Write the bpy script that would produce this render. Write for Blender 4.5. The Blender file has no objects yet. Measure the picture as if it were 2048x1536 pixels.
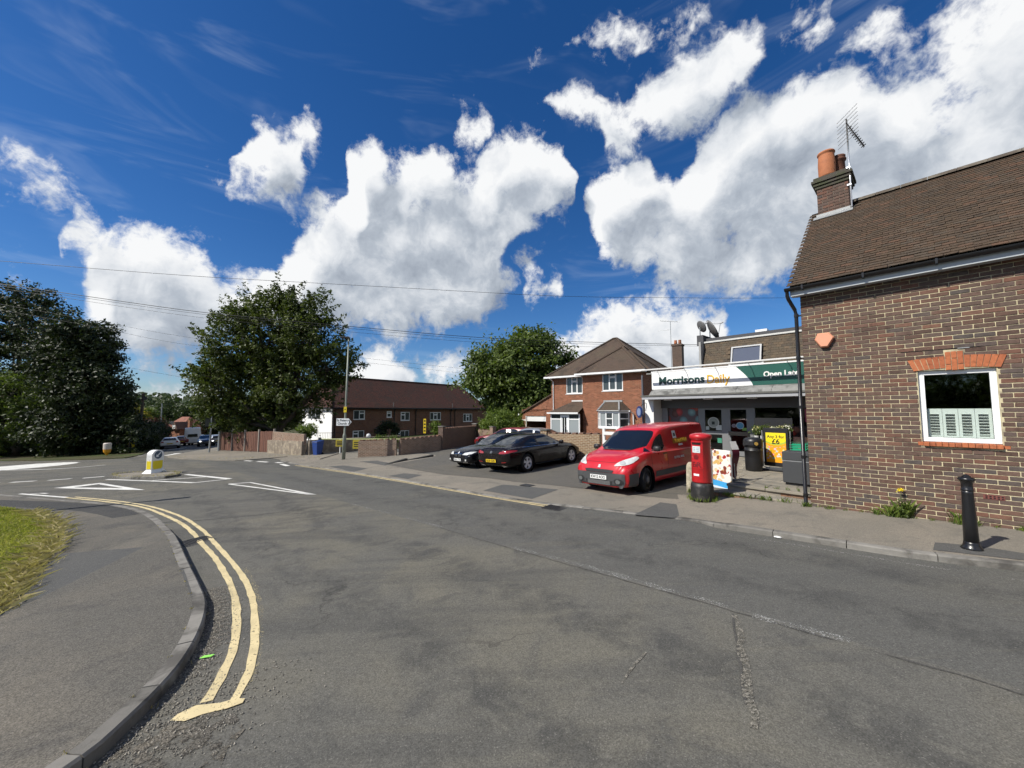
import bpy, bmesh, math, random
import numpy as np
from math import radians, sin, cos, pi, sqrt
from mathutils import Vector, Matrix
from mathutils.bvhtree import BVHTree
from mathutils.geometry import delaunay_2d_cdt

SC = bpy.context.scene
COL = SC.collection
random.seed(7)
RNG = np.random.default_rng(7)

# ------------------------------------------------------------------ camera
EYE = 2.12                      # lens height above the road under it, m
FPX = 769.0                     # focal length in pixels of a 2048 px wide frame
PITCH = math.atan(54 / FPX)
cd = bpy.data.cameras.new('camera')
cam = bpy.data.objects.new('camera', cd)
COL.objects.link(cam)
cam.location = (0, 0, EYE)
cam.rotation_euler = (pi / 2 + PITCH, 0, 0)
cd.sensor_fit = 'HORIZONTAL'
cd.sensor_width = 36
cd.lens = 36 * FPX / 2048
cd.clip_start = .05
cd.clip_end = 3000
SC.camera = cam

# ------------------------------------------------------------------ light
SUN_TO = Vector((-.916 * cos(radians(44)), -.402 * cos(radians(44)), sin(radians(44)))).normalized()
sl = bpy.data.lights.new('sun', 'SUN')
sl.energy = 5.0
sl.angle = radians(.53)
sl.color = (1, .95, .86)
so = bpy.data.objects.new('sun', sl)
so.rotation_euler = SUN_TO.to_track_quat('Z', 'Y').to_euler()
so.location = (-30, -15, 40)
COL.objects.link(so)
SC.view_settings.view_transform = 'Standard'
SC.view_settings.look = 'None'
SC.view_settings.exposure = .22
SC.view_settings.gamma = 1
SC.view_settings.use_curve_mapping = False
SC.cycles.use_denoising = True
SC.cycles.use_adaptive_sampling = True
SC.cycles.adaptive_threshold = .02
SC.cycles.adaptive_min_samples = 12
SC.cycles.max_bounces = 6
SC.cycles.diffuse_bounces = 3
SC.cycles.glossy_bounces = 3
SC.cycles.transmission_bounces = 4
SC.cycles.transparent_max_bounces = 12
SC.cycles.sample_clamp_indirect = 6

# ------------------------------------------------------------------ node helper
class NT:
  def __init__(s, tree):
    s.t = tree
  def n(s, kind, **kw):
    nd = s.t.nodes.new(kind)
    for k, v in kw.items():
      setattr(nd, k, v)
    return nd
  def inp(s, sock, v):
    if isinstance(v, bpy.types.NodeSocket):
      s.t.links.new(v, sock)
    elif v is not None:
      if isinstance(v, (tuple, list)) and len(v) == 3 and sock.type == 'RGBA':
        v = (*v, 1)
      sock.default_value = v
  def m(s, op, a, b=None, c=None, clamp=False):
    nd = s.n('ShaderNodeMath', operation=op)
    nd.use_clamp = clamp
    for i, v in enumerate((a, b, c)):
      if v is not None:
        s.inp(nd.inputs[i], v)
    return nd.outputs[0]
  def vm(s, op, a, b=None, scale=None):
    nd = s.n('ShaderNodeVectorMath', operation=op)
    s.inp(nd.inputs[0], a)
    if b is not None:
      s.inp(nd.inputs[1], b)
    if scale is not None:
      s.inp(nd.inputs['Scale'], scale)
    return nd.outputs['Value'] if op in ('DISTANCE', 'LENGTH', 'DOT_PRODUCT') else nd.outputs[0]
  def noise(s, vec, scale, detail=4, rough=.55, dist=0, color=False):
    nd = s.n('ShaderNodeTexNoise')
    if vec is not None:
      s.inp(nd.inputs['Vector'], vec)
    nd.inputs['Scale'].default_value = scale
    nd.inputs['Detail'].default_value = detail
    nd.inputs['Roughness'].default_value = rough
    nd.inputs['Distortion'].default_value = dist
    return nd.outputs['Color'] if color else nd.outputs['Fac']
  def vor(s, vec, scale, out='Distance', feature='F1', rnd=1):
    nd = s.n('ShaderNodeTexVoronoi', feature=feature)
    if vec is not None:
      s.inp(nd.inputs['Vector'], vec)
    nd.inputs['Scale'].default_value = scale
    nd.inputs['Randomness'].default_value = rnd
    return nd.outputs[out]
  def ramp(s, fac, a, b, c0=0., c1=1.):
    nd = s.n('ShaderNodeMapRange')
    nd.clamp = True
    nd.interpolation_type = 'SMOOTHSTEP'
    s.inp(nd.inputs['Value'], fac)
    s.inp(nd.inputs['From Min'], a)
    s.inp(nd.inputs['From Max'], b)
    s.inp(nd.inputs['To Min'], c0)
    s.inp(nd.inputs['To Max'], c1)
    return nd.outputs['Result']
  def mix(s, fac, a, b, blend='MIX'):
    nd = s.n('ShaderNodeMix', data_type='RGBA', blend_type=blend)
    s.inp(nd.inputs[0], fac)
    s.inp(nd.inputs[6], a)
    s.inp(nd.inputs[7], b)
    return nd.outputs[2]

# ------------------------------------------------------------------ sky with cumulus
def pix_dir(px, py):
  u, v = (px - 1024) / FPX, (768 - py) / FPX
  c, s = cos(PITCH), sin(PITCH)
  return Vector((u, c - s * v, s + c * v)).normalized()

# the day's cumulus: for each bank the bearing and the height of its top and base, read off the sky in the photograph
BANKS = [
 (1., [(-150,505,590),(0,520,578),(55,535,590),(88,585,570),(105,520,500),(118,455,485),(160,432,535),(195,425,680),(250,430,715),(300,440,715),(370,465,705),(425,500,690),(450,540,685),(490,558,675),(520,530,672),
      (560,515,655),(595,440,665),(640,408,665),(690,380,670),(705,290,672),(740,268,675),(775,325,680),(820,305,675),(870,295,672),(930,338,665),(980,285,650),(1010,262,600),(1030,260,545),(1050,258,480),(1100,285,440),(1125,330,428),(1140,385,418),(1150,470,400)]),
 (1., [(1165,470,400),(1185,345,460),(1215,300,535),(1250,280,560),(1290,262,565),(1325,330,570),(1345,330,570),(1375,262,575),(1450,210,595),(1520,170,605),(1600,135,580),(1650,110,560),(1720,125,530),(1800,100,505),(1880,45,480),(1950,0,455),(2048,-80,430),(2200,-200,420)]),
 (.95,[(1060,240,190),(1085,225,195),(1115,175,240),(1150,185,240),(1190,190,250),(1215,200,330),(1240,200,330),(1300,125,275),(1350,100,260),(1400,62,240),(1450,50,215),(1500,55,175),(1530,95,110),(1545,140,90),(2200,140,90)]),
 (.95,[(-150,340,380),(400,370,290),(440,370,290),(462,300,365),(495,215,380),(530,210,392),(555,250,415),(590,262,400),(620,235,345),(650,245,308),(672,300,260),(885,290,240),(903,240,282),(940,234,290),(980,246,284),(1003,290,250),(1018,590,540),(1040,525,605),(1080,512,612),(1122,530,600),(1142,590,540),(2200,590,540)]),
 (.42,[(-150,400,330),(50,400,330),(1130,120,80),(1165,65,130),(1235,40,140),(1320,30,135),(1400,-10,100),(1445,60,10),(1540,120,40),(1570,40,120),(1610,0,130),(1650,-30,110),(1680,90,60),(1700,60,140),(1730,20,140),(1780,-20,110),(1830,30,0),(2200,30,0)]),
 (1., [(-150,830,800),(255,820,780),(285,770,815),(330,745,815),(375,738,810),(415,765,800),(440,800,760),(690,770,730),(715,722,785),(745,705,790),(800,698,790),(870,705,785),(930,708,775),(965,728,765),(990,760,730),
      (1070,715,690),(1095,678,740),(1140,660,745),(1175,648,750),(1215,618,760),(1290,596,765),(1370,590,770),(1435,596,740),(1462,606,680),(1482,680,610),(2200,680,610)]),
]
world = bpy.data.worlds.new('World')
SC.world = world
world.use_nodes = True
world.cycles.sampling_method = 'MANUAL'
world.cycles.sample_map_resolution = 512
W = NT(world.node_tree)
W.t.nodes.clear()
grp = bpy.data.node_groups.new('cloud_density', 'ShaderNodeTree')
grp.interface.new_socket('Vector', in_out='INPUT', socket_type='NodeSocketVector')
grp.interface.new_socket('Density', in_out='OUTPUT', socket_type='NodeSocketFloat')
Q = NT(grp)
gi = Q.n('NodeGroupInput'); go = Q.n('NodeGroupOutput')
vin = gi.outputs[0]
w1 = Q.vm('SUBTRACT', Q.noise(vin, 7, 2.5, .6, color=True), (.5, .5, .5))
vw = Q.vm('ADD', vin, Q.vm('SCALE', w1, scale=.12))
AZ = radians(64)
sv = Q.n('ShaderNodeSeparateXYZ'); Q.inp(sv.inputs[0], vw)
az = Q.m('MULTIPLY_ADD', Q.m('ARCTAN2', sv.outputs[0], sv.outputs[1]), .5 / AZ, .5, clamp=True)
hyp = Q.m('SQRT', Q.m('ADD', Q.m('MULTIPLY', sv.outputs[0], sv.outputs[0]), Q.m('MULTIPLY', sv.outputs[1], sv.outputs[1])))
el = Q.m('DIVIDE', sv.outputs[2], Q.m('MAXIMUM', hyp, .05))
def bank_curve(pts, k):
  nd = Q.n('ShaderNodeFloatCurve')
  Q.inp(nd.inputs['Value'], az)
  cv = nd.mapping.curves[0]
  for i_, p_ in enumerate(pts):
    d_ = pix_dir(p_[0], p_[k])
    x_ = math.atan2(d_.x, d_.y) * .5 / AZ + .5
    y_ = (d_.z / math.hypot(d_.x, d_.y) + .1) / 1.5
    if i_ < 2: cv.points[i_ * 1].location = (x_, y_)
    else: cv.points.new(x_, y_)
  for p_ in cv.points: p_.handle_type = 'AUTO'
  nd.mapping.update()
  return Q.m('MULTIPLY_ADD', nd.outputs[0], 1.5, -.1)
acc = None
for wt, pts in BANKS:
  f = Q.m('MINIMUM', Q.m('SUBTRACT', bank_curve(pts, 1), el), Q.m('SUBTRACT', el, bank_curve(pts, 2)))
  f = Q.m('MULTIPLY', Q.m('ADD', f, .012), wt / .105)
  acc = f if acc is None else Q.m('MAXIMUM', acc, f)
acc = Q.m('MINIMUM', acc, .95)
acc = Q.m('MAXIMUM', acc, -1.5)
# the rest of the sky, outside the photograph: the same fair-weather cumulus
fwd = Q.vm('DOT_PRODUCT', vin, (0, 1, 0))
sepv = Q.n('ShaderNodeSeparateXYZ'); Q.inp(sepv.inputs[0], vin)
away = Q.ramp(fwd, .52, .36)
gen = Q.m('MULTIPLY', Q.m('SUBTRACT', Q.noise(vw, 2.6, 2, .5), .52), 3.2)
acc = Q.m('MAXIMUM', acc, Q.m('SUBTRACT', Q.m('MULTIPLY', gen, away), Q.m('MULTIPLY', Q.m('SUBTRACT', 1, away), 2)))
fb = Q.noise(vw, 10, 5, .6)
dens = Q.m('MULTIPLY_ADD', Q.m('SUBTRACT', fb, .5), 2.3, acc)
Q.inp(go.inputs[0], dens)

tc = W.n('ShaderNodeTexCoord')
dv = W.vm('NORMALIZE', tc.outputs['Generated'])
def dens_at(v):
  g_ = W.n('ShaderNodeGroup'); g_.node_tree = grp
  W.inp(g_.inputs[0], v)
  return g_.outputs[0]
D0 = dens_at(dv)
D1 = dens_at(W.vm('NORMALIZE', W.vm('ADD', dv, (-.042, -.006, .070))))
fine = W.m('SUBTRACT', W.noise(dv, 44, 4.5, .66, .3), .5)
DF = W.m('MULTIPLY_ADD', fine, .95, D0)
alpha = W.ramp(DF, .0, .62)
lit = W.m('MULTIPLY_ADD', W.m('SUBTRACT', D0, D1), .58, .60)
lit = W.m('SUBTRACT', lit, W.m('MULTIPLY', W.ramp(D0, .55, 1.5), .26))
lit = W.m('ADD', lit, W.m('MULTIPLY', W.m('SUBTRACT', 1, W.ramp(D0, .1, .7)), .14))
lit = W.m('MULTIPLY_ADD', fine, .20, lit)
lit = W.m('MULTIPLY_ADD', W.m('SUBTRACT', W.noise(dv, 5.5, 2, .5), .5), .6, lit)
lit = W.m('MINIMUM', W.m('MAXIMUM', lit, .0), 1.0)
cr = W.n('ShaderNodeValToRGB')
W.inp(cr.inputs[0], lit)
e = cr.color_ramp.elements
e[0].position = 0; e[0].color = (.23, .27, .34, 1)
e[1].position = 1; e[1].color = (.93, .94, .95, 1)
x = cr.color_ramp.elements.new(.45); x.color = (.47, .52, .59, 1)
x = cr.color_ramp.elements.new(.75); x.color = (.76, .79, .83, 1)
sky = W.n('ShaderNodeTexSky', sky_type='NISHITA')
sky.sun_disc = False
sky.sun_elevation = radians(44)
sky.sun_rotation = math.atan2(SUN_TO.x, SUN_TO.y) % (2 * pi)
sky.altitude = 100
sky.air_density = 1.0
sky.dust_density = .3
sky.ozone_density = 3.0
SKY_STRENGTH = .095
hs = W.n('ShaderNodeHueSaturation')
W.inp(hs.inputs['Color'], sky.outputs[0])
hs.inputs['Saturation'].default_value = 1.3
hs.inputs['Value'].default_value = .80
# thin high cirrus veil
cir = W.noise(W.vm('MULTIPLY', dv, (1.2, 1.2, 5.)), 2.2, 4, .6, 1.2)
cirf = W.m('MULTIPLY', W.ramp(cir, .5, .8), .16)
tint = W.mix(1., hs.outputs[0], (.80, .93, 1.16), 'MULTIPLY')
skyc = W.mix(cirf, tint, (6.4, 7.4, 8.8))
cl = W.vm('SCALE', cr.outputs[0], scale=.87 / SKY_STRENGTH)
final = W.mix(alpha, skyc, cl)
bg = W.n('ShaderNodeBackground')
W.inp(bg.inputs['Color'], final)
bg.inputs['Strength'].default_value = SKY_STRENGTH
wo = W.n('ShaderNodeOutputWorld')
W.inp(wo.inputs[0], bg.outputs[0])

# ------------------------------------------------------------------ ground shape and positions
GA, GB = .042, -.013            # the site falls to the left and gently away
def G(x, y):
  return GA * max(-95., min(30., x)) + GB * max(-30., min(110., y))
def gp(px, py, dz=0.):
  """point of the sloping ground seen at a pixel of the photograph (metres)"""
  u, v = (px - 1024) / FPX, (768 - py) / FPX
  c, s = cos(PITCH), sin(PITCH)
  d = (u, c - s * v, s + c * v)
  t = (EYE - dz) / (GA * d[0] + GB * d[1] - d[2])
  return Vector((t * d[0], t * d[1], EYE + t * d[2]))
def at(px, py, Y):
  u, v = (px - 1024) / FPX, (768 - py) / FPX
  c, s = cos(PITCH), sin(PITCH)
  t = Y / (c - s * v)
  return Vector((t * u, Y, EYE + t * (s + c * v)))
def zat(py, Y):
  return at(1024, py, Y).z
def onG(x, y, dz=0.):
  return Vector((x, y, G(x, y) + dz))

# ------------------------------------------------------------------ objects
def prop(o, label=None, cat=None, group=None, kind=None):
  if label: o['label'] = label
  if cat: o['category'] = cat
  if group: o['group'] = group
  if kind: o['kind'] = kind
  return o
def empty(name, loc=(0, 0, 0), rz=0., label=None, cat=None, group=None, kind=None, rot=None):
  o = bpy.data.objects.new(name, None)
  COL.objects.link(o)
  o.location = loc
  o.rotation_euler = rot if rot else (0, 0, rz)
  o.empty_display_size = .2
  return prop(o, label, cat, group, kind)
def link(name, me, parent=None, loc=None, rot=None, scale=None):
  o = bpy.data.objects.new(name, me)
  COL.objects.link(o)
  if parent: o.parent = parent
  if loc is not None: o.location = loc
  if rot is not None: o.rotation_euler = rot
  if scale is not None: o.scale = scale
  return o
def copy_tree(o, parent=None):
  c = o.copy()
  COL.objects.link(c)
  c.parent = parent
  for ch in o.children:
    copy_tree(ch, c)
  return c

class MB:
  """collects shapes and links them as one mesh object"""
  def __init__(s):
    s.v, s.f = [], []
  def add(s, vs, fs, M=None):
    n = len(s.v)
    if M is not None:
      vs = [M @ Vector(p) for p in vs]
    s.v.extend([tuple(p) for p in vs])
    s.f.extend([tuple(i + n for i in f) for f in fs])
    return s
  def box(s, x0, x1, y0, y1, z0, z1, M=None, bev=0.):
    if bev <= 0:
      vs = [(x0,y0,z0),(x1,y0,z0),(x1,y1,z0),(x0,y1,z0),(x0,y0,z1),(x1,y0,z1),(x1,y1,z1),(x0,y1,z1)]
      fs = [(0,3,2,1),(4,5,6,7),(0,1,5,4),(1,2,6,5),(2,3,7,6),(3,0,4,7)]
      return s.add(vs, fs, M)
    b = min(bev, (x1-x0)*.45, (y1-y0)*.45, (z1-z0)*.45)
    vs, idx = [], {}
    X, Y, Z = (x0, x1), (y0, y1), (z0, z1)
    for i in (0, 1):
      for j in (0, 1):
        for k in (0, 1):
          sx, sy, sz = (b if i == 0 else -b), (b if j == 0 else -b), (b if k == 0 else -b)
          idx[i, j, k, 0] = len(vs); vs.append((X[i], Y[j] + sy, Z[k] + sz))
          idx[i, j, k, 1] = len(vs); vs.append((X[i] + sx, Y[j], Z[k] + sz))
          idx[i, j, k, 2] = len(vs); vs.append((X[i] + sx, Y[j] + sy, Z[k]))
    fs = []
    for i in (0, 1):
      q = [idx[i,0,0,0], idx[i,1,0,0], idx[i,1,1,0], idx[i,0,1,0]]; fs.append(q if i else q[::-1])
      q = [idx[0,i,0,1], idx[0,i,1,1], idx[1,i,1,1], idx[1,i,0,1]]; fs.append(q if i else q[::-1])
      q = [idx[0,0,i,2], idx[1,0,i,2], idx[1,1,i,2], idx[0,1,i,2]]; fs.append(q if i else q[::-1])
    for i in (0, 1):
      for j in (0, 1):
        q = [idx[i,j,0,0], idx[i,j,1,0], idx[i,j,1,1], idx[i,j,0,1]]; fs.append(q if (i == j) else q[::-1])
        q = [idx[i,0,j,0], idx[i,0,j,2], idx[i,1,j,2], idx[i,1,j,0]]; fs.append(q if (i != j) else q[::-1])
        q = [idx[0,i,j,1], idx[1,i,j,1], idx[1,i,j,2], idx[0,i,j,2]]; fs.append(q if (i != j) else q[::-1])
    for i in (0, 1):
      for j in (0, 1):
        for k in (0, 1):
          q = [idx[i,j,k,0], idx[i,j,k,1], idx[i,j,k,2]]
          fs.append(q if (i + j + k) % 2 == 1 else q[::-1])
    return s.add(vs, fs, M)
  def prism(s, poly, z0, z1, M=None):
    n = len(poly)
    vs = [(p[0], p[1], z0) for p in poly] + [(p[0], p[1], z1) for p in poly]
    fs = [tuple(range(n - 1, -1, -1)), tuple(range(n, 2 * n))]
    fs += [(i, (i + 1) % n, n + (i + 1) % n, n + i) for i in range(n)]
    return s.add(vs, fs, M)
  def tube(s, pts, r, n=8, M=None, cap=True):
    pts = [Vector(p) for p in pts]
    rs = r if isinstance(r, (list, tuple)) else [r] * len(pts)
    vs, fs = [], []
    for i, p in enumerate(pts):
      d = (pts[min(i + 1, len(pts) - 1)] - pts[max(i - 1, 0)])
      d = d.normalized() if d.length > 1e-9 else Vector((0, 0, 1))
      a = d.cross(Vector((0, 0, 1)))
      if a.length < .05: a = d.cross(Vector((1, 0, 0)))
      a.normalize(); b = d.cross(a)
      for k in range(n):
        t = 2 * pi * k / n
        vs.append(p + a * (rs[i] * cos(t)) + b * (rs[i] * sin(t)))
    for i in range(len(pts) - 1):
      for k in range(n):
        fs.append((i*n + k, i*n + (k+1) % n, (i+1)*n + (k+1) % n, (i+1)*n + k))
    if cap:
      fs.append(tuple(range(n)))
      fs.append(tuple(range(len(pts)*n - 1, (len(pts)-1)*n - 1, -1)))
    return s.add(vs, fs, M)
  def lathe(s, prof, n=24, M=None, arc=2*pi, cap=True):
    """profile of (radius, z) turned about Z"""
    vs, fs = [], []
    closed = arc > 6.2
    m = n if closed else n + 1
    for (r, z) in prof:
      for k in range(m):
        t = arc * k / n
        vs.append((r * cos(t), r * sin(t), z))
    for i in range(len(prof) - 1):
      for k in range(n):
        k2 = (k + 1) % m
        fs.append((i*m + k, i*m + k2, (i+1)*m + k2, (i+1)*m + k))
    if closed and cap:
      if prof[0][0] > 1e-4: fs.append(tuple(range(m - 1, -1, -1)))
      if prof[-1][0] > 1e-4: fs.append(tuple((len(prof)-1)*m + k for k in range(m)))
    return s.add(vs, fs, M)
  def quad(s, a, b, c, d, M=None):
    return s.add([a, b, c, d], [(0, 1, 2, 3)], M)
  def disc(s, c, nrm, r, n=16, th=.004):
    c = Vector(c); nrm = Vector(nrm).normalized()
    a = nrm.orthogonal().normalized(); b = nrm.cross(a)
    lo = [c + a*(r*cos(2*pi*k/n)) + b*(r*sin(2*pi*k/n)) for k in range(n)]
    hi = [p + nrm*th for p in lo]
    fs = [tuple(range(n)[::-1]), tuple(range(n, 2*n))] + [(k, (k+1) % n, n+(k+1) % n, n+k) for k in range(n)]
    return s.add(lo + hi, fs)
  def mesh(s, name, m, smooth=False):
    me = bpy.data.meshes.new(name)
    me.from_pydata(s.v, [], s.f)
    if smooth:
      me.polygons.foreach_set('use_smooth', [True] * len(me.polygons))
    ms = m if isinstance(m, (list, tuple)) else [m]
    for q in ms: me.materials.append(q)
    return me
  def build(s, name, m, parent=None, smooth=False, fix=False, **kw):
    me = s.mesh(name, m, smooth)
    if fix:
      bm = bmesh.new(); bm.from_mesh(me)
      bmesh.ops.recalc_face_normals(bm, faces=bm.faces)
      bm.to_mesh(me); bm.free()
    return link(name, me, parent, **kw)

def smooth_by_angle(me, deg=35):
  bm = bmesh.new(); bm.from_mesh(me)
  for f in bm.faces: f.smooth = True
  lim = radians(deg)
  for e_ in bm.edges:
    if len(e_.link_faces) == 2:
      e_.smooth = e_.calc_face_angle(0) < lim
    else:
      e_.smooth = False
  bm.to_mesh(me); bm.free()

def frame_m(origin, xdir):
  """local frame: x along xdir (horizontal), y = to the left of it, z up"""
  x = Vector((xdir[0], xdir[1], 0)).normalized()
  y = Vector((-x.y, x.x, 0))
  return math.atan2(x.y, x.x)

TEXTS = {}
def text_mesh(body, size, m, depth=.004, bold=0., align='CENTER', shear=0.):
  key = (body, size, m.name, depth, bold, align)
  if key in TEXTS: return TEXTS[key]
  cu = bpy.data.curves.new('lettering', 'FONT')
  cu.body = body; cu.size = size; cu.extrude = depth; cu.offset = bold
  cu.align_x = align; cu.align_y = 'CENTER'; cu.shear = shear
  cu.resolution_u = 3
  ob = bpy.data.objects.new('lettering', cu)
  COL.objects.link(ob)
  dg = bpy.context.evaluated_depsgraph_get()
  me = bpy.data.meshes.new_from_object(ob.evaluated_get(dg))
  me.name = 'lettering'
  bpy.data.objects.remove(ob); bpy.data.curves.remove(cu)
  me.materials.clear(); me.materials.append(m)
  TEXTS[key] = me
  return me
def text(body, size, m, parent, loc, rot=(pi/2, 0, 0), depth=.004, bold=0., align='CENTER', name='lettering', fit=None):
  me = text_mesh(body, size, m, depth, bold, align)
  o = link(name, me, parent, loc, rot)
  if fit:
    xs = [v.co.x for v in me.vertices]
    w = max(xs) - min(xs)
    o.scale = (fit / w, 1, 1)
  return o

# ------------------------------------------------------------------ materials
MATS = {}
def new_mat(name):
  m = bpy.data.materials.new(name)
  m.use_nodes = True
  n = NT(m.node_tree)
  b = m.node_tree.nodes['Principled BSDF']
  return m, n, b
def mat(name, col, rough=.6, metal=0., spec=.5, var=.12, vscale=3., bump=0., bscale=40., col2=None, c2scale=1.2, c2lo=.45, c2hi=.65,
    island=0., coat=0., detail=5, objc=True, bdist=.01, streak=None):
  """plain procedural surface: base colour, soft mottling, optional second colour in patches, fine relief"""
  if name in MATS: return MATS[name]
  m, n, b = new_mat(name)
  t = n.n('ShaderNodeTexCoord')
  vec = t.outputs['Object'] if objc else n.n('ShaderNodeNewGeometry').outputs['Position']
  c = (*col, 1)
  outc = None
  if col2 is not None:
    f = n.ramp(n.noise(vec, c2scale, 6, .62, .4), c2lo, c2hi)
    outc = n.mix(f, c, (*col2, 1))
  if var > 0:
    f = n.noise(vec, vscale, detail, .6)
    k = n.m('MULTIPLY_ADD', n.m('SUBTRACT', f, .5), 2 * var, 1)
    if island > 0:
      gi_ = n.n('ShaderNodeNewGeometry').outputs['Random Per Island']
      oi = n.n('ShaderNodeObjectInfo').outputs['Random']
      fr = n.m('FRACT', n.m('ADD', gi_, oi))
      k = n.m('MULTIPLY', k, n.m('MULTIPLY_ADD', n.m('SUBTRACT', fr, .5), 2 * island, 1))
    outc = n.mix(1., outc if outc is not None else c, n.vm('MULTIPLY', (1, 1, 1), n_comb(n, k)), 'MULTIPLY')
  if outc is not None: n.inp(b.inputs['Base Color'], outc)
  else: b.inputs['Base Color'].default_value = c
  b.inputs['Roughness'].default_value = rough
  b.inputs['Metallic'].default_value = metal
  b.inputs['Specular IOR Level'].default_value = spec
  if coat:
    b.inputs['Coat Weight'].default_value = coat
    b.inputs['Coat Roughness'].default_value = .03
  if bump > 0:
    bn = n.n('ShaderNodeBump')
    bn.inputs['Strength'].default_value = bump
    bn.inputs['Distance'].default_value = bdist
    n.inp(bn.inputs['Height'], n.noise(vec, bscale, 6, .65))
    n.inp(b.inputs['Normal'], bn.outputs[0])
  MATS[name] = m
  return m
def n_comb(n, k):
  c = n.n('ShaderNodeCombineXYZ')
  for i in range(3): n.inp(c.inputs[i], k)
  return c.outputs[0]

def brick_mat(name, cols, mortar, bw=.225, bh=.075, mort=.010, bump=.5, dirt=.25, frame='uv'):
  """far brickwork: running-bond brick pattern with recessed joints, for walls too far away to tell bricks apart.
  Uses object coordinates: x along the wall or y along it, whichever the face normal asks for."""
  if name in MATS: return MATS[name]
  m, n, b = new_mat(name)
  t = n.n('ShaderNodeTexCoord')
  sp = n.n('ShaderNodeSeparateXYZ'); n.inp(sp.inputs[0], t.outputs['Object'])
  ns = n.n('ShaderNodeSeparateXYZ'); n.inp(ns.inputs[0], t.outputs['Normal'])
  f = n.m('GREATER_THAN', n.m('ABSOLUTE', ns.outputs[0]), .7)
  mx = n.n('ShaderNodeMix'); n.inp(mx.inputs[0], f); n.inp(mx.inputs[2], sp.outputs[0]); n.inp(mx.inputs[3], sp.outputs[1])
  cb = n.n('ShaderNodeCombineXYZ'); n.inp(cb.inputs[0], mx.outputs[0]); n.inp(cb.inputs[1], sp.outputs[2])
  br = n.n('ShaderNodeTexBrick')
  n.inp(br.inputs['Vector'], cb.outputs[0])
  br.inputs['Scale'].default_value = 1
  br.inputs['Brick Width'].default_value = bw
  br.inputs['Row Height'].default_value = bh
  br.inputs['Mortar Size'].default_value = mort
  br.inputs['Mortar Smooth'].default_value = .1
  br.inputs['Color1'].default_value = (0, 0, 0, 1)
  br.inputs['Color2'].default_value = (1, 1, 1, 1)
  br.inputs['Mortar'].default_value = (.5, .5, .5, 1)
  cr = n.n('ShaderNodeValToRGB'); n.inp(cr.inputs[0], br.outputs['Color'])
  cr.color_ramp.elements[0].color = (*cols[0], 1); cr.color_ramp.elements[0].position = .1
  cr.color_ramp.elements[1].color = (*cols[-1], 1); cr.color_ramp.elements[1].position = .9
  for i, c in enumerate(cols[1:-1]):
    x = cr.color_ramp.elements.new((i + 1) / (len(cols) - 1)); x.color = (*c, 1)
  c = n.mix(br.outputs['Fac'], cr.outputs[0], (*mortar, 1))
  d = n.ramp(n.noise(t.outputs['Object'], .9, 6, .65), .35, .75)
  c = n.mix(n.m('MULTIPLY', d, dirt), c, (.06, .045, .04, 1))
  n.inp(b.inputs['Base Color'], c)
  b.inputs['Roughness'].default_value = .85
  b.inputs['Specular IOR Level'].default_value = .25
  bn = n.n('ShaderNodeBump'); bn.inputs['Strength'].default_value = bump; bn.inputs['Distance'].default_value = .01
  n.inp(bn.inputs['Height'], n.m('SUBTRACT', 1, br.outputs['Fac']))
  n.inp(b.inputs['Normal'], bn.outputs[0])
  MATS[name] = m
  return m

def glass_mat(name, tint=(.012, .014, .016), rough=.03, through=.0, spec=.6):
  if name in MATS: return MATS[name]
  m, n, b = new_mat(name)
  b.inputs['Base Color'].default_value = (*tint, 1)
  b.inputs['Roughness'].default_value = rough
  b.inputs['Specular IOR Level'].default_value = spec
  t = n.n('ShaderNodeTexCoord')
  bn = n.n('ShaderNodeBump'); bn.inputs['Strength'].default_value = .04; bn.inputs['Distance'].default_value = .01
  n.inp(bn.inputs['Height'], n.noise(t.outputs['Object'], 1.7, 2, .5))
  n.inp(b.inputs['Normal'], bn.outputs[0])
  if through > 0:
    tr = n.n('ShaderNodeBsdfTransparent'); tr.inputs[0].default_value = (.92, .95, .94, 1)
    lw = n.n('ShaderNodeLayerWeight'); lw.inputs['Blend'].default_value = .5
    fr5 = n.m('POWER', lw.outputs['Facing'], 4.)
    gl = n.n('ShaderNodeBsdfGlossy'); gl.inputs['Roughness'].default_value = rough
    mx = n.n('ShaderNodeMixShader')
    n.inp(mx.inputs[0], n.m('MULTIPLY_ADD', fr5, .9, .07, clamp=True))
    n.inp(mx.inputs[1], tr.outputs[0]); n.inp(mx.inputs[2], gl.outputs[0])
    n.inp(n.t.nodes['Material Output'].inputs[0], mx.outputs[0])
  MATS[name] = m
  return m

WHITE_PVC = mat('white_pvc', (.78, .79, .79), .35, var=.05, vscale=4)
BLACK_PLASTIC = mat('black_plastic', (.012, .012, .013), .3, var=.1, spec=.5)
DARK_GREY = mat('dark_grey_paint', (.03, .032, .035), .45, var=.1)
GALV = mat('galvanised_steel', (.36, .38, .38), .5, metal=.6, var=.15, vscale=8)
PANE = glass_mat('window_glass')
CLEAR = glass_mat('clear_glass', through=1)
WHITE_PAINT = mat('white_paint', (.72, .72, .70), .5, var=.06)

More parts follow.
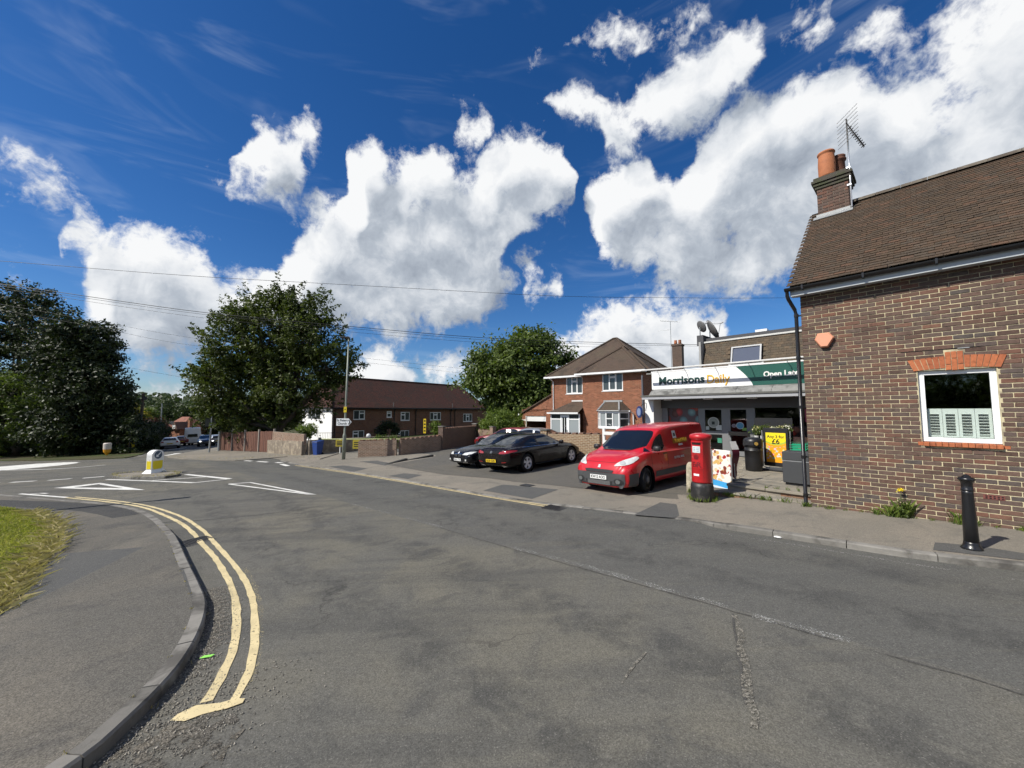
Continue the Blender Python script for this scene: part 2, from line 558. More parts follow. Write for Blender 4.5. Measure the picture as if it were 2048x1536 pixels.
# ------------------------------------------------------------------ the setting: ground, road, pavements
def asphalt(name, base, warm, dark, agg=.35, scale=1., rough=.88, tracks=False, light=None, cracks=0.):
  m, n, b = new_mat(name)
  v = n.n('ShaderNodeNewGeometry').outputs['Position']
  big = n.noise(v, .35 * scale, 6, .6, .6)
  c = n.mix(n.ramp(big, .40, .66), (*base, 1), (*warm, 1))
  mid = n.noise(v, 1.3 * scale, 7, .68, .8)
  c = n.mix(n.m('MULTIPLY', n.ramp(mid, .50, .72), .85), c, (*dark, 1))
  blot = n.noise(v, 4.2, 6, .7, .3)
  c = n.mix(n.m('MULTIPLY', n.ramp(blot, .56, .74), .45), c, (*dark, 1))
  if light:
    c = n.mix(n.m('MULTIPLY', n.ramp(n.noise(v, .8, 5, .6, .5), .55, .75), .6), c, (*light, 1))
  if tracks:
    # wheel tracks polished and darkened along the run of the road (towards +x, -y)
    mp = n.n('ShaderNodeMapping'); n.inp(mp.inputs['Vector'], v)
    mp.inputs['Rotation'].default_value = (0, 0, radians(46))
    mp.inputs['Scale'].default_value = (.09, .9, 1)
    tr = n.noise(mp.outputs[0], 1.4, 5, .6, .25)
    c = n.mix(n.m('MULTIPLY', n.ramp(tr, .46, .64), .6), c, (*dark, 1))
    # the far lane was laid separately; wheel paths of the near lane are polished dark
    sd_ = n.m('SUBTRACT', n.vm('DOT_PRODUCT', v, (.682, .731, 0)), 4.66)
    c = n.mix(n.m('MULTIPLY', n.ramp(sd_, -.02, .02), .62), c, (.094, .094, .088, 1))
    for c0_, w_ in ((-1.05, .42), (-2.55, .40), (.75, .4), (2.1, .4)):
      bd = n.ramp(n.m('ABSOLUTE', n.m('SUBTRACT', n.m('ADD', sd_, n.m('MULTIPLY', n.m('SUBTRACT', n.noise(v, .35, 3, .5), .5), 1.1)), c0_)), w_, w_ * .35)
      c = n.mix(n.m('MULTIPLY', n.m('MULTIPLY', bd, n.ramp(n.noise(v, 2.2, 6, .7, .4), .40, .62)), .62), c, (.058, .058, .055, 1))
    tr2 = n.noise(mp.outputs[0], 6., 5, .6, .1)
    c = n.mix(n.m('MULTIPLY', n.ramp(tr2, .56, .7), .25), c, (*warm, 1))
  fine = n.noise(v, 95, 3, .7)
  sp = n.vor(v, 130, 'Color')
  sr = n.n('ShaderNodeSeparateColor'); n.inp(sr.inputs[0], sp)
  k = n.m('MULTIPLY_ADD', n.m('SUBTRACT', fine, .5), 1.6 * agg, 1)
  k = n.m('MULTIPLY', k, n.m('MULTIPLY_ADD', n.m('SUBTRACT', sr.outputs[0], .5), 1.5 * agg, 1))
  c = n.mix(1., c, n_comb(n, k), 'MULTIPLY')
  md2 = n.noise(v, 24, 5, .7)
  c = n.mix(1., c, n_comb(n, n.m('MULTIPLY_ADD', n.m('SUBTRACT', md2, .5), 1.5 * agg, 1)), 'MULTIPLY')
  chips = n.ramp(sr.outputs[1], .965, .985)
  c = n.mix(n.m('MULTIPLY', chips, .35), c, (.30, .28, .25, 1))
  if cracks > 0:
    wv = n.vm('ADD', v, n.vm('SCALE', n.noise(v, 1.7, 4, .6, color=True), scale=.8))
    ed = n.vor(wv, .42, 'Distance', 'DISTANCE_TO_EDGE')
    gate = n.ramp(n.noise(v, .5, 3, .5), .48, .6)
    ck = n.m('MULTIPLY', n.ramp(ed, .010, .003), gate)
    c = n.mix(n.m('MULTIPLY', ck, cracks), c, (.02, .019, .018, 1))
  n.inp(b.inputs['Base Color'], c)
  b.inputs['Roughness'].default_value = rough
  b.inputs['Specular IOR Level'].default_value = .22
  bn = n.n('ShaderNodeBump'); bn.inputs['Strength'].default_value = .55; bn.inputs['Distance'].default_value = .006
  n.inp(bn.inputs['Height'], n.m('ADD', n.m('ADD', n.m('MULTIPLY', fine, .6), sr.outputs[2]), n.m('MULTIPLY', md2, 1.2)))
  n.inp(b.inputs['Normal'], bn.outputs[0])
  MATS[name] = m
  return m

ROAD_M = asphalt('road_asphalt', (.118, .114, .100), (.146, .136, .108), (.074, .073, .068), tracks=True, cracks=.35)
PAVE_M = asphalt('footway_asphalt', (.110, .104, .091), (.150, .135, .110), (.078, .075, .069), agg=.45)
PAVE2_M = asphalt('footway_pinkish', (.195, .178, .147), (.235, .208, .168), (.135, .127, .110), agg=.3, light=(.26, .235, .19), cracks=.35)
FORE_M = asphalt('forecourt_asphalt', (.108, .102, .090), (.124, .114, .095), (.080, .077, .070), agg=.3)
PATCH_M = asphalt('patch_asphalt', (.092, .092, .088), (.100, .098, .092), (.076, .076, .075), agg=.25)
DARKPATCH_M = asphalt('patch_dark_asphalt', (.055, .055, .053), (.066, .064, .060), (.046, .046, .046), agg=.35)
KERB_M = mat('kerb_concrete', (.20, .19, .17), .9, var=.28, vscale=5, bump=.4, bscale=60, col2=(.085, .080, .072), c2scale=2.2, objc=False, spec=.2, island=.22)
EARTH_M = mat('earth_ground', (.07, .065, .035), .95, var=.3, vscale=.6, col2=(.05, .075, .02), c2scale=.25, objc=False, spec=.1)

def poly_mesh(name, pts, m, dz=0., parent=None, thick=0., grid=None):
  """flat sheet (or slab) laid on the sloping ground; pts are world points"""
  P = [Vector((p[0], p[1])) for p in pts]
  a = sum(P[i].x * P[(i+1) % len(P)].y - P[(i+1) % len(P)].x * P[i].y for i in range(len(P)))
  if a < 0: P = P[::-1]
  n_ = len(P)
  r = delaunay_2d_cdt(P, [(i, (i+1) % n_) for i in range(n_)], [list(range(n_))], 1, 1e-5)
  vs = [onG(p.x, p.y, dz) for p in r[0]]
  fs = [tuple(f) for f in r[2]]
  b = MB()
  b.add(vs, fs)
  if thick > 0:
    top = [onG(p.x, p.y, dz) for p in P]; bot = [onG(p.x, p.y, dz - thick) for p in P]
    b.add(top + bot, [((i+1) % n_, i, n_ + i, n_ + (i+1) % n_) for i in range(n_)])
  return b.build(name, m, parent)

# terrain to the horizon, one sheet
b = MB()
xs = [-900, -600, -400, -260, -180, -130, -95, -60, -30, 0, 30, 60, 100, 160, 260, 400, 600, 900]
ys = [-900, -500, -260, -120, -60, -30, 0, 30, 60, 110, 150, 200, 280, 400, 600, 900]
vs = [(x_, y_, G(x_, y_) - .05) for y_ in ys for x_ in xs]
nx = len(xs)
b.add(vs, [(j*nx+i, j*nx+i+1, (j+1)*nx+i+1, (j+1)*nx+i) for j in range(len(ys)-1) for i in range(nx-1)])
prop(b.build('ground', EARTH_M), kind='structure')

road = prop(poly_mesh('road', [(-90, -16), (28, -16), (28, 6), (6, 24), (-10, 30), (-36, 72), (-72, 100), (-90, 100)], ROAD_M), kind='structure')

# --- left footway with its kerb
KL = [(-120, 983), (-20, 987), (40, 992), (120, 999), (200, 1005), (245, 1010), (290, 1020), (319, 1034), (335, 1046), (345, 1059), (362, 1089), (375, 1119), (392, 1150),
      (407, 1179), (415, 1199), (410, 1235), (392, 1278), (355, 1335), (286, 1406), (143, 1536)]
UPL = [0., 0., .004, .006, .008, .010, .02, .05, .08, .09, .09, .095, .10, .11, .11, .11, .11, .11, .11, .11]
kl = [gp(p[0], p[1], h) for p, h in zip(KL, UPL)]
kl += [Vector((-3.05, 1.7, 0)), Vector((-3.5, .4, 0)), Vector((-4.3, -2.5, 0)), Vector((-5.2, -8, 0))]
UPL += [.11] * 4
def resample(pts, step):
  out = [Vector((pts[0][0], pts[0][1]))]; carry = 0.
  cum = [0.]
  P = [Vector((p[0], p[1])) for p in pts]
  for i in range(len(P) - 1): cum.append(cum[-1] + (P[i+1] - P[i]).length)
  n_ = max(2, int(round(cum[-1] / step)))
  res = []
  for k in range(n_ + 1):
    s_ = cum[-1] * k / n_
    i = max(j for j in range(len(cum)) if cum[j] <= s_ + 1e-9)
    i = min(i, len(P) - 2)
    t = (s_ - cum[i]) / max(1e-9, cum[i+1] - cum[i])
    res.append((P[i].lerp(P[i+1], t), i + t))
  return res
def smooth_line(pts, it=2):
  """Chaikin corner cutting of an open line"""
  for _ in range(it):
    q = [pts[0]]
    for i in range(len(pts) - 1):
      a_, b_ = pts[i], pts[i+1]
      q += [a_.lerp(b_, .25), a_.lerp(b_, .75)]
    q.append(pts[-1]); pts = q
  return pts
def offset_line(P, d):
  out = []
  for i in range(len(P)):
    t = (P[min(i+1, len(P)-1)] - P[max(i-1, 0)]).normalized()
    out.append(P[i] + Vector((-t.y, t.x)) * d)
  return out

left_foot = empty('footway', (0, 0, 0), kind='structure')
fine_ = resample(smooth_line([Vector((p.x, p.y)) for p in kl]), .11)
smooth_kl = [q[0] for q in fine_]
tot_i = len(fine_)
heights = np.interp(np.linspace(0, 1, tot_i), np.linspace(0, 1, 12),
          np.interp(np.linspace(0, 1, 12), [0, .45, .52, .58, .64, 1], [0.004, .008, .03, .085, .10, .11]))
# walk: kerb stones of about 0.9 m, each a block with eased edges that follows the curve
inner_kl = offset_line(smooth_kl, -.13)   # to the footway side
if (inner_kl[tot_i // 2] - Vector((-8, 5))).length > (smooth_kl[tot_i // 2] - Vector((-8, 5))).length:
  inner_kl = offset_line(smooth_kl, .13)
i = 0
yy = [p.y for p in smooth_kl]
def up_at(p):
  # upstand: dropped where the crossing is, full height on the bend
  d_ = (p - Vector((-7.6, 8.9))).length
  if p.y > 8.9 or p.x < -8.2: return .006
  return min(.105, .006 + .1 * min(1, d_ / 1.7))
while i < tot_i - 1:
  j = min(tot_i - 1, i + (6 if i % 3 else 7))
  A, Bq = smooth_kl[i:j+1], inner_kl[i:j+1]
  h0 = [up_at(p) for p in A]
  vs, fs = [], []
  L = len(A)
  tw = random.uniform(-.006, .006)
  for k in range(L):
    sh = .0
    tA, tB = A[k], Bq[k]
    e0 = tA.lerp(tB, .14)
    z = h0[k] + tw
    shrink = 0.
    vs += [onG(tA.x, tA.y, -.02), onG(tA.x, tA.y, max(.003, z - .018)), onG(e0.x, e0.y, max(.005, z)), onG(tB.x, tB.y, max(.006, z + .002)), onG(tB.x, tB.y, -.02)]
  # pull the two ends in a little so that joints show
  for end, other in ((0, 1), (L - 1, L - 2)):
    for q in range(5):
      a_ = vs[end*5+q]; b_ = vs[other*5+q]
      vs[end*5+q] = a_ + (b_ - a_).normalized() * .005
  for k in range(L - 1):
    for q in range(4):
      fs.append((k*5+q, k*5+q+1, (k+1)*5+q+1, (k+1)*5+q))
  fs += [(0, 1, 2, 3, 4)[::-1], tuple((L-1)*5+q for q in range(5))]
  o = MB().add(vs, fs).build('kerb_stone', KERB_M, left_foot, fix=True)
  i = j
body_pts = [p for p in inner_kl] + [inner_kl[-1]]
lf = []
for p in body_pts: lf.append(p)
outer = [Vector((-60, -8)), Vector((-60, 11.5))]
poly = lf + outer
# footway sheet: height follows the kerb
P2 = [Vector((p.x, p.y)) for p in poly]
r = delaunay_2d_cdt(P2, [(k, (k+1) % len(P2)) for k in range(len(P2))], [list(range(len(P2)))], 1, 1e-5)
def foot_h(p):
  return min(.098, .006 + .1 * min(1, max(0, (9.6 - p.y)) / 2.6)) if p.x > -20 else .006 + .09 * max(0, min(1, (7 - p.y) / 3))
vs = []
for p in r[0]:
  k = min(range(tot_i), key=lambda q: (inner_kl[q] - p).length)
  h = up_at(smooth_kl[k]) if (inner_kl[k] - p).length < .06 else foot_h(p)
  vs.append(onG(p.x, p.y, h))
MB().add(vs, [tuple(f) for f in r[2]]).build('footway_surface', PAVE_M, left_foot)
def LF(p):  # height of that footway
  return foot_h(p)

# patch of darker, smoother relaid tarmac across the footway, and the crossing strip
def patch(name, px, m, dz, parent, h=0.):
  pts = [gp(a_, c_, h) for a_, c_ in px]
  return poly_mesh(name, pts, m, dz, parent)
patch('relaid_patch', [(40, 1262), (220, 1226), (330, 1203), (385, 1190), (372, 1150), (352, 1108), (340, 1090), (120, 1108), (60, 1150), (0, 1200), (-60, 1290)], PATCH_M, .1025, left_foot, .10)
patch('relaid_patch', [(-200, 1010), (0, 1000), (120, 1004), (210, 1010), (262, 1020), (278, 1028), (200, 1041), (118, 1052), (60, 1030), (-200, 1016)], DARKPATCH_M, .0125, left_foot, .008)

# --- right footway
KR = [(560, 921), (592, 929), (695, 942.5), (801, 960), (898, 977), (998, 995), (1100, 1009), (1166, 1015), (1272, 1027.5), (1400, 1042), (1426, 1046), (1529, 1061), (1649, 1079), (1825, 1106), (2037, 1129)]
kr = [Vector(gp(a_, c_, .02 if a_ < 1410 else .08)[:2]) for a_, c_ in KR]
kr += [kr[-1] + (kr[-1] - kr[-2]) * 1.5, kr[-1] + (kr[-1] - kr[-2]) * 5]
R_U = Vector((.676, -.737)).normalized()          # along the cottage front, towards the right
R_N = Vector((-R_U.y, R_U.x))                      # away from the road
C0 = Vector((5.95, 7.80))                          # the cottage's front corner
def site(u, v, z=0.):
  p = C0 + R_U * u + R_N * v
  return Vector((p.x, p.y, z))
right_foot = empty('pavement', (0, 0, 0), kind='structure')
def upR(p):
  u_ = (p - C0).dot(R_U)
  return .022 + .065 * max(0, min(1, (u_ + 1.6) / .9))
krs = [q[0] for q in resample(smooth_line(kr, 2), .15)]
inR = offset_line(krs, .12)
if (inR[5] - Vector((5, 14))).length > (krs[5] - Vector((5, 14))).length: inR = offset_line(krs, -.12)
i = 0
while i < len(krs) - 1:
  j = min(len(krs) - 1, i + 6)
  A, Bq = krs[i:j+1], inR[i:j+1]; L = len(A); vs, fs = [], []
  tw = random.uniform(-.004, .004)
  for k in range(L):
    z = upR(A[k]) + tw; e0 = A[k].lerp(Bq[k], .2)
    vs += [onG(A[k].x, A[k].y, -.02), onG(A[k].x, A[k].y, max(.002, z - .015)), onG(e0.x, e0.y, z), onG(Bq[k].x, Bq[k].y, z + .002), onG(Bq[k].x, Bq[k].y, -.02)]
  for end, other in ((0, 1), (L - 1, L - 2)):
    for q in range(5):
      a_ = vs[end*5+q]; b_ = vs[other*5+q]; vs[end*5+q] = a_ + (b_ - a_).normalized() * .005
  for k in range(L - 1):
    for q in range(4): fs.append((k*5+q, k*5+q+1, (k+1)*5+q+1, (k+1)*5+q))
  fs += [(4, 3, 2, 1, 0), tuple((L-1)*5+q for q in range(5))]
  MB().add(vs, fs).build('kerb_stone', KERB_M, right_foot, fix=True)
  i = j
back = [site(9, 1.), site(9, .3), site(-.3, .3), site(-2.9, -.2), Vector(gp(1290, 985)[:2]), Vector((-.2, 15.5)), Vector((-3, 21)), Vector((-7, 26)), Vector((-16, 29.5)), Vector((-17.2, 27))]
pp = [p for p in inR[::3]][::-1]
pp2 = [Vector((p[0], p[1])) for p in inR[::3]] + [inR[-1]] + [Vector((p[0], p[1])) for p in back]
r = delaunay_2d_cdt(pp2, [(k, (k+1) % len(pp2)) for k in range(len(pp2))], [list(range(len(pp2)))], 1, 1e-5)
MB().add([onG(p.x, p.y, upR(p)) for p in r[0]], [tuple(f) for f in r[2]]).build('pavement_surface', PAVE2_M, right_foot)
for q in ([(658, 933), (687, 931), (736, 937), (707, 943.5)], [(777, 952), (808, 946.6), (845, 949.7), (816, 958)], [(966.5, 981), (1006, 969), (1117, 979), (1064, 997.7)],
          [(1267.5, 1029.7), (1320.6, 1004.7), (1394, 1014), (1348.7, 1036)], [(720, 923), (754, 921.5), (786, 927), (770, 931)]):
  patch('relaid_patch', q, PATCH_M, .027, right_foot, .025)
patch('relaid_patch', [(1870, 1085), (1960, 1093), (2048, 1107), (2048, 1121), (1866, 1100)], PATCH_M, .0925, right_foot, .088)

# --- forecourt between the pavement and the houses
fc = [(775, 929.5), (800, 934), (845, 942), (890, 949), (977, 956), (1027, 963), (1100, 969.5), (1170, 977), (1235, 985), (1299, 993), (1366, 999)]
fp = [Vector(gp(a_, c_, .03)[:2]) for a_, c_ in fc]
fp += [site(-2.2, .55), site(-2.2, 1.2), site(-2.4, 5.2), site(-7.2, 7.4), Vector((5.2, 25)), Vector((-2., 29)), Vector((-5., 28.2)), Vector(gp(868, 914, .03)[:2])]
fore = prop(poly_mesh('forecourt', fp, FORE_M, .029), kind='structure')
b = MB()   # low tarmac edge along the left of the forecourt
e_ = [gp(775, 929.5), gp(815, 921.5), gp(867, 914)]
for a_, c_ in zip(e_[:-1], e_[1:]):
  d_ = (c_ - a_).normalized(); q_ = Vector((-d_.y, d_.x, 0)) * .16
  p0, p1, p2, p3 = a_, c_, c_ + q_, a_ + q_
  up_ = Vector((0, 0, .13))
  b.add([p0, p1, p2, p3, p0 + up_ * .3, p1 + up_, p2 + up_, p3 + up_ * .3], [(4, 5, 6, 7), (0, 1, 5, 4), (2, 3, 7, 6), (1, 2, 6, 5), (3, 0, 4, 7)])
b.build('edging', DARKPATCH_M, fore, fix=True)

# --- far footway in front of the big tree, and the dark verge across the junction
FARP = [(337, 913), (360, 916), (420, 918.5), (470, 919.5), (500, 918), (540, 915), (575, 912), (610, 914), (640, 917)]
fpts = [Vector(gp(a_, c_, .08)[:2]) for a_, c_ in FARP] + [Vector((-12, 27)), Vector((-14, 31)), Vector((-27, 47)), Vector((-44, 74)), Vector((-48, 74)), Vector((-35, 49)), Vector(gp(333, 911, .08)[:2])]
far_foot = prop(poly_mesh('far_pavement', fpts, PAVE2_M, .06, None, .09), kind='structure')
vpts = [Vector(gp(a_, c_, .05)[:2]) for a_, c_ in [(-260, 925), (-100, 922), (60, 921), (160, 919), (250, 915.5), (275, 911), (300, 903), (318, 898)]] + [Vector((-72, 84)), Vector((-140, 96)), Vector((-140, 20))]
verge = prop(poly_mesh('verge', vpts, EARTH_M, .06, None, .1), kind='structure')

# --- traffic island
isl = [(226, 951), (232, 947.5), (262, 945), (300, 943.8), (345, 943.5), (358, 945.5), (352, 949), (330, 952), (280, 954), (245, 954)]
ip = [Vector(gp(a_, c_, .1)[:2]) for a_, c_ in isl]
island = prop(poly_mesh('traffic_island', ip, PAVE2_M, .10, None, .12), 'low kerbed traffic island with weedy edge under the keep-left bollard', 'traffic island')
for k in range(len(ip)):
  a_, c_ = ip[k], ip[(k+1) % len(ip)]
  cen = sum(ip, Vector((0, 0))) / len(ip)
  n_ = 1 if (c_ - a_).length < 1.6 else 2
  for q in range(n_):
    s0, s1 = a_.lerp(c_, q / n_), a_.lerp(c_, (q + 1) / n_)
    i0, i1 = s0.lerp(cen, .05), s1.lerp(cen, .05)
    o0, o1 = s0 + (s0 - cen).normalized() * .05, s1 + (s1 - cen).normalized() * .05
    MB().add([onG(*o0, -.01), onG(*o1, -.01), onG(*i1, -.01), onG(*i0, -.01), onG(*o0, .09), onG(*o1, .09), onG(*i1, .118), onG(*i0, .118)],
                 [(4, 5, 6, 7), (0, 1, 5, 4), (1, 2, 6, 5), (2, 3, 7, 6), (3, 0, 4, 7)]).build('kerb_stone', KERB_M, island, fix=True)

# --- painted markings (sheets 5 mm proud of the road)
def paint(name, col, wear, scale=26., edge=.5):
  m, n, b = new_mat(name)
  v = n.n('ShaderNodeNewGeometry').outputs['Position']
  f = n.noise(v, scale, 7, .72)
  g2 = n.noise(v, 3.1, 5, .6)
  k = n.m('ADD', n.m('MULTIPLY', f, .75), n.m('MULTIPLY', g2, .25))
  c = n.mix(n.ramp(g2, .35, .7), (*col, 1), (*[q * .72 for q in col], 1))
  n.inp(b.inputs['Base Color'], c)
  b.inputs['Roughness'].default_value = .75
  b.inputs['Specular IOR Level'].default_value = .3
  tr = n.n('ShaderNodeBsdfTransparent')
  mx = n.n('ShaderNodeMixShader')
  n.inp(mx.inputs[0], n.ramp(k, wear - .035, wear + .035))
  n.inp(mx.inputs[1], tr.outputs[0]); n.inp(mx.inputs[2], b.outputs[0])
  n.inp(n.t.nodes['Material Output'].inputs[0], mx.outputs[0])
  return m
YEL = paint('yellow_paint', (.64, .53, .30), .40, 34.)
YEL_WORN = paint('yellow_paint_worn', (.60, .49, .27), .44)
WHT = paint('white_road_paint', (.72, .71, .66), .36)
WHT_WORN = paint('white_paint_worn', (.58, .58, .55), .57, 70)
WHT_FAINT = paint('white_paint_faint', (.32, .31, .29), .545, 50)

def strip(name, pts, w, m, dz=.006, parent=road, ragged=.0, world=False):
  P = [Vector(p[:2]) if world else Vector(gp(*p)[:2]) for p in pts]
  if len(P) > 3: P = smooth_line(P, 2)
  P = [q[0] for q in resample(P, .14 if ragged else .5)]
  ws = w if callable(w) else (lambda t: w)
  l_, r_ = [], []
  for i, p in enumerate(P):
    t = (P[min(i+1, len(P)-1)] - P[max(i-1, 0)]).normalized(); q = Vector((-t.y, t.x))
    hw = ws(i / max(1, len(P) - 1)) / 2
    l_.append(p + q * (hw + random.uniform(-ragged, ragged))); r_.append(p - q * (hw + random.uniform(-ragged, ragged)))
  vs = [onG(p.x, p.y, dz) for p in l_] + [onG(p.x, p.y, dz) for p in r_]
  n_ = len(P)
  return MB().add(vs, [(n_ + i, n_ + i + 1, i + 1, i) for i in range(n_ - 1)]).build(name, m, parent)
def mark(name, px, m, dz=.006):
  return poly_mesh(name, [gp(*p) for p in px], m, dz, road)

strip('yellow_line', [(412, 1405), (441, 1358), (465, 1308), (471, 1275), (475, 1232), (468, 1185), (451, 1149), (428, 1112), (402, 1087), (387, 1066), (362, 1046), (332, 1032), (289, 1014.5), (232, 1005.6), (140, 996), (50, 988.5)], .078, YEL, ragged=.007)
strip('yellow_line', [(468, 1403), (495, 1355), (508, 1311), (510, 1258), (508, 1212), (498, 1175), (478, 1142), (448, 1106), (422, 1079), (408, 1062), (375, 1039), (350, 1028), (300, 1012), (240, 1002.5), (150, 994)], .072, YEL, ragged=.007)
strip('yellow_line', [(470, 1405), (500, 1362), (520, 1310), (523, 1258), (521, 1212), (510, 1168), (488, 1135)], .05, paint('yellow_paint_ghost', (.55, .47, .27), .56, 60), .0045, ragged=.01)
mark('yellow_end_bar', [(340, 1444), (355, 1431), (392, 1413), (441, 1408), (471, 1399), (490, 1399), (485, 1408), (455, 1419), (405, 1431), (368, 1445)], YEL, .010)
strip('yellow_line', [(590, 931), (695, 946), (801, 963.5), (898, 980.5), (998, 998), (1092, 1013.5)], .07, YEL_WORN, ragged=.004)
strip('yellow_line', [(600, 930.5), (695, 944.2), (801, 961.5), (898, 978.4), (998, 996), (1098, 1011.5)], .06, YEL_WORN, ragged=.004)
# give-way triangle, centre dashes and the hatch round the island
mark('give_way_triangle', [(107, 976.4), (201, 966), (205, 967.5), (148, 975), (160, 976)], WHT)
mark('give_way_triangle', [(201, 966), (292, 980.5), (253, 977.5), (199, 969.2)], WHT)
mark('give_way_triangle', [(107, 976.4), (140, 975.2), (253, 976.7), (292, 980.5), (200, 979.2)], WHT, .008)
for a_, c_ in (((21, 965), (71, 962)), ((96, 961), (142, 957.5)), ((166, 956.5), (209, 953)), ((-60, 968.5), (-5, 966))):
  strip('centre_dash', [a_, c_], .26, WHT)
strip('hatch_line', [(213, 959), (300, 962), (388, 965.7)], .15, WHT)
strip('hatch_line', [(372, 949), (414, 953.3), (460, 958)], .2, WHT)
strip('hatch_line', [(305, 961), (413, 954)], .12, WHT)
strip('hatch_line', [(388, 965.7), (460, 958)], .13, WHT)
mark('hatch_nose', [(458, 967.4), (620, 988.3), (634, 989.8), (612, 988.8), (456, 969)], WHT)
mark('hatch_nose', [(500, 964.4), (634, 989.5), (600, 985.5), (500, 966)], WHT, .008)
strip('hatch_line', [(458, 968), (501, 965.2)], .10, WHT)
rc = gp(35, 934.5)
poly_mesh('roundabout_dome', [(rc.x + 3.0 * cos(t * pi / 16), rc.y + 2.7 * sin(t * pi / 16)) for t in range(32)], WHT, .012, road)
strip('ring_line', [(-120, 943), (0, 940.5), (60, 939.6), (111, 938), (165, 934.5), (211, 930)], .2, WHT_FAINT.copy() if False else WHT)
strip('ring_line', [(68, 928), (160, 925)], .22, WHT)
strip('edge_line', [(240, 915.5), (281, 911.5)], .5, WHT)
strip('edge_line', [(300, 902), (340, 899), (375, 895.4)], .45, WHT)
strip('edge_line', [(330, 911.3), (348, 908.5), (357, 906.5)], .5, WHT)
strip('edge_line', [(337, 914.8), (375, 917), (416, 919.5)], .12, YEL_WORN)
for a_, c_ in (((429, 919.5), (469, 921)), ((490, 921.5), (504, 922.3)), ((515, 923), (535, 924.4)), ((552, 925), (564, 926))):
  strip('give_way_dash', [a_, c_], .22, WHT)
strip('edge_line', [(563, 928.5), (576, 932)], .22, WHT)
strip('edge_line', [(40, 988), (133, 995.3)], .12, WHT, .009)
strip('edge_line', [(50, 989.5), (80, 986.8), (95, 987.5)], .1, WHT, .011)
# worn centre line of the near road
strip('centre_line', [(1024, 1095), (1140, 1124), (1260, 1158), (1360, 1187), (1456, 1215)], .10, WHT_WORN, ragged=.02)
strip('centre_line', [(1505, 1231), (1600, 1256), (1700, 1284)], .105, WHT_WORN, ragged=.02)
strip('centre_line', [(700, 1007), (790, 1030), (885, 1055)], .06, WHT_FAINT, ragged=.01)
strip('edge_line', [(1440, 1068), (1620, 1094), (1800, 1126), (2048, 1162)], .05, WHT_FAINT, ragged=.015)
# scars and repairs
SCAR = asphalt('trench_scar', (.17, .158, .133), (.21, .195, .16), (.085, .08, .07), agg=.7)
RAGM = asphalt('seam_tar', (.075, .073, .067), (.085, .08, .07), (.06, .06, .057), agg=.4)
strip('trench_scar', [(1472, 1232), (1483, 1290), (1492, 1350), (1503, 1410), (1512, 1460)], .06, SCAR, .006, ragged=.02)
strip('trench_scar', [(1290, 1305), (1272, 1330), (1243, 1367)], .022, SCAR, .006, ragged=.012)
strip('tar_seam', [(1466, 1228), (1474, 1290), (1483, 1350), (1492, 1410)], .02, RAGM, .0045, ragged=.012)
strip('tar_seam', [(880, 1056), (1024, 1098), (1360, 1192), (1700, 1290), (1900, 1345), (2100, 1405)], .018, RAGM, .0045, ragged=.012)
strip('tar_seam', [(250, 1050), (420, 1040), (560, 1025), (640, 1013)], .05, RAGM, .0045, ragged=.02)
if False: strip('tyre_mark', [(560, 1115), (690, 1205), (800, 1290), (900, 1370)], .05, paint('rubber', (.07, .068, .064), .53, 30), .005, ragged=.01)
if False: strip('tyre_mark', [(585, 1112), (720, 1200), (835, 1285), (945, 1375)], .05, MATS.get('x') or paint('rubber_b', (.07, .068, .064), .55, 30), .005, ragged=.01)
mark('relaid_patch', [(820, 1003), (880, 993), (1000, 1007), (940, 1020)], ROAD_M, .0042)
DEB = asphalt('broken_surface', (.105, .096, .080), (.145, .128, .10), (.05, .047, .042), agg=.9, scale=5)
def fray(m, lo, sc):
  """breaks a surface up at its thin places"""
  n = NT(m.node_tree); ou = n.t.nodes['Material Output']; b_ = n.t.nodes['Principled BSDF']
  v = n.n('ShaderNodeNewGeometry').outputs['Position']
  tr = n.n('ShaderNodeBsdfTransparent'); mx = n.n('ShaderNodeMixShader')
  n.inp(mx.inputs[0], n.ramp(n.noise(v, sc, 7, .7), lo - .03, lo + .03)); n.inp(mx.inputs[1], tr.outputs[0]); n.inp(mx.inputs[2], b_.outputs[0]); n.inp(ou.inputs[0], mx.outputs[0])
fray(DEB, .50, 5.); fray(SCAR, .49, 26.)
mark('gutter_debris', [(345, 1446), (420, 1424), (470, 1428), (490, 1460), (455, 1500), (430, 1560), (150, 1560), (300, 1457)], DEB, .005)
# gully gratings
IRON = mat('cast_iron', (.045, .043, .042), .6, metal=.5, var=.3, vscale=20, bump=.3, bscale=60)
def grating(c, ang, lab, w=.45, l=.45):
  o = empty('drain_grating', onG(c.x, c.y, .0), ang, lab, 'drain grating')
  f = MB()
  for s_ in (-1, 1):
    f.box(-l/2, l/2, s_*w/2-.018, s_*w/2+.018, -.02, .010); f.box(s_*l/2-.018, s_*l/2+.018, -w/2, w/2, -.02, .011)
  f.build('frame', IRON, o)
  MB().box(-l/2, l/2, -w/2, w/2, -.02, .004).build('sump', mat('sump_black', (.004, .004, .004), 1), o)
  for k in range(9):
    x_ = -l/2 + .045 + k * (l - .09) / 8
    MB().box(x_-.012, x_+.012, -w/2+.018, w/2-.018, -.015, .009, Matrix.Rotation(.0, 4, 'Z')).build('bar', IRON, o)
  return o
grating(gp(394, 1083), radians(62), 'iron gully grating by the kerb cutting across the double yellow lines')
grating(gp(1112, 1015), radians(-42), 'iron gully grating at the kerb in front of the red van')
mc = gp(1055, 970.5, .03)
o = empty('inspection_cover', onG(mc.x, mc.y, .03), radians(-42), 'small square iron cover in the pavement patch before the dark coupe', 'inspection cover')
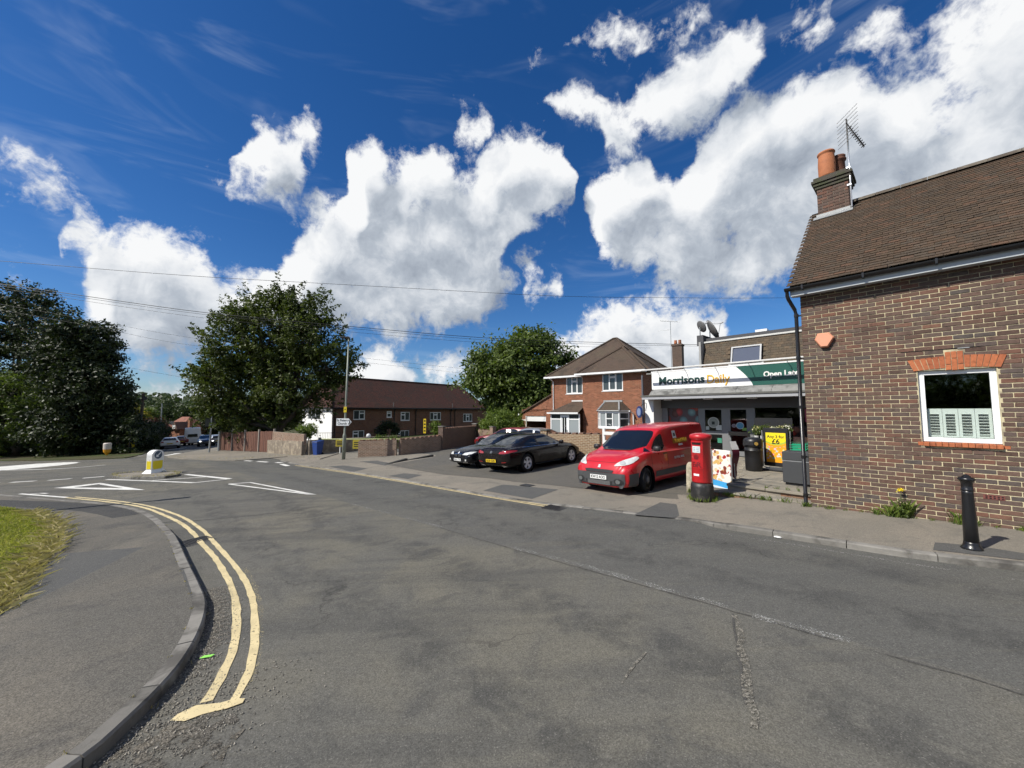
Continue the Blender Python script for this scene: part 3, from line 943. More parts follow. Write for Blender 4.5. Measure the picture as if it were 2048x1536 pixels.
MB().box(-.2, .2, -.16, .16, 0, .006).build('frame', IRON, o); MB().box(-.17, .17, -.13, .13, 0, .009).build('lid', mat('cover_iron', (.03, .03, .03), .6, var=.3, bump=.5, bscale=90), o)

# ------------------------------------------------------------------ the brick cottage
def proj(p):
  x_, y_, z_ = p[0], p[1], p[2] - EYE
  c, s = cos(PITCH), sin(PITCH)
  f = c * y_ + s * z_
  if f < .1: return None
  return (1024 + FPX * x_ / f, 768 - FPX * (-s * y_ + c * z_) / f, f)
def brick_clay(name, cols, rough=.85):
  m, n, b = new_mat(name)
  gi_ = n.n('ShaderNodeNewGeometry').outputs['Random Per Island']
  oi = n.n('ShaderNodeObjectInfo')
  fr = n.m('FRACT', n.m('ADD', n.m('MULTIPLY', gi_, 7.31), n.m('MULTIPLY', oi.outputs['Random'], 3.77)))
  cr = n.n('ShaderNodeValToRGB'); n.inp(cr.inputs[0], fr)
  cr.color_ramp.elements[0].color = (*cols[0], 1); cr.color_ramp.elements[0].position = 0
  cr.color_ramp.elements[1].color = (*cols[-1], 1); cr.color_ramp.elements[1].position = 1
  for i, c in enumerate(cols[1:-1]):
    x = cr.color_ramp.elements.new((i + 1) / (len(cols) - 1)); x.color = (*c, 1)
  v = n.n('ShaderNodeNewGeometry').outputs['Position']
  k = n.m('MULTIPLY_ADD', n.m('SUBTRACT', n.noise(v, 22, 6, .65), .5), .9, 1)
  c = n.mix(1., cr.outputs[0], n_comb(n, k), 'MULTIPLY')
  soot = n.ramp(n.noise(v, 9, 5, .65), .52, .75)
  c = n.mix(n.m('MULTIPLY', soot, .5), c, (.022, .017, .016, 1))
  eff = n.ramp(n.noise(v, 1.6, 5, .6), .60, .78)
  c = n.mix(n.m('MULTIPLY', eff, .22), c, (.30, .27, .22, 1))
  n.inp(b.inputs['Base Color'], c)
  b.inputs['Roughness'].default_value = rough
  b.inputs['Specular IOR Level'].default_value = .25
  bn = n.n('ShaderNodeBump'); bn.inputs['Strength'].default_value = .5; bn.inputs['Distance'].default_value = .004
  n.inp(bn.inputs['Height'], n.noise(v, 60, 6, .7)); n.inp(b.inputs['Normal'], bn.outputs[0])
  MATS[name] = m
  return m
CBRICK = brick_clay('cottage_brick', [(.088, .056, .044), (.122, .072, .054), (.104, .078, .065), (.155, .076, .053), (.096, .068, .055), (.132, .084, .066), (.084, .070, .064), (.17, .088, .060)])
RBRICK = brick_clay('red_rubber_brick', [(.36, .115, .05), (.42, .14, .062), (.33, .105, .05)])
MORTAR = mat('lime_mortar', (.54, .475, .31), .95, var=.2, vscale=14, bump=.5, bscale=90, col2=(.25, .215, .155), c2scale=1.3, c2lo=.48, c2hi=.62, objc=False, spec=.1)
CTILE = brick_clay('clay_roof_tile', [(.066, .046, .031), (.078, .054, .035), (.068, .050, .035), (.092, .058, .037), (.060, .045, .032), (.076, .058, .042), (.105, .060, .038)])

BRICK_ME = []
for k in range(5):
  b = MB().box(-.1075, .1075, 0, .055, -.0325, .0325, bev=.005)
  b.v = [(x_ + random.uniform(-.0022, .0022), y_ + (random.uniform(-.0015, .0015) if y_ < .02 else 0), z_ + random.uniform(-.0018, .0018)) for x_, y_, z_ in b.v]
  BRICK_ME.append(b.mesh('brick', CBRICK))
HALF_ME = MB().box(-.0512, .0512, 0, .055, -.0325, .0325, bev=.005).mesh('brick', CBRICK)

def lay_bricks(parent, u0, u1, z0, z1, holes, want, M=None, stuff_name='brickwork', m=CBRICK, kind='stuff', frac=1.):
  """running bond on the plane y = 0 of the parent's frame; `want` bricks that show largest become parts, the rest one part"""
  PW = parent.matrix_world.copy() if parent.parent is None else parent.parent.matrix_world @ parent.matrix_local
  recs = []
  nz = int((z1 - z0) / .075)
  for k in range(nz):
    z = z0 + .0375 + k * .075
    u = u0 + (.05625 if k % 2 else .1125)
    if k % 2: recs.append((u0 + .0512, z, True))
    start = u0 + (.1075 if k % 2 == 0 else .1125 + .1075)
    x_ = start
    while x_ + .1075 <= u1 + .001:
      recs.append((x_, z, False)); x_ += .225
    rem = u1 - (x_ - .1125)
    if rem > .06: recs.append((x_ - .1125 + .0612, z, True))
  keep = []
  for (x_, z, half) in recs:
    hw = .0512 if half else .1075
    if any((x_ + hw > h[0] + .004 and x_ - hw < h[1] - .004 and z + .03 > h[2] and z - .03 < h[3]) for h in holes):
      # try to cut the brick at the hole's edge
      for h in holes:
        if z + .03 > h[2] and z - .03 < h[3] and x_ + hw > h[0] and x_ - hw < h[1]:
          lw = h[0] - .008 - (x_ - hw); rw = (x_ + hw) - (h[1] + .008)
          if lw > .02: keep.append((x_ - hw + lw / 2, z, lw / 2))
          if rw > .02: keep.append((x_ + hw - rw / 2, z, rw / 2))
          break
      continue
    keep.append((x_, z, hw))
  scored = []
  for q in keep:
    x_, z, hw = q
    w_ = PW @ Vector((x_, 0, z)); pr = proj(w_)
    s_ = 0
    if pr and -20 < pr[0] < 2068 and -20 < pr[1] < 1556 and hw > .09: s_ = 1 / pr[2]
    scored.append((s_, q))
  scored.sort(key=lambda t: -t[0])
  big = [q for s_, q in scored[:want] if s_ > 0]
  bigset = set(big)
  rest = MB()
  for q in keep:
    x_, z, hw = q
    y_ = random.uniform(-.003, .003); rz = random.uniform(-.006, .006)
    if q in bigset:
      o = link('brick', random.choice(BRICK_ME), parent, (x_ + random.uniform(-.002, .002), y_, z + random.uniform(-.0015, .0015)), (0, random.uniform(-.005, .005), rz))
    else:
      M_ = Matrix.Translation((x_, y_, z)) @ Matrix.Rotation(rz, 4, 'Z')
      rest.box(-hw, hw, 0, .055, -.0325, .0325, M_, bev=.004)
  if rest.v:
    o = rest.build(stuff_name, m, parent)
    if kind: o['kind'] = kind
  return len(keep)

cott = empty('brick_cottage', (C0.x, C0.y, 0), math.atan2(R_U.y, R_U.x), 'dark brown brick cottage with tiled roof and a single white window', 'house')
bpy.context.view_layer.update()
CW, CD, CZ = 8.0, 5.4, 4.62                  # width, depth, eaves
WIN = (1.585, 2.445, 1.60, 2.79)
core = MB()
# mortar core with the window opening left out
core.box(.004, WIN[0] + .003, .008, .22, -.3, CZ); core.box(WIN[1] - .003, CW, .008, .22, -.3, CZ)
core.box(WIN[0], WIN[1], .008, .22, -.3, WIN[2] - .07); core.box(WIN[0], WIN[1], .008, .22, WIN[3] + .03, CZ)
core.build('mortar_bed', MORTAR, cott)
CW_M = brick_mat('cottage_far_brick', [(.07, .04, .033), (.10, .055, .04), (.12, .06, .045)], (.33, .29, .2))
sides = MB()
sides.box(.0, .22, .225, CD, -.3, CZ - .05)
sides.box(CW - .22, CW, .225, CD, -.3, CZ - .05); sides.box(.22, CW - .22, CD - .22, CD, -.3, CZ - .05)
for x_ in (0., CW - .22):
  sides.add([(x_, .225, CZ - .05), (x_ + .22, .225, CZ - .05), (x_ + .22, CD, CZ - .05), (x_, CD, CZ - .05), (x_, 2.7, 7.1), (x_ + .22, 2.7, 7.1)], [(0, 4, 3), (1, 2, 5), (0, 1, 5, 4), (2, 3, 4, 5)])
sides.build('side_wall', CW_M, cott)
archhole = (1.56, 2.47, 2.785, 2.985)
keyhole_ = (1.915, 2.115, 3.0, 3.125)
lay_bricks(cott, 0, CW, -.15, CZ, [(WIN[0] - .002, WIN[1] + .002, WIN[2] - .075, WIN[3] + .02), archhole, keyhole_], 300)
# cut-brick and arch: gauged red bricks fanned over the opening
ac, zb = 2.015, 2.80
def arch_z(u_, top):
  c_ = .035 * (1 - ((u_ - ac) / .5) ** 2)
  return zb + c_ + (top * .205)
def arch_brick(ua0, ua1, ut0, ut1):
  b = MB()
  pts = [(ua0, arch_z(ua0, 0)), (ua1, arch_z(ua1, 0)), (ut1, arch_z(ut1, 1)), (ut0, arch_z(ut0, 1))]
  g_ = .0035
  cx_, cz_ = sum(p[0] for p in pts) / 4, sum(p[1] for p in pts) / 4
  pts = [(p[0] + (g_ if p[0] < cx_ else -g_), p[1] + (g_ if p[1] < cz_ else -g_)) for p in pts]
  vs = [(p[0], -.013, p[1]) for p in pts] + [(p[0], .08, p[1]) for p in pts]
  b.add(vs, [(0, 1, 2, 3), (7, 6, 5, 4), (0, 4, 5, 1), (1, 5, 6, 2), (2, 6, 7, 3), (3, 7, 4, 0)])
  return b
for s_ in (-1, 1):
  for k in range(6):
    a0, a1 = .102 + k * .061, .102 + (k + 1) * .061
    t0, t1 = .102 + k * .073, .102 + (k + 1) * .073
    q = [ac + s_ * a0, ac + s_ * a1, ac + s_ * t0, ac + s_ * t1]
    if s_ < 0: q = [q[1], q[0], q[3], q[2]]
    arch_brick(*q).build('brick', RBRICK, cott, fix=True)
MB().box(1.56, 2.47, -.004, .08, 2.81, 3.0).box(1.908, 2.122, -.006, .08, 2.80, 3.11).build('mortar_bed', MORTAR, cott)
for x0_, parts_ in ((-.1, [(2.80, 2.885), (2.893, 3.10)]), (-.0325, [(2.795, 2.985), (2.993, 3.105)]), (.035, [(2.80, 2.885), (2.893, 3.105)])):
  for z0_, z1_ in parts_:
    MB().box(ac + x0_ + .002, ac + x0_ + .0635, -.016, .07, z0_, z1_, bev=.004).build('brick', RBRICK, cott)
# brick-on-edge sill
for k in range(14):
  x0_ = 1.53 + k * .0705
  pr_ = -.05 if 0 < k < 13 else .0
  MB().box(x0_ + .002, x0_ + .0685, pr_, .10, WIN[2] - .072 + (0 if 0 < k < 13 else .002), WIN[2] - .004, Matrix.Translation((0, 0, random.uniform(-.002, .002))), bev=.006).build('brick', RBRICK, cott)
MB().box(1.535, 2.51, .006, .10, WIN[2] - .07, WIN[2] - .008).build('mortar_bed', mat('sill_mortar', (.34, .2, .12), .9), cott)
# window: plastic frame, pane, room behind and half shutters
def recess_window(parent, u0, u1, z0, z1, y, fw=.062, mull=(), trans=None, m=WHITE_PVC, pane_m=PANE, cur=None, opener=(), name='window', sill=0.):
  """casement window in the plane y of its parent: window > frame, pane, sill"""
  w = empty(name, (0, 0, 0)); w.parent = parent
  f = MB()
  f.box(u0, u1, y, y + .07, z0, z0 + fw, bev=.006); f.box(u0, u1, y, y + .07, z1 - fw, z1, bev=.006)
  f.box(u0, u0 + fw, y + .001, y + .069, z0 + fw, z1 - fw); f.box(u1 - fw, u1, y + .001, y + .069, z0 + fw, z1 - fw)
  f.build('frame', m, w)
  xs_ = [u0 + fw] + [q for q in mull] + [u1 - fw]
  for q in mull:
    MB().box(q - fw * .4, q + fw * .4, y + .003, y + .066, z0 + fw, z1 - fw).build('mullion', m, w)
  for i in range(len(xs_) - 1):
    a_, c_ = xs_[i] + (fw * .4 if i else 0), xs_[i+1] - (fw * .4 if i < len(xs_) - 2 else 0)
    zz = [(z0 + fw, z1 - fw)]
    if trans and i in trans:
      tz = trans[i]
      MB().box(a_, c_, y + .004, y + .064, tz - fw * .4, tz + fw * .4).build('transom', m, w)
      zz = [(z0 + fw, tz - fw * .4), (tz + fw * .4, z1 - fw)]
    for j, (q0, q1) in enumerate(zz):
      op = (i, j) in opener
      if op:
        s2 = MB(); t_ = fw * .55
        s2.box(a_ + .004, c_ - .004, y - .012, y + .03, q0 + .004, q0 + t_); s2.box(a_ + .004, c_ - .004, y - .012, y + .03, q1 - t_, q1 - .004)
        s2.box(a_ + .004, a_ + t_, y - .011, y + .03, q0 + t_, q1 - t_); s2.box(c_ - t_, c_ - .004, y - .011, y + .03, q0 + t_, q1 - t_)
        s2.build('sash', m, w)
      MB().box(a_, c_, y + .032, y + .04, q0, q1).build('pane', pane_m, w)
  if sill > 0:
    MB().box(u0 - .04, u1 + .04, y - sill, y + .02, z0 - .045, z0 - .002, bev=.008).build('sill', m, w)
  if cur is not None:
    MB().box(u0 + fw, u1 - fw, y + .07, y + .09, z0 + fw, z1 - fw).build('blind', cur, w)
  return w
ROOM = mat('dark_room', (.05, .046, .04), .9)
w = recess_window(cott, WIN[0], WIN[1], WIN[2], WIN[3] + .018, .055, .075, pane_m=CLEAR)
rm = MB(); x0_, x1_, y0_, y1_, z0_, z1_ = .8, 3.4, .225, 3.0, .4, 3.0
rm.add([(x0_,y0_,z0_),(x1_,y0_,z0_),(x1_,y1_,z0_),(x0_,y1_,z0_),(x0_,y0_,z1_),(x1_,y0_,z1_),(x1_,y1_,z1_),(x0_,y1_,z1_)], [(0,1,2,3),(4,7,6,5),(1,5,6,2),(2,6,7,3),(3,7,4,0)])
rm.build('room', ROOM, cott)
SHUT = mat('shutter_white', (.82, .84, .80), .45, var=.05)
sh0, sh1, shz0, shz1 = WIN[0] + .075, WIN[1] - .075, WIN[2] + .078, WIN[2] + .56
pw_ = (sh1 - sh0) / 4
for k in range(4):
  a_, c_ = sh0 + k * pw_ + .002, sh0 + (k + 1) * pw_ - .002
  s = MB()
  s.box(a_, a_ + .034, .16, .185, shz0, shz1); s.box(c_ - .034, c_, .16, .185, shz0, shz1)
  s.box(a_ + .034, c_ - .034, .161, .184, shz0, shz0 + .03); s.box(a_ + .034, c_ - .034, .161, .184, shz1 - .085, shz1)
  so_ = s.build('shutter', SHUT, w)
  for q in range(8):
    z = shz0 + .055 + q * (shz1 - shz0 - .155) / 7
    M_ = Matrix.Translation((0, .172, z)) @ Matrix.Rotation(radians(-42 + random.uniform(-3, 3)), 4, 'X')
    MB().box(a_ + .035, c_ - .035, -.022, .022, -.004, .004, M_).build('slat', SHUT, w)
# roof
RY0, RZ0, RY1, RZ1 = -.30, 4.64, 2.70, 7.24
sl_len = math.hypot(RY1 - RY0, RZ1 - RZ0); pit = math.atan2(RZ1 - RZ0, RY1 - RY0)
deck = MB()
for s_ in (0, 1):
  ya, yb = (RY0 + .02, RY1) if s_ == 0 else (2 * RY1 - RY0, RY1)
  deck.add([(-.12, ya, RZ0 - .03), (CW + .1, ya, RZ0 - .03), (CW + .1, yb, RZ1 - .03), (-.12, yb, RZ1 - .03), (-.12, ya, RZ0 - .09), (CW + .1, ya, RZ0 - .09), (CW + .1, yb, RZ1 - .09), (-.12, yb, RZ1 - .09)],
             [(0, 1, 2, 3), (4, 7, 6, 5), (0, 4, 5, 1), (1, 5, 6, 2), (2, 6, 7, 3), (3, 7, 4, 0)])
deck.build('roof_deck', mat('roof_batten', (.03, .025, .02), .9), cott, fix=True)
TILE_ME = []
for k in range(4):
  b = MB().box(-.0805, .0805, 0, .18, -.0055, .0055)
  b.v = [(x_ + random.uniform(-.002, .002), y_ + (random.uniform(-.004, .004) if y_ < .1 else 0), z_ + random.uniform(-.002, .002)) for x_, y_, z_ in b.v]
  TILE_ME.append(b.mesh('tile', CTILE))
gauge = .0975
tiles = []
nrow = int(sl_len / gauge)
bpy.context.view_layer.update()
CMW = cott.matrix_world.copy()
for rrow in range(nrow):
  sy = rrow * gauge
  off = .0825 if rrow % 2 else 0
  x_ = -.16 + off
  while x_ < CW + .12:
    if not (rrow > nrow - 9 and -.08 < x_ < .70 and rrow * gauge > 3.42):
      tiles.append((x_ + .08, sy))
    x_ += .165
def tile_pos(x_, sy):
  return Vector((x_, RY0 + sy * cos(pit), RZ0 + sy * sin(pit) + .020))
sc_ = []
for t in tiles:
  pr = proj(CMW @ tile_pos(*t)); s_ = 0
  if pr and 0 < pr[0] < 2048 and 0 < pr[1] < 1536: s_ = 1 / pr[2]
  sc_.append((s_, t))
sc_.sort(key=lambda t: -t[0])
bigt = set(t for s_, t in sc_[:300] if s_ > 0)
rest = MB()
sagf = lambda x_, s_: .018 * sin(x_ * 1.1 + .7) * sin(s_ / sl_len * pi)
for t in tiles:
  p_ = tile_pos(*t) + Vector((random.uniform(-.003, .003), 0, sagf(*t)))
  dy = random.uniform(-.006, .006)
  if random.random() < .012: dy -= .03
  ang = pit - radians(7.4) + random.uniform(-.012, .012)
  rot = Matrix.Rotation(random.uniform(-.012, .012), 4, 'Z')
  if t in bigt:
    o = link('tile', random.choice(TILE_ME), cott, p_ + Vector((0, dy * cos(pit), dy * sin(pit))), (ang, random.uniform(-.02, .02), random.uniform(-.01, .01)))
  else:
    rest.box(-.0805, .0805, dy, .18 + dy, -.0055, .0055, Matrix.Translation(p_) @ Matrix.Rotation(ang, 4, 'X') @ rot)
o = rest.build('roof_tiles', CTILE, cott); o['kind'] = 'stuff'
# rear slope: plain tiled sheet, ridge tiles
bk = MB().add([(-.14, 2*RY1-RY0, RZ0), (CW + .12, 2*RY1-RY0, RZ0), (CW + .12, RY1, RZ1), (-.14, RY1, RZ1)], [(3, 2, 1, 0)])
bk.build('rear_slope', mat('rear_tiles', (.09, .06, .04), .85, var=.3, vscale=6), cott)
RIDGE_M = mat('ridge_tile', (.085, .068, .052), .9, var=.3, vscale=9, bump=.4, objc=False, col2=(.16, .14, .11), c2scale=3)
for k in range(18):
  x0_ = .66 + k * .42
  b = MB()
  pr = []
  for q in range(7):
    a_ = pi * q / 6
    pr.append((cos(a_) * .13, sin(a_) * .10 - .035))
  vs = [(x0_ + .004, RY1 + p[0], RZ1 + p[1]) for p in pr] + [(x0_ + .416, RY1 + p[0], RZ1 + p[1]) for p in pr]
  b.add(vs, [(i, i+1, 8+i, 7+i) for i in range(6)] + [tuple(range(7)), tuple(range(13, 6, -1))])
  b.build('ridge_tile', RIDGE_M, cott, fix=True)
# eaves: soffit, fascia, gutter with brackets, downpipe
FASC = mat('fascia_pvc', (.42, .45, .47), .4, var=.05)
MB().box(-.12, CW + .1, -.225, -.20, 4.455, 4.635).box(-.12, CW + .1, -.20, .0, 4.47, 4.485).build('fascia', FASC, cott)
g_ = MB()
pr = [(-.28 + .062 * cos(a_), 4.615 + .062 * sin(a_)) for a_ in [pi + pi * k / 10 for k in range(11)]]
pr += [(-.28 + .056 * cos(a_), 4.615 + .056 * sin(a_)) for a_ in [pi + pi * k / 10 for k in range(10, -1, -1)]]
n_ = len(pr)
g_.add([(-.2, *p) for p in pr] + [(CW + .1, *p) for p in pr], [(i, (i+1) % n_, n_ + (i+1) % n_, n_ + i) for i in range(n_)] + [tuple(range(n_))[::-1], tuple(range(n_, 2*n_))])
go_ = g_.build('gutter', BLACK_PLASTIC, cott, fix=True)
for k in range(9):
  x_ = .1 + k * .9
  MB().box(x_ - .015, x_ + .015, -.35, -.21, 4.545, 4.56).box(x_ - .015, x_ + .015, -.352, -.345, 4.55, 4.63).build('bracket', BLACK_PLASTIC, go_)
dp = MB()
dp.tube([(-.16, -.28, 4.60), (-.16, -.28, 4.47), (-.15, -.24, 4.40), (-.085, -.07, 4.20), (-.07, -.05, 4.10), (-.07, -.05, .22), ], .034, 12)
dp.build('downpipe', BLACK_PLASTIC, cott, smooth=True)
for z in (4.08, 3.2, 2.2, 1.2, .45):
  MB().lathe([(.036, -.03), (.041, -.03), (.041, .03), (.036, .03)], 12, Matrix.Translation((-.07, -.05, z))).box(-.1, -.0, -.02, .02, z - .012, z + .012).build('pipe_clip', BLACK_PLASTIC, cott)
# chimney
ch = empty('chimney', (0, 0, 0)); ch.parent = cott
CX0, CX1, CY0, CY1, CZ0, CZ1 = .03, .64, 2.38, 2.98, 6.72, 7.70
MB().box(CX0 + .008, CX1 - .008, CY0 + .008, CY1 - .008, CZ0 - .6, CZ1).build('mortar_bed', mat('chimney_mortar', (.22, .19, .15), .95, var=.3, vscale=12), ch)
for k in range(int((CZ1 - CZ0) / .075) + 1):
  z = CZ0 + .0375 + k * .075
  for (ax, lo, hi) in (('f', CX0, CX1), ('s', CY0, CY1)):
    L_ = hi - lo
    cuts = [0, .205, .43, L_] if k % 2 else [0, .10, .32, .535, L_]
    for a_, c_ in zip(cuts[:-1], cuts[1:]):
      if c_ - a_ < .03: continue
      if ax == 'f': MB().box(lo + a_ + .004, lo + c_ - .004, CY0 - random.uniform(0, .004), CY0 + .06, z - .033, z + .033, bev=.004).build('brick', CBRICK, ch)
      else: MB().box(CX1 - .06, CX1 + random.uniform(0, .004), lo + a_ + .004, lo + c_ - .004, z - .033, z + .033, bev=.004).build('brick', CBRICK, ch)
CAPM = mat('chimney_cap', (.07, .062, .05), .95, var=.35, vscale=8, bump=.6, bscale=30, col2=(.05, .055, .03), c2scale=4)
zc = CZ1
for k, (ov, hh) in enumerate(((.03, .07), (.06, .07), (.09, .075), (.05, .07))):
  MB().box(CX0 - ov, CX1 + ov, CY0 - ov, CY1 + ov, zc + .004, zc + hh, bev=.006).build('oversailing_course', CAPM, ch); zc += hh + .004
fl = MB()
ov = .02
fl.add([(CX0 - ov, CY0 - ov, zc), (CX1 + ov, CY0 - ov, zc), (CX1 + ov, CY1 + ov, zc), (CX0 - ov, CY1 + ov, zc), (CX0 + .16, CY0 + .16, zc + .09), (CX1 - .16, CY0 + .16, zc + .09), (CX1 - .16, CY1 - .16, zc + .09), (CX0 + .16, CY1 - .16, zc + .09)],
       [(0, 1, 5, 4), (1, 2, 6, 5), (2, 3, 7, 6), (3, 0, 4, 7), (4, 5, 6, 7)])
fl.build('flaunching', CAPM, ch)
TERRA = mat('terracotta', (.40, .145, .062), .8, var=.22, vscale=9, bump=.2, bscale=50, col2=(.26, .10, .05), c2scale=3)
MB().lathe([(.165, 0), (.175, .05), (.178, .35), (.165, .56), (.158, .60), (.178, .615), (.185, .64), (.175, .665), (.15, .665), (.145, .3)], 28, Matrix.Translation((CX0 + .20, CY0 + .22, zc + .03))).build('chimney_pot', TERRA, ch, smooth=True)
MB().lathe([(.13, 0), (.14, .05), (.13, .42), (.16, .44), (.165, .47), (.13, .49), (.15, .52), (.15, .56), (.1, .56)], 24, Matrix.Translation((CX0 + .40, CY0 + .46, zc + .03))).build('chimney_pot', mat('sooty_pot', (.13, .055, .035), .85, var=.3), ch, smooth=True)
LEAD = mat('lead_flashing', (.30, .31, .31), .55, metal=.2, var=.25, vscale=9, bump=.3, bscale=20)
rz_ = lambda y_: RZ0 + (y_ - RY0) * math.tan(pit)
MB().box(CX0 - .08, CX1 + .06, CY0 - .16, CY0 - .005, 0, .012, Matrix.Translation((0, 0, rz_(CY0 - .1) + .04)) @ Matrix.Translation((0, CY0 - .1, 0)) @ Matrix.Rotation(pit, 4, 'X') @ Matrix.Translation((0, -CY0 + .1, 0))) \
  .box(CX0 - .03, CX1 + .03, CY0 - .012, CY0 + .01, rz_(CY0) - .02, rz_(CY0) + .09) \
  .add([(CX1 + .012, CY0 - .05, rz_(CY0 - .05) + .02), (CX1 + .012, CY1, rz_(RY1) + .0), (CX1 + .012, CY1, rz_(RY1) + .12), (CX1 + .012, CY0 - .05, rz_(CY0 - .05) + .12)], [(0, 1, 2, 3)]).build('flashing', LEAD, ch)
# aerial on the chimney: a thing of its own
ALU = mat('aluminium', (.62, .63, .64), .35, metal=.8, var=.08)
ae = empty('television_aerial', site(.68, 2.34, 7.0), math.atan2(R_U.y, R_U.x), 'silver multi-element television aerial on a mast strapped to the cottage chimney', 'aerial')
MB().tube([(0, 0, 0), (0, 0, 2.2)], .017, 10).build('mast', ALU, ae, smooth=True)
# boom tilts away to the right and down, elements run across it
b0, b1 = Vector((.02, -.03, 2.0)), Vector((.26, .38, 1.55))
MB().tube([b0 + Vector((-.02, -.02, .08)), b1], .012, 6).build('boom', mat('aerial_black', (.015, .015, .016), .5), ae)
ed = Vector((.80, -.52, .26)).normalized()
for k in range(8):
  c_ = Vector((.0, -.03, 2.30 - k * .095))
  MB().tube([c_ - ed * .24, c_ + ed * .27], .0058, 5).build('reflector_rod', ALU, ae)
for k in range(10):
  c_ = b0.lerp(b1, (k + 1) / 10.5)
  d_ = Vector((.7, -.5, .1)).normalized()
  MB().tube([c_ - d_ * .055, c_ + d_ * .055], .011, 5).tube([c_ - Vector((0, 0, .05)), c_ + Vector((0, 0, .05))], .008, 5).build('director', MATS['aerial_black'], ae)
for z in (.55, .98):
  MB().box(-.06, .02, -.03, .03, z - .02, z + .02).build('clamp', ALU, ae)
# alarm box
al = empty('alarm_box', site(.365, 0, 3.53), math.atan2(R_U.y, R_U.x), 'faded orange six-sided alarm box high on the brick cottage wall', 'alarm box')
hexp = [(-.105, .125), (.075, .125), (.15, .02), (.045, -.16), (-.06, -.16), (-.155, .0)]
ALM = mat('faded_orange', (.68, .30, .18), .5, var=.1, vscale=5)
def hexpr(sc, y0, y1):
  vs = [(p[0] * sc, y0, p[1] * sc) for p in hexp] + [(p[0], y1, p[1]) for p in hexp]
  return MB().add(vs, [(0, 1, 2, 3, 4, 5)[::-1], tuple(range(6, 12))] + [(i, (i+1) % 6, 6 + (i+1) % 6, 6 + i) for i in range(6)])
hexpr(.86, -.085, -.06).build('cover', ALM, al, fix=True)
hexpr(1.0, -.0595, .0).build('case', mat('alarm_side', (.48, .13, .07), .5), al, fix=True)
# crack above the arch: a mortar joint lost, with a slip of metal
MB().box(1.40, 2.30, -.002, .01, -.006, .006, Matrix.Translation((0, 0, 3.155))).build('open_joint', mat('joint_black', (.006, .006, .006), 1), cott)
MB().box(2.06, 2.19, -.008, .0, 3.146, 3.158).build('metal_slip', LEAD, cott)
ab = MB().box(2.2, 2.415, -.004, .02, .742, .808); ab.build('air_brick', mat('air_brick_red', (.16, .05, .04), .8), cott)
for k in range(5):
  for q in range(2):
    MB().box(2.222 + k * .04, 2.244 + k * .04, -.0065, .0, .752 + q * .028, .768 + q * .028).build('vent_slot', MATS['joint_black'], cott)

# ------------------------------------------------------------------ the shop behind it
RZ = math.atan2(R_U.y, R_U.x)
def uz(px, py, v):
  """along-front position and height of a pixel seen on the plane v metres behind the cottage front"""
  a_, c_ = (px - 1024) / FPX, (768 - py) / FPX
  c, s = cos(PITCH), sin(PITCH)
  d = Vector((a_, c - s * c_)); t = (v + C0.dot(R_N)) / d.dot(R_N)
  return ((d * t - C0).dot(R_U), EYE + t * (s + c * c_))
shop = empty('shop_building', (C0.x, C0.y, 0), RZ, 'single-storey shop with white and green sign board and a dark mansard roof', 'shop')
GREY_ALU = mat('grey_frame', (.22, .225, .23), .4, metal=.3, var=.08)
SHOPW = mat('shop_wall', (.62, .62, .60), .7, var=.12, vscale=2)
DARKB = brick_mat('dark_side_brick', [(.10, .055, .04), (.14, .07, .05), (.08, .05, .04)], (.2, .17, .13))
FL = .38
b = MB()
b.box(-6.62, 3.5, 10.2, 14, -.3, 3.7); b.box(-6.62, -6.4, 6.95, 10.2, -.3, 3.7); b.box(3.3, 3.5, 6.95, 10.2, -.3, 3.7); b.box(-6.4, 3.3, 6.0, 10.2, 3.05, 3.7)
b.build('wall', DARKB, shop)
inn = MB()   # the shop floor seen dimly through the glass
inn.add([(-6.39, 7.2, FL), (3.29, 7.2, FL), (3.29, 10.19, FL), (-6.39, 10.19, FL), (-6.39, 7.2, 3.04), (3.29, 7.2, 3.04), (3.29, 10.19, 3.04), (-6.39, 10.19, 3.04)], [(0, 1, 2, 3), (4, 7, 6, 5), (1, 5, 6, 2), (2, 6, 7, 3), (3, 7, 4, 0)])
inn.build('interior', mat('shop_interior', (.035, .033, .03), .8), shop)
MB().box(-6.72, -6.33, 5.95, 6.95, -.1, 2.62).build('pier', mat('white_render', (.74, .74, .72), .8, var=.06, bump=.2), shop)
MB().box(-6.40, 3.3, 6.62, 7.19, 2.24, 3.04).build('shutter_box', mat('dark_grey_beam', (.10, .10, .105), .5, var=.05), shop)
# shop front: frames, panes, doors
def U(px): return uz(px, 816, 6.8)[0]
sf = empty('shop_front', (0, 0, 0)); sf.parent = shop
edges = [-6.33, U(1337), U(1397), U(1406), U(1447), U(1456), U(1497), U(1510), -.55, .7, 3.2]
for a_, c_, nm in ((edges[0], edges[1], 'pilaster'), (edges[2], edges[3], 'post'), (edges[4], edges[5], 'post'), (edges[6], edges[7], 'pilaster'), (edges[8] - .04, edges[8] + .04, 'post'), (edges[9] - .04, edges[9] + .04, 'post')):
  MB().box(a_, c_, 6.76, 6.86, FL, 2.24).build(nm, GREY_ALU, sf)
MB().box(edges[0], edges[1], 6.70, 6.759, FL, 2.24).build('pilaster', mat('grey_pilaster', (.30, .30, .31), .5, var=.06), sf)
SPANE = CLEAR
def shop_pane(a_, c_, z0, z1):
  MB().quad((a_, 6.81, z0), (c_, 6.81, z0), (c_, 6.81, z1), (a_, 6.81, z1)).build('pane', SPANE, sf)
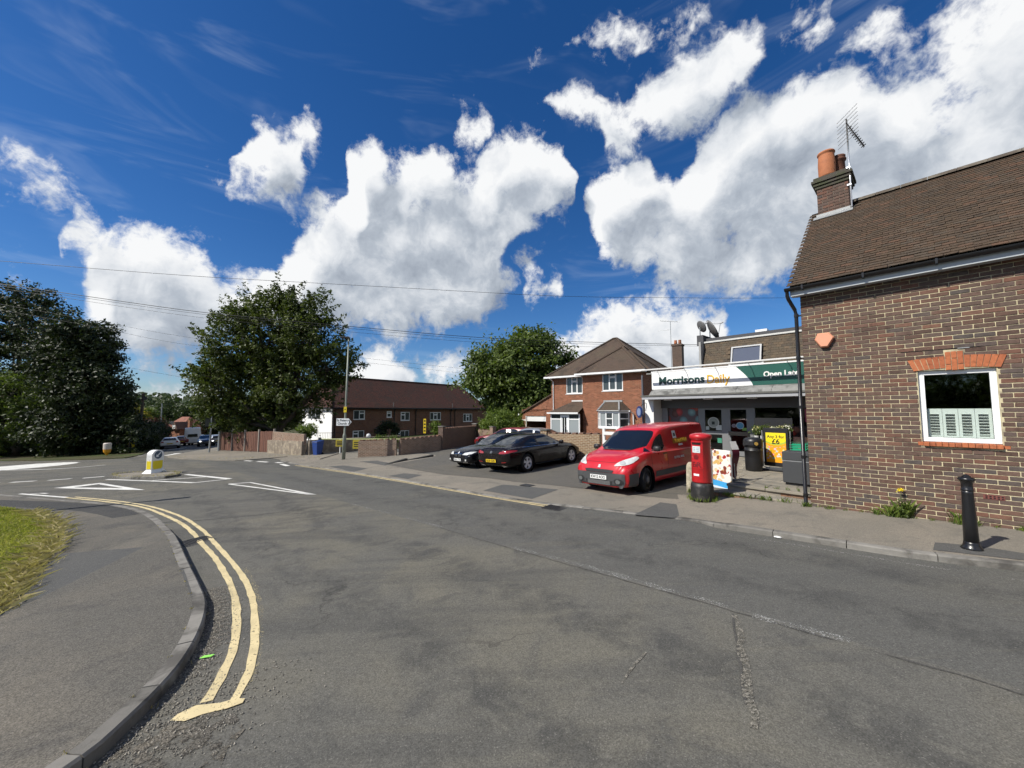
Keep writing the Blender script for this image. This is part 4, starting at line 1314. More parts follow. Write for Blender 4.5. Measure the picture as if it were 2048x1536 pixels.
for a_, c_ in ((edges[1], edges[2]), (edges[7], edges[8]), (edges[8], edges[9]), (edges[9], edges[10])):
  shop_pane(a_, c_, FL + .12, 2.24)
  MB().box(a_, c_, 6.77, 6.85, FL, FL + .12).build('bottom_rail', GREY_ALU, sf)
def door(a_, c_, opened=False):
  d = empty('door', (0, 0, 0)); d.parent = sf
  t_ = .075
  MB().box(a_, a_ + t_, 6.765, 6.835, FL + .02, 2.24).box(c_ - t_, c_, 6.765, 6.835, FL + .02, 2.24).box(a_ + t_, c_ - t_, 6.766, 6.834, FL + .02, FL + .2).box(a_ + t_, c_ - t_, 6.766, 6.834, 2.17, 2.24).build('frame', GREY_ALU, d)
  MB().quad((a_ + t_, 6.80, FL + .2), (c_ - t_, 6.80, FL + .2), (c_ - t_, 6.80, 2.17), (a_ + t_, 6.80, 2.17)).build('pane', SPANE, d)
  return d
d1 = door(edges[3], edges[4]); d2 = door(edges[5], edges[6])
MB().box(edges[3] + .075, edges[4] - .075, 6.768, 6.833, 1.19, 1.32).build('mid_rail', GREY_ALU, d1)
MB().box(edges[5] + .02, edges[6] - .0, 6.68, 6.74, 1.18, 1.33).box(edges[5] + .03, edges[5] + .07, 6.74, 6.77, 1.2, 1.3).box(edges[6] - .07, edges[6] - .03, 6.74, 6.77, 1.2, 1.3).build('push_bar', mat('black_gloss', (.02, .02, .02), .25), d2)
# prints on the glass
def produce(name, cols, scale, bgc):
  m, n, b = new_mat(name)
  t = n.n('ShaderNodeTexCoord').outputs['Object']
  c = n.vor(t, scale, 'Color'); d = n.vor(t, scale)
  s = n.n('ShaderNodeSeparateColor'); n.inp(s.inputs[0], c)
  cr = n.n('ShaderNodeValToRGB'); n.inp(cr.inputs[0], s.outputs[0]); cr.color_ramp.interpolation = 'CONSTANT'
  cr.color_ramp.elements[0].color = (*cols[0], 1); cr.color_ramp.elements[0].position = 0
  cr.color_ramp.elements[1].color = (*cols[1], 1); cr.color_ramp.elements[1].position = 1 / len(cols)
  for i, q in enumerate(cols[2:]):
    x = cr.color_ramp.elements.new((i + 2) / len(cols)); x.color = (*q, 1)
  sh = n.ramp(d, .0, .62, 1.15, .45)
  c2 = n.mix(1., cr.outputs[0], n_comb(n, sh), 'MULTIPLY')
  c2 = n.mix(n.ramp(d, .50, .60), c2, (*bgc, 1))
  n.inp(b.inputs['Base Color'], c2); b.inputs['Roughness'].default_value = .35
  return m
FRUIT = produce('fruit_print', [(.58, .04, .04), (.66, .09, .05), (.18, .06, .05), (.22, .38, .40), (.52, .04, .04)], 3.2, (.12, .07, .08))
VEG = produce('vegetable_print', [(.55, .09, .07), (.16, .09, .05), (.09, .06, .05), (.45, .2, .14), (.08, .06, .05)], 4.2, (.05, .03, .03))
MB().box(edges[1] + .02, edges[2] - .02, 6.786, 6.79, 1.42, 2.24).build('window_print', FRUIT, sf)
MB().box(edges[1] + .02, edges[2] - .02, 6.786, 6.79, .55, 1.41).build('window_print', produce('pastel_print', [(.55, .58, .62), (.5, .42, .46), (.55, .60, .66), (.45, .30, .34)], 2.5, (.5, .54, .6)), sf)
MB().box(edges[7] + .02, -1.75, 6.786, 6.79, FL + .5, 1.72).build('window_print', produce('person_print', [(.32, .10, .07), (.45, .30, .22), (.10, .06, .04), (.5, .36, .3)], 3.2, (.12, .05, .04)), sf)
MB().box(-1.68, -.62, 6.786, 6.79, FL + .3, 1.6).build('window_print', VEG, sf)
MB().box(-1.25, -.9, 6.784, 6.79, 1.75, 2.2).build('window_print', mat('magenta_print', (.42, .03, .10), .4), sf)
def sticker(u_, z, r, col, col2=None):
  o = MB().disc((u_, 6.785, z), (0, -1, 0), r, 24, .004).build('sticker', mat('sticker_%.2f_%.2f' % (col[0], col[2]), col, .5, var=.04), sf)
  if col2: MB().disc((u_, 6.7795, z), (0, -1, 0), r * .86, 24, .003).build('sticker', mat('sticker2_%.2f_%.2f' % (col2[0], col2[2]), col2, .5, var=.05), sf)
um = (edges[3] + edges[4]) / 2
sticker(um + .0, 1.66, .215, (.66, .67, .62), (.34, .37, .32)); MB().box(um - .06, um + .05, 6.770, 6.775, 1.58, 1.70).build('sticker', mat('dark_cup', (.03, .04, .03), .5), sf)
sticker((edges[5] + edges[6]) / 2 + .05, 1.56, .135, (.66, .70, .72), (.10, .34, .52)); sticker(edges[5] + .19, 1.55, .07, (.60, .62, .64), (.25, .20, .24))
for a_, c_, z0, z1, col in ((edges[3] + .09, edges[3] + .22, 1.36, 1.50, (.62, .66, .60)), (edges[4] - .30, edges[4] - .09, 1.36, 1.56, (.66, .70, .66)), (edges[6] - .24, edges[6] - .09, 1.37, 1.48, (.30, .52, .10)), (edges[4] - .26, edges[4] - .1, .86, 1.05, (.04, .22, .14))):
  MB().box(a_, c_, 6.785, 6.79, z0, z1).build('notice', mat('notice_%.2f' % col[0], col, .6, var=.1, vscale=20), sf)
# canopy: felt hood, gutter, fascia, soffit, lights
FELT = mat('grey_felt', (.22, .22, .21), .9, var=.35, vscale=5, bump=.5, bscale=14, col2=(.09, .09, .085), c2scale=2.4)
hood = []
pr = [(5.92, 3.03), (5.84, 3.02), (5.72, 2.97), (5.60, 2.90), (5.50, 2.80), (5.46, 2.78)]
b = MB()
ub = [-6.28, -5.2, -4.1, -3.0, -1.9, -.8, .4, 1.6, 3.3]
for a_, c_ in zip(ub[:-1], ub[1:]):
  q = MB(); q.add([(a_ + .004, *p) for p in pr] + [(c_ - .004, *p) for p in pr], [(i + 1, i, 6 + i, 7 + i) for i in range(5)])
  q.build('felt_sheet', FELT, shop)
MB().box(-6.42, 3.3, 5.95, 6.615, 2.72, 3.0).build('canopy_core', DARK_GREY, shop)
MB().box(-6.62, 3.3, 5.40, 5.94, 2.715, 2.775).build('gutter', mat('dirty_gutter', (.10, .10, .09), .8, var=.4, vscale=6), shop)
MB().box(-6.58, 3.3, 5.43, 5.46, 2.60, 2.71).build('fascia', mat('pale_grey_board', (.34, .35, .37), .5, var=.08), shop)
MB().box(-6.58, 3.3, 5.461, 6.62, 2.605, 2.635).build('soffit', mat('grey_soffit', (.20, .20, .205), .6, var=.06), shop)
for px in (1337, 1417, 1505):
  u_ = uz(px, 800, 5.8)[0]
  MB().box(u_ - .16, u_ + .16, 5.7, 5.8, 2.555, 2.603, bev=.01).build('canopy_light', WHITE_PVC, shop)
# sign board
sg = empty('sign_board', (0, 0, 0)); sg.parent = shop
SGW = mat('sign_white', (.80, .81, .80), .4, var=.03); SGG = mat('sign_green', (.012, .085, .065), .4, var=.05)
sz0, sz1, sv = 3.035, 3.755, 5.92
gtop, gbot = uz(1471, 730, sv)[0], uz(1506, 770, sv)[0]
bnd = []
for k in range(9):
  t_ = k / 8
  bnd.append((gbot + (gtop - gbot) * (t_ ** 1.35), sz0 + (sz1 - sz0) * t_))
MB().add([(p[0], sv, p[1]) for p in [(-6.36, sz0), *bnd, (-6.36, sz1)]] + [(p[0], sv + .05, p[1]) for p in [(-6.36, sz0), *bnd, (-6.36, sz1)]],
         [tuple(range(11)), tuple(range(21, 10, -1))] + [(i, i + 11, (i + 1) % 11 + 11, (i + 1) % 11) for i in range(11)]).build('white_panel', SGW, sg, fix=True)
gpts = [(3.2, sz0), (3.2, sz1)] + bnd[::-1]
MB().add([(p[0], sv + .001, p[1]) for p in gpts] + [(p[0], sv + .05, p[1]) for p in gpts],
         [tuple(range(11)), tuple(range(21, 10, -1))] + [(i, i + 11, (i + 1) % 11 + 11, (i + 1) % 11) for i in range(11)]).build('green_panel', SGG, sg, fix=True)
MB().box(-6.38, 3.2, sv - .01, sv + .06, sz1 + .002, sz1 + .05).build('edge_trim', WHITE_PVC, sg)
LG = mat('letter_green', (.010, .045, .040), .4); LY = mat('letter_yellow', (.78, .42, .03), .4); LW = mat('letter_white', (.80, .80, .78), .4)
def put(txt, m, px0, px1, py, size, bold):
  u0, u1 = uz(px0, py, sv)[0], uz(px1, py, sv)[0]
  z = uz((px0 + px1) / 2, py, sv)[1]
  text(txt, size, m, sg, ((u0 + u1) / 2, sv - .012, z), (pi/2, 0, 0), .012, bold, fit=u1 - u0)
put('Morrisons', LG, 1318, 1409, 760.5, .44, .012)
put('Daily', LY, 1413.5, 1459, 758, .46, .003)
put('Open Late', LW, 1527, 1598, 747, .26, .008)
# trough light on arms over the sign
MB().box(-6.5, 3.1, 5.30, 5.40, 3.80, 3.86, bev=.01).build('trough_light', mat('trough_white', (.62, .62, .6), .5, var=.15, vscale=3), sg)
for k in range(9):
  u_ = -6.1 + k * 1.15
  MB().tube([(u_, 5.36, 3.84), (u_, 5.6, 3.90), (u_, 5.93, 3.80)], .012, 6).build('light_arm', GALV, sg)
# flat roof edge and mansard
MB().box(-6.64, 3.5, 5.98, 7.1, 3.705, 3.76).box(-6.64, -4.7, 7.1, 14, 3.705, 3.76).build('flat_roof', FELT, shop)
SHING = brick_clay('mansard_tile', [(.075, .060, .043), (.10, .075, .052), (.085, .072, .052), (.12, .088, .058), (.070, .058, .045)])
MY0, MZ0, MY1, MZ1 = 7.05, 3.74, 7.42, 5.02
MB().add([(-4.72, MY0 + .03, MZ0), (3.4, MY0 + .03, MZ0), (3.4, MY1 + .03, MZ1), (-4.72, MY1 + .03, MZ1), (-4.72, 13.5, MZ0), (3.4, 13.5, MZ0), (3.4, 13.2, MZ1), (-4.72, 13.2, MZ1)],
         [(0, 1, 2, 3), (4, 7, 6, 5), (0, 3, 7, 4), (1, 5, 6, 2), (3, 2, 6, 7)]).build('mansard_core', mat('mansard_dark', (.03, .026, .02), .9), shop)
ml = math.hypot(MY1 - MY0, MZ1 - MZ0); mp = math.atan2(MZ1 - MZ0, MY1 - MY0)
SKY_ = (uz(1463, 710, 7.2)[0] - .0, uz(1524, 706, 7.2)[0], 3.97, 4.67)
tl = []
nr = int(ml / .10)
for k in range(nr):
  x_ = -4.74 + (.0825 if k % 2 else 0)
  while x_ < 3.4:
    z = MZ0 + k * .10 * sin(mp)
    if not (SKY_[0] - .1 < x_ + .08 < SKY_[1] + .1 and SKY_[2] - .14 < z < SKY_[3] + .0):
      tl.append((x_ + .08, k * .10))
    x_ += .165
rest = MB(); cnt = 0
TME = [MB().box(-.08, .08, 0, .17, -.007, .007).mesh('tile', SHING) for _ in range(2)]
vis = []
for t in tl:
  pr_ = proj(Matrix.Translation((C0.x, C0.y, 0)) @ Matrix.Rotation(RZ, 4, 'Z') @ Vector((t[0], MY0 + t[1] * cos(mp), MZ0 + t[1] * sin(mp))))
  vis.append((pr_[2] if pr_ and pr_[0] < 1598 else 99, t))
vis.sort()
bigm = set(t for d_, t in vis[:300] if d_ < 99)
for t in tl:
  p_ = Vector((t[0] + random.uniform(-.003, .003), MY0 + t[1] * cos(mp), MZ0 + t[1] * sin(mp)))
  an = mp - radians(4) + random.uniform(-.02, .02)
  if t in bigm: link('tile', random.choice(TME), shop, p_, (an, random.uniform(-.02, .02), 0))
  else: rest.box(-.08, .08, 0, .17, -.007, .007, Matrix.Translation(p_) @ Matrix.Rotation(an, 4, 'X'))
o = rest.build('mansard_tiles', SHING, shop); o['kind'] = 'stuff'
MB().box(-4.76, 3.4, MY1 - .06, MY1 + .06, MZ1 - .03, MZ1 + .04, bev=.01).build('lead_capping', mat('white_lead', (.55, .55, .52), .7, var=.25, vscale=6), shop)
MB().box(-4.72, 3.4, MY1 + .07, MY1 + .12, MZ1 - .05, MZ1 + .19).box(-4.98, -4.72, MY1 - .1, MY1 + 3, MZ1 - .1, MZ1 + .34).build('parapet', mat('parapet_grey', (.045, .045, .05), .6, var=.1), shop)
MB().box(-4.80, -4.72, MY0 - .02, MY1 + .0, MZ0, MZ1, Matrix.Identity(4)).build('verge_board', mat('verge_lead', (.30, .30, .29), .6, var=.2), shop)
# roof window standing in the tiles
wr = empty('roof_window', (0, 0, 0)); wr.parent = shop
Mw = Matrix.Translation(((SKY_[0] + SKY_[1]) / 2, MY0 + (SKY_[2] - MZ0) / math.tan(mp) - .05, SKY_[2])) @ Matrix.Rotation(mp, 4, 'X')
hw_, hh_ = (SKY_[1] - SKY_[0]) / 2, (SKY_[3] - SKY_[2]) / sin(mp)
f_ = MB(); t_ = .055
f_.box(-hw_, hw_, 0, t_, -.02, .06, Mw); f_.box(-hw_, hw_, hh_ - t_, hh_, -.02, .06, Mw); f_.box(-hw_, -hw_ + t_, t_, hh_ - t_, -.019, .059, Mw); f_.box(hw_ - t_, hw_, t_, hh_ - t_, -.019, .059, Mw)
f_.build('frame', mat('roof_window_grey', (.30, .31, .32), .5), wr)
MB().box(-hw_ + t_, hw_ - t_, t_, hh_ - t_, .0, .02, Mw).build('pane', glass_mat('mirror_glass', (.09, .10, .13), .02, 0, 1.), wr)
MB().box(-hw_ - .08, hw_ + .08, -.12, 0, -.012, .02, Mw).build('flashing', LEAD, wr)
MB().box(-4.05 + 1.2, -2.75 + .3, 7.6, 7.9, MZ1 + .15, MZ1 + .3).build('roof_vent', WHITE_PVC, shop)
# dishes on the roof
def dish(loc, r, rot, lab, size):
  o = empty('satellite_dish', loc, 0, lab, 'satellite dish'); o.rotation_euler = (0, 0, rot)
  prf = [(r * k / 6, .22 * r * (k / 6) ** 2) for k in range(7)]
  M_ = Matrix.Translation((0, 0, .48)) @ Matrix.Rotation(radians(62), 4, 'X')
  MB().lathe(prf, 24, M_).lathe([(p[0], p[1] - .012) for p in prf[::-1]], 24, M_).build('reflector', mat('dish_grey', (.13, .13, .13), .6, var=.2), o, smooth=True)
  MB().tube([(0, .03, 0), (0, .03, .48)], .022, 8).build('mast', GALV, o)
  tip = M_ @ Vector((0, r * .15, r * 1.05))
  MB().tube([M_ @ Vector((0, -r * .95, .18 * r)), tip], .014, 6).tube([M_ @ Vector((r * .6, r * .5, .1)), tip], .006, 5).tube([M_ @ Vector((-r * .6, r * .5, .1)), tip], .006, 5).build('arm', GALV, o)
  MB().tube([tip, tip + (M_.to_3x3() @ Vector((0, 0, .12)))], .03, 8).build('receiver', mat('receiver_grey', (.45, .45, .45), .5), o)
  return o
dish(site(-4.62, 7.9, MZ1 + .12), .46, radians(74), 'large grey satellite dish at the left end of the shop roof', 1)
dish(site(-4.86, 7.45, MZ1 + .24), .27, radians(95), 'small dark satellite dish beside the large one on the shop roof', 0)
# round blue sign on a bracket at the pier, wall pipe
bs = empty('round_sign', site(-6.82, 5.72, 2.08), RZ, 'round blue and white hanging sign on the white pier of the shop', 'sign')
MB().disc((0, -.03, 0), (-.7, -1, 0), .25, 28, .05).build('face', mat('sign_blue', (.02, .04, .14), .4), bs)
MB().disc((-.0295, -.0725, 0), (-.7, -1, 0), .17, 28, .004).build('roundel', mat('roundel_pale', (.20, .24, .36), .4), bs)
MB().tube([(.05, .0, .28), (.14, .12, .38), (.16, .22, .38)], .015, 6).build('bracket', BLACK_PLASTIC, bs)
MB().tube([(-6.9, 6.1, 3.7), (-6.9, 6.1, .0)], .045, 10).build('downpipe', mat('grey_pipe', (.10, .105, .12), .5), shop)

# ------------------------------------------------------------------ paved terrace and steps in front of the shop
terr = empty('shop_terrace', (C0.x, C0.y, 0), RZ, 'raised paved terrace with two brick steps before the shop door', 'terrace')
STEPB = brick_clay('step_brick', [(.22, .12, .075), (.27, .16, .10), (.20, .13, .09)])
SLABM = mat('paving_slab', (.26, .235, .19), .9, var=.22, vscale=3.5, bump=.35, bscale=50, objc=False, col2=(.17, .16, .135), c2scale=1.3, spec=.2, island=.14)
MB().prism([(-1.70, .535), (-.01, .575), (-.01, 6.75), (-4.4, 6.75), (-4.4, 5.9), (-2.75, 4.8)], -.3, FL - .055).build('base', mat('step_mortar', (.24, .21, .17), .95, var=.3), terr)
vrow = [.50, 1.12, 1.74, 2.36, 2.98, 3.60, 4.22, 4.84, 5.46, 6.1, 6.74]
for k in range(len(vrow) - 1):
  ulo = -1.72 - max(0, (vrow[k] - 1.0)) * .26 - (1.3 if vrow[k] > 5 else 0)
  x_ = -.012
  first = True
  while x_ > ulo + .1:
    wd = (.45 if (k % 2 and first) else .9); first = False
    x1_ = max(ulo, x_ - wd)
    MB().box(x1_ + .005, x_ - .005, vrow[k] + .005, vrow[k+1] - .005, FL - .055, FL + random.uniform(-.004, .004), bev=.006).build('paving_slab', SLABM, terr)
    x_ = x1_
# upper riser bricks and lower step
for k in range(8):
  x0_ = -1.70 + k * .212
  MB().box(x0_ + .004, x0_ + .206, .56, .62, FL - .135, FL - .062, bev=.005).build('brick', STEPB, terr)
MB().prism([(-1.98, .155), (-.03, .21), (-.03, .575), (-1.98, .535)], -.2, FL - .185).build('step_base', MATS['step_mortar'], terr)
for k in range(4):
  x0_ = -2.0 + k * .493
  MB().box(x0_ + .005, x0_ + .487, .12 + .01 * k, .55, FL - .178, FL - .135 + random.uniform(-.003, .003), bev=.008).build('paving_slab', SLABM, terr)
for k in range(9):
  x0_ = -1.96 + k * .214
  MB().box(x0_ + .004, x0_ + .208, .15 + .004 * k, .21 + .004 * k, .115, FL - .183, bev=.005).build('brick', STEPB, terr)

# ------------------------------------------------------------------ the detached brick house
def plane_uv(origin, udir):
  o2 = Vector(origin); u_ = Vector(udir).normalized(); n_ = Vector((-u_.y, u_.x))
  def f(px, py, v):
    a_, c_ = (px - 1024) / FPX, (768 - py) / FPX
    c, s = cos(PITCH), sin(PITCH)
    d = Vector((a_, c - s * c_)); t = (v + o2.dot(n_)) / d.dot(n_)
    return ((d * t - o2).dot(u_), EYE + t * (s + c * c_))
  return f
def tile_mat(name, cols, row=.1, w=.165, moss=(.09, .085, .05), mf=.3):
  """far tiled slope: courses run level, so the pattern follows height and the level run along the eaves"""
  if name in MATS: return MATS[name]
  m, n, b = new_mat(name)
  t = n.n('ShaderNodeTexCoord')
  sp = n.n('ShaderNodeSeparateXYZ'); n.inp(sp.inputs[0], t.outputs['Object'])
  ns = n.n('ShaderNodeSeparateXYZ'); n.inp(ns.inputs[0], t.outputs['Normal'])
  f = n.m('GREATER_THAN', n.m('ABSOLUTE', ns.outputs[0]), n.m('ABSOLUTE', ns.outputs[1]))
  mx = n.n('ShaderNodeMix'); n.inp(mx.inputs[0], f); n.inp(mx.inputs[2], sp.outputs[0]); n.inp(mx.inputs[3], sp.outputs[1])
  cb = n.n('ShaderNodeCombineXYZ'); n.inp(cb.inputs[0], mx.outputs[0]); n.inp(cb.inputs[1], sp.outputs[2])
  br = n.n('ShaderNodeTexBrick'); n.inp(br.inputs['Vector'], cb.outputs[0])
  br.inputs['Scale'].default_value = 1; br.inputs['Brick Width'].default_value = w; br.inputs['Row Height'].default_value = row * .68
  br.inputs['Mortar Size'].default_value = .008; br.inputs['Color1'].default_value = (0, 0, 0, 1); br.inputs['Color2'].default_value = (1, 1, 1, 1)
  cr = n.n('ShaderNodeValToRGB'); n.inp(cr.inputs[0], br.outputs['Color'])
  cr.color_ramp.elements[0].color = (*cols[0], 1); cr.color_ramp.elements[1].color = (*cols[-1], 1)
  for i, c in enumerate(cols[1:-1]):
    x = cr.color_ramp.elements.new((i + 1) / (len(cols) - 1)); x.color = (*c, 1)
  c = n.mix(n.m('MULTIPLY', br.outputs['Fac'], .7), cr.outputs[0], (.02, .016, .014, 1))
  big = n.noise(t.outputs['Object'], .55, 6, .65)
  c = n.mix(n.m('MULTIPLY', n.ramp(big, .42, .7), mf), c, (*moss, 1))
  stre = n.noise(n.vm('MULTIPLY', t.outputs['Object'], (1.1, 1.1, .25)), 1.3, 5, .6)
  c = n.mix(n.m('MULTIPLY', n.ramp(stre, .5, .68), .5), c, (.03, .024, .022, 1))
  spots = n.ramp(n.noise(t.outputs['Object'], 9, 3, .6), .68, .76)
  c = n.mix(n.m('MULTIPLY', spots, .4), c, (.2, .19, .15, 1))
  n.inp(b.inputs['Base Color'], c); b.inputs['Roughness'].default_value = .85; b.inputs['Specular IOR Level'].default_value = .25
  bn = n.n('ShaderNodeBump'); bn.inputs['Strength'].default_value = .6; bn.inputs['Distance'].default_value = .02
  n.inp(bn.inputs['Height'], n.m('SUBTRACT', 1, br.outputs['Fac'])); n.inp(b.inputs['Normal'], bn.outputs[0])
  MATS[name] = m
  return m
HBRICK = brick_mat('orange_brick', [(.17, .055, .028), (.26, .085, .042), (.21, .07, .035), (.31, .11, .06)], (.30, .22, .15), mort=.008, dirt=.12)
HROOF = tile_mat('brown_roof', [(.085, .060, .045), (.11, .075, .055), (.095, .072, .056)], mf=.25)
HO = Vector((8.3, 24.5)); HD = Vector((.777, -.63)).normalized()
hz = math.atan2(HD.y, HD.x); huv = plane_uv(HO, HD)
house = empty('detached_house', (HO.x, HO.y, 0), hz, 'two-storey orange brick house with hipped brown roof and bay window', 'house')
CURT = mat('net_curtain', (.60, .63, .62), .9, var=.15, vscale=9)
PANE_L = glass_mat('curtained_glass', (.28, .31, .32), .05, 0, .5)
PANE_D = glass_mat('dusky_glass', (.05, .06, .065), .04, 0, .6)
EV = 4.72
def wall_with_holes(name, m, parent, u0, u1, z0, z1, y, holes, th=.25, flip=1):
  xs_ = sorted({u0, u1, *[h[0] for h in holes], *[h[1] for h in holes]})
  zs_ = sorted({z0, z1, *[h[2] for h in holes], *[h[3] for h in holes]})
  b = MB()
  for i in range(len(xs_) - 1):
    run = None
    for j in range(len(zs_) - 1):
      cx_, cz_ = (xs_[i] + xs_[i+1]) / 2, (zs_[j] + zs_[j+1]) / 2
      if not any(h[0] < cx_ < h[1] and h[2] < cz_ < h[3] for h in holes):
        b.box(xs_[i], xs_[i+1], y, y + th, zs_[j], zs_[j+1])
  return b.build(name, m, parent)
ur = [huv(1204, 760, 0)[0], huv(1245.5, 760, 0)[0], huv(1225, 781.5, 0)[1], huv(1225, 743.5, 0)[1]]
ul = [huv(1132, 770, .9)[0], huv(1165, 770, .9)[0], huv(1150, 787.5, .9)[1], huv(1150, 753.5, .9)[1]]
bay = [huv(1196, 840, 0)[0], huv(1259, 840, 0)[0], huv(1227, 866, 0)[1] - .1, huv(1227, 825, 0)[1]]
PX0 = huv(1165, 780, 0)[0]
wall_with_holes('front_wall', HBRICK, house, PX0, 0, -.8, EV - .04, 0, [(ur[0], ur[1], ur[2], ur[3]), (bay[0] + .3, bay[1] - .3, bay[2], bay[3])])
LX0 = huv(1103, 780, .9)[0]
wall_with_holes('front_wall', HBRICK, house, LX0, PX0, -.8, EV - .04, .9, [(ul[0], ul[1], ul[2], ul[3])])
MB().box(PX0, PX0 + .25, .25, 1.2, -.8, EV - .045).box(-.25, -.001, .25, 8, -.8, EV - .045).box(LX0, -.25, 7.75, 8, -.8, EV - .045).box(LX0 + .001, LX0 + .25, 1.15, 7.75, -.8, EV - .045).build('side_wall', HBRICK, house)
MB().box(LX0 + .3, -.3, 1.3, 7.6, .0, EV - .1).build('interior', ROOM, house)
def casement(parent, r, y, n=3, tz=.28, pane=PANE_D):
  w_ = r[1] - r[0]
  mull = [r[0] + w_ * k / n for k in range(1, n)]
  return recess_window(parent, r[0], r[1], r[2], r[3], y + .04, .07, mull, {n // 2: r[3] - (r[3] - r[2]) * tz}, WHITE_PVC, pane, None, {(n // 2, 0), (n // 2, 1)}, sill=.08)
casement(house, ur, 0); casement(house, ul, .9)
# bay window with canted sides and a small hipped roof
bw = empty('bay_window', (0, 0, 0)); bw.parent = house
bx0, bx1, by = bay[0], bay[1], -.62
bz0, bz1 = bay[2] + .5, bay[3] + .02
P_ = [(bx0, 0), (bx0 + .42, by), (bx1 - .42, by), (bx1, 0)]
MB().prism([(bx0 + .03, .02), (bx0 + .44, by + .02), (bx1 - .44, by + .02), (bx1 - .03, .02)], -.8, bz0 - .1).build('bay_wall', HBRICK, bw)
MB().prism([(p[0] + (-.05 if p[0] < 0 - 2 else .05) * 0, p[1] - .03) for p in P_], bz0 - .1, bz0).build('sill', WHITE_PVC, bw)
MB().prism(P_, bz1, bz1 + .1).build('head', WHITE_PVC, bw)
for i in range(3):
  a_, c_ = Vector(P_[i]), Vector(P_[i+1])
  L_ = (c_ - a_).length
  M_ = Matrix.Translation((a_.x, a_.y, 0)) @ Matrix.Rotation(math.atan2(c_.y - a_.y, c_.x - a_.x), 4, 'Z')
  f_ = MB(); t_ = .065
  nb = 3 if i == 1 else 1
  f_.box(0, L_, 0, .07, bz0, bz0 + t_, M_); f_.box(0, L_, 0, .07, bz1 - t_, bz1, M_)
  for k in range(nb + 1):
    x_ = max(0, min(L_ - t_, L_ * k / nb - t_ / 2)); f_.box(x_, x_ + t_, .001, .069, bz0 + t_, bz1 - t_, M_)
  f_.build('frame', WHITE_PVC, bw)
  for k in range(nb):
    x0_, x1_ = L_ * k / nb + .03, L_ * (k + 1) / nb - .03
    tz = bz1 - .42
    if nb == 1 or k == 1: MB().box(x0_, x1_, .005, .06, tz - .03, tz + .03, M_).build('transom', WHITE_PVC, bw)
    MB().box(x0_, x1_, .035, .04, bz0 + t_, bz1 - t_, M_).build('pane', PANE_D if k == 1 or i != 1 else PANE_L, bw)
R_ = [(bx0 - .12, .0), (bx0 + .36, by - .14), (bx1 - .36, by - .14), (bx1 + .12, .0)]
T_ = [(bx0 + .45, .0), (bx0 + .62, -.16), (bx1 - .62, -.16), (bx1 - .45, .0)]
rz0, rz1 = bz1 + .12, bz1 + .68
MB().add([(*p, rz0) for p in R_] + [(*p, rz1) for p in T_], [(0, 1, 5, 4), (1, 2, 6, 5), (2, 3, 7, 6), (4, 5, 6, 7)]).build('bay_roof', HROOF, bw)
MB().add([(*p, rz1 + .004) for p in T_] + [(T_[0][0], 0, rz1 + .15), (T_[3][0], 0, rz1 + .15)], [(0, 1, 2, 3)]).box(T_[0][0], T_[3][0], -.05, -.002, rz1, rz1 + .12).build('flashing', LEAD, bw)
for i in range(2):
  a_, c_ = (R_[1], T_[1]) if i == 0 else (R_[2], T_[2])
  MB().tube([(*a_, rz0 + .01), (*c_, rz1 + .02)], .06, 6).build('hip_tile', LEAD, bw)
MB().prism([(R_[0][0], .0), R_[1], R_[2], (R_[3][0], 0)], rz0 - .03, rz0 - .002).build('bay_gutter', WHITE_PVC, bw)
# porch
po = empty('porch', (0, 0, 0)); po.parent = house
pa, pb = huv(1101, 840, -.5)[0], PX0 + .02
pz0, pz1 = -.35, 1.92
py_ = -.5
for (x0_, x1_) in ((pa, pa + .08), (pa + .84, pa + .94), (pb - .94, pb - .84), (pb - .08, pb)):
  MB().box(x0_, x1_, py_, py_ + .08, pz0, pz1).build('post', WHITE_PVC, po)
for (x0_, x1_) in ((pa + .08, pa + .84), (pb - .84, pb - .08)):
  MB().box(x0_, x1_, py_, py_ + .08, pz0, pz0 + .55).build('panel', WHITE_PVC, po)
  MB().box(x0_, x1_, py_ + .01, py_ + .07, pz1 - .42, pz1 - .34).box(x0_, x1_, py_ + .01, py_ + .07, pz1 - .07, pz1).build('transom', WHITE_PVC, po)
  MB().box(x0_, x1_, py_ + .03, py_ + .035, pz0 + .55, pz1 - .42).build('pane', PANE_L, po)
  MB().box(x0_, x1_, py_ + .03, py_ + .035, pz1 - .34, pz1 - .07).build('pane', PANE_D, po)
dd_ = empty('door', (0, 0, 0)); dd_.parent = po
dx0, dx1 = pa + .94, pb - .94
MB().box(dx0, dx1, py_ + .02, py_ + .07, pz0, pz1).build('door_leaf', WHITE_PVC, dd_)
for q in (.27, .62):
  MB().box(dx0 + (dx1 - dx0) * q - .07, dx0 + (dx1 - dx0) * q + .07, py_ + .012, py_ + .02, pz0 + .3, pz1 - .25).build('pane', PANE, dd_)
MB().box(dx1 - .12, dx1 - .06, py_ - .03, py_ + .02, pz0 + .85, pz0 + 1.15).build('handle', GALV, dd_)
pt = huv(1125, 803, .9)[1]
MB().add([(pa - .15, py_ - .2, pz1 + .08), (pb, py_ - .2, pz1 + .08), (pb, .9, pt), (pa + 1.1, .9, pt), (pa - .15, .9, pz1 + .08)], [(0, 1, 2, 3), (0, 3, 4)]).build('porch_roof', HROOF, po)
MB().box(pa - .16, pb - .002, py_ - .26, py_ - .19, pz1 + .0, pz1 + .1).build('gutter', WHITE_PVC, po)
MB().box(pa + 1.0, pb - .01, .86, .898, pt - .06, pt + .08).build('flashing', mat('white_flash', (.6, .6, .58), .6), po)
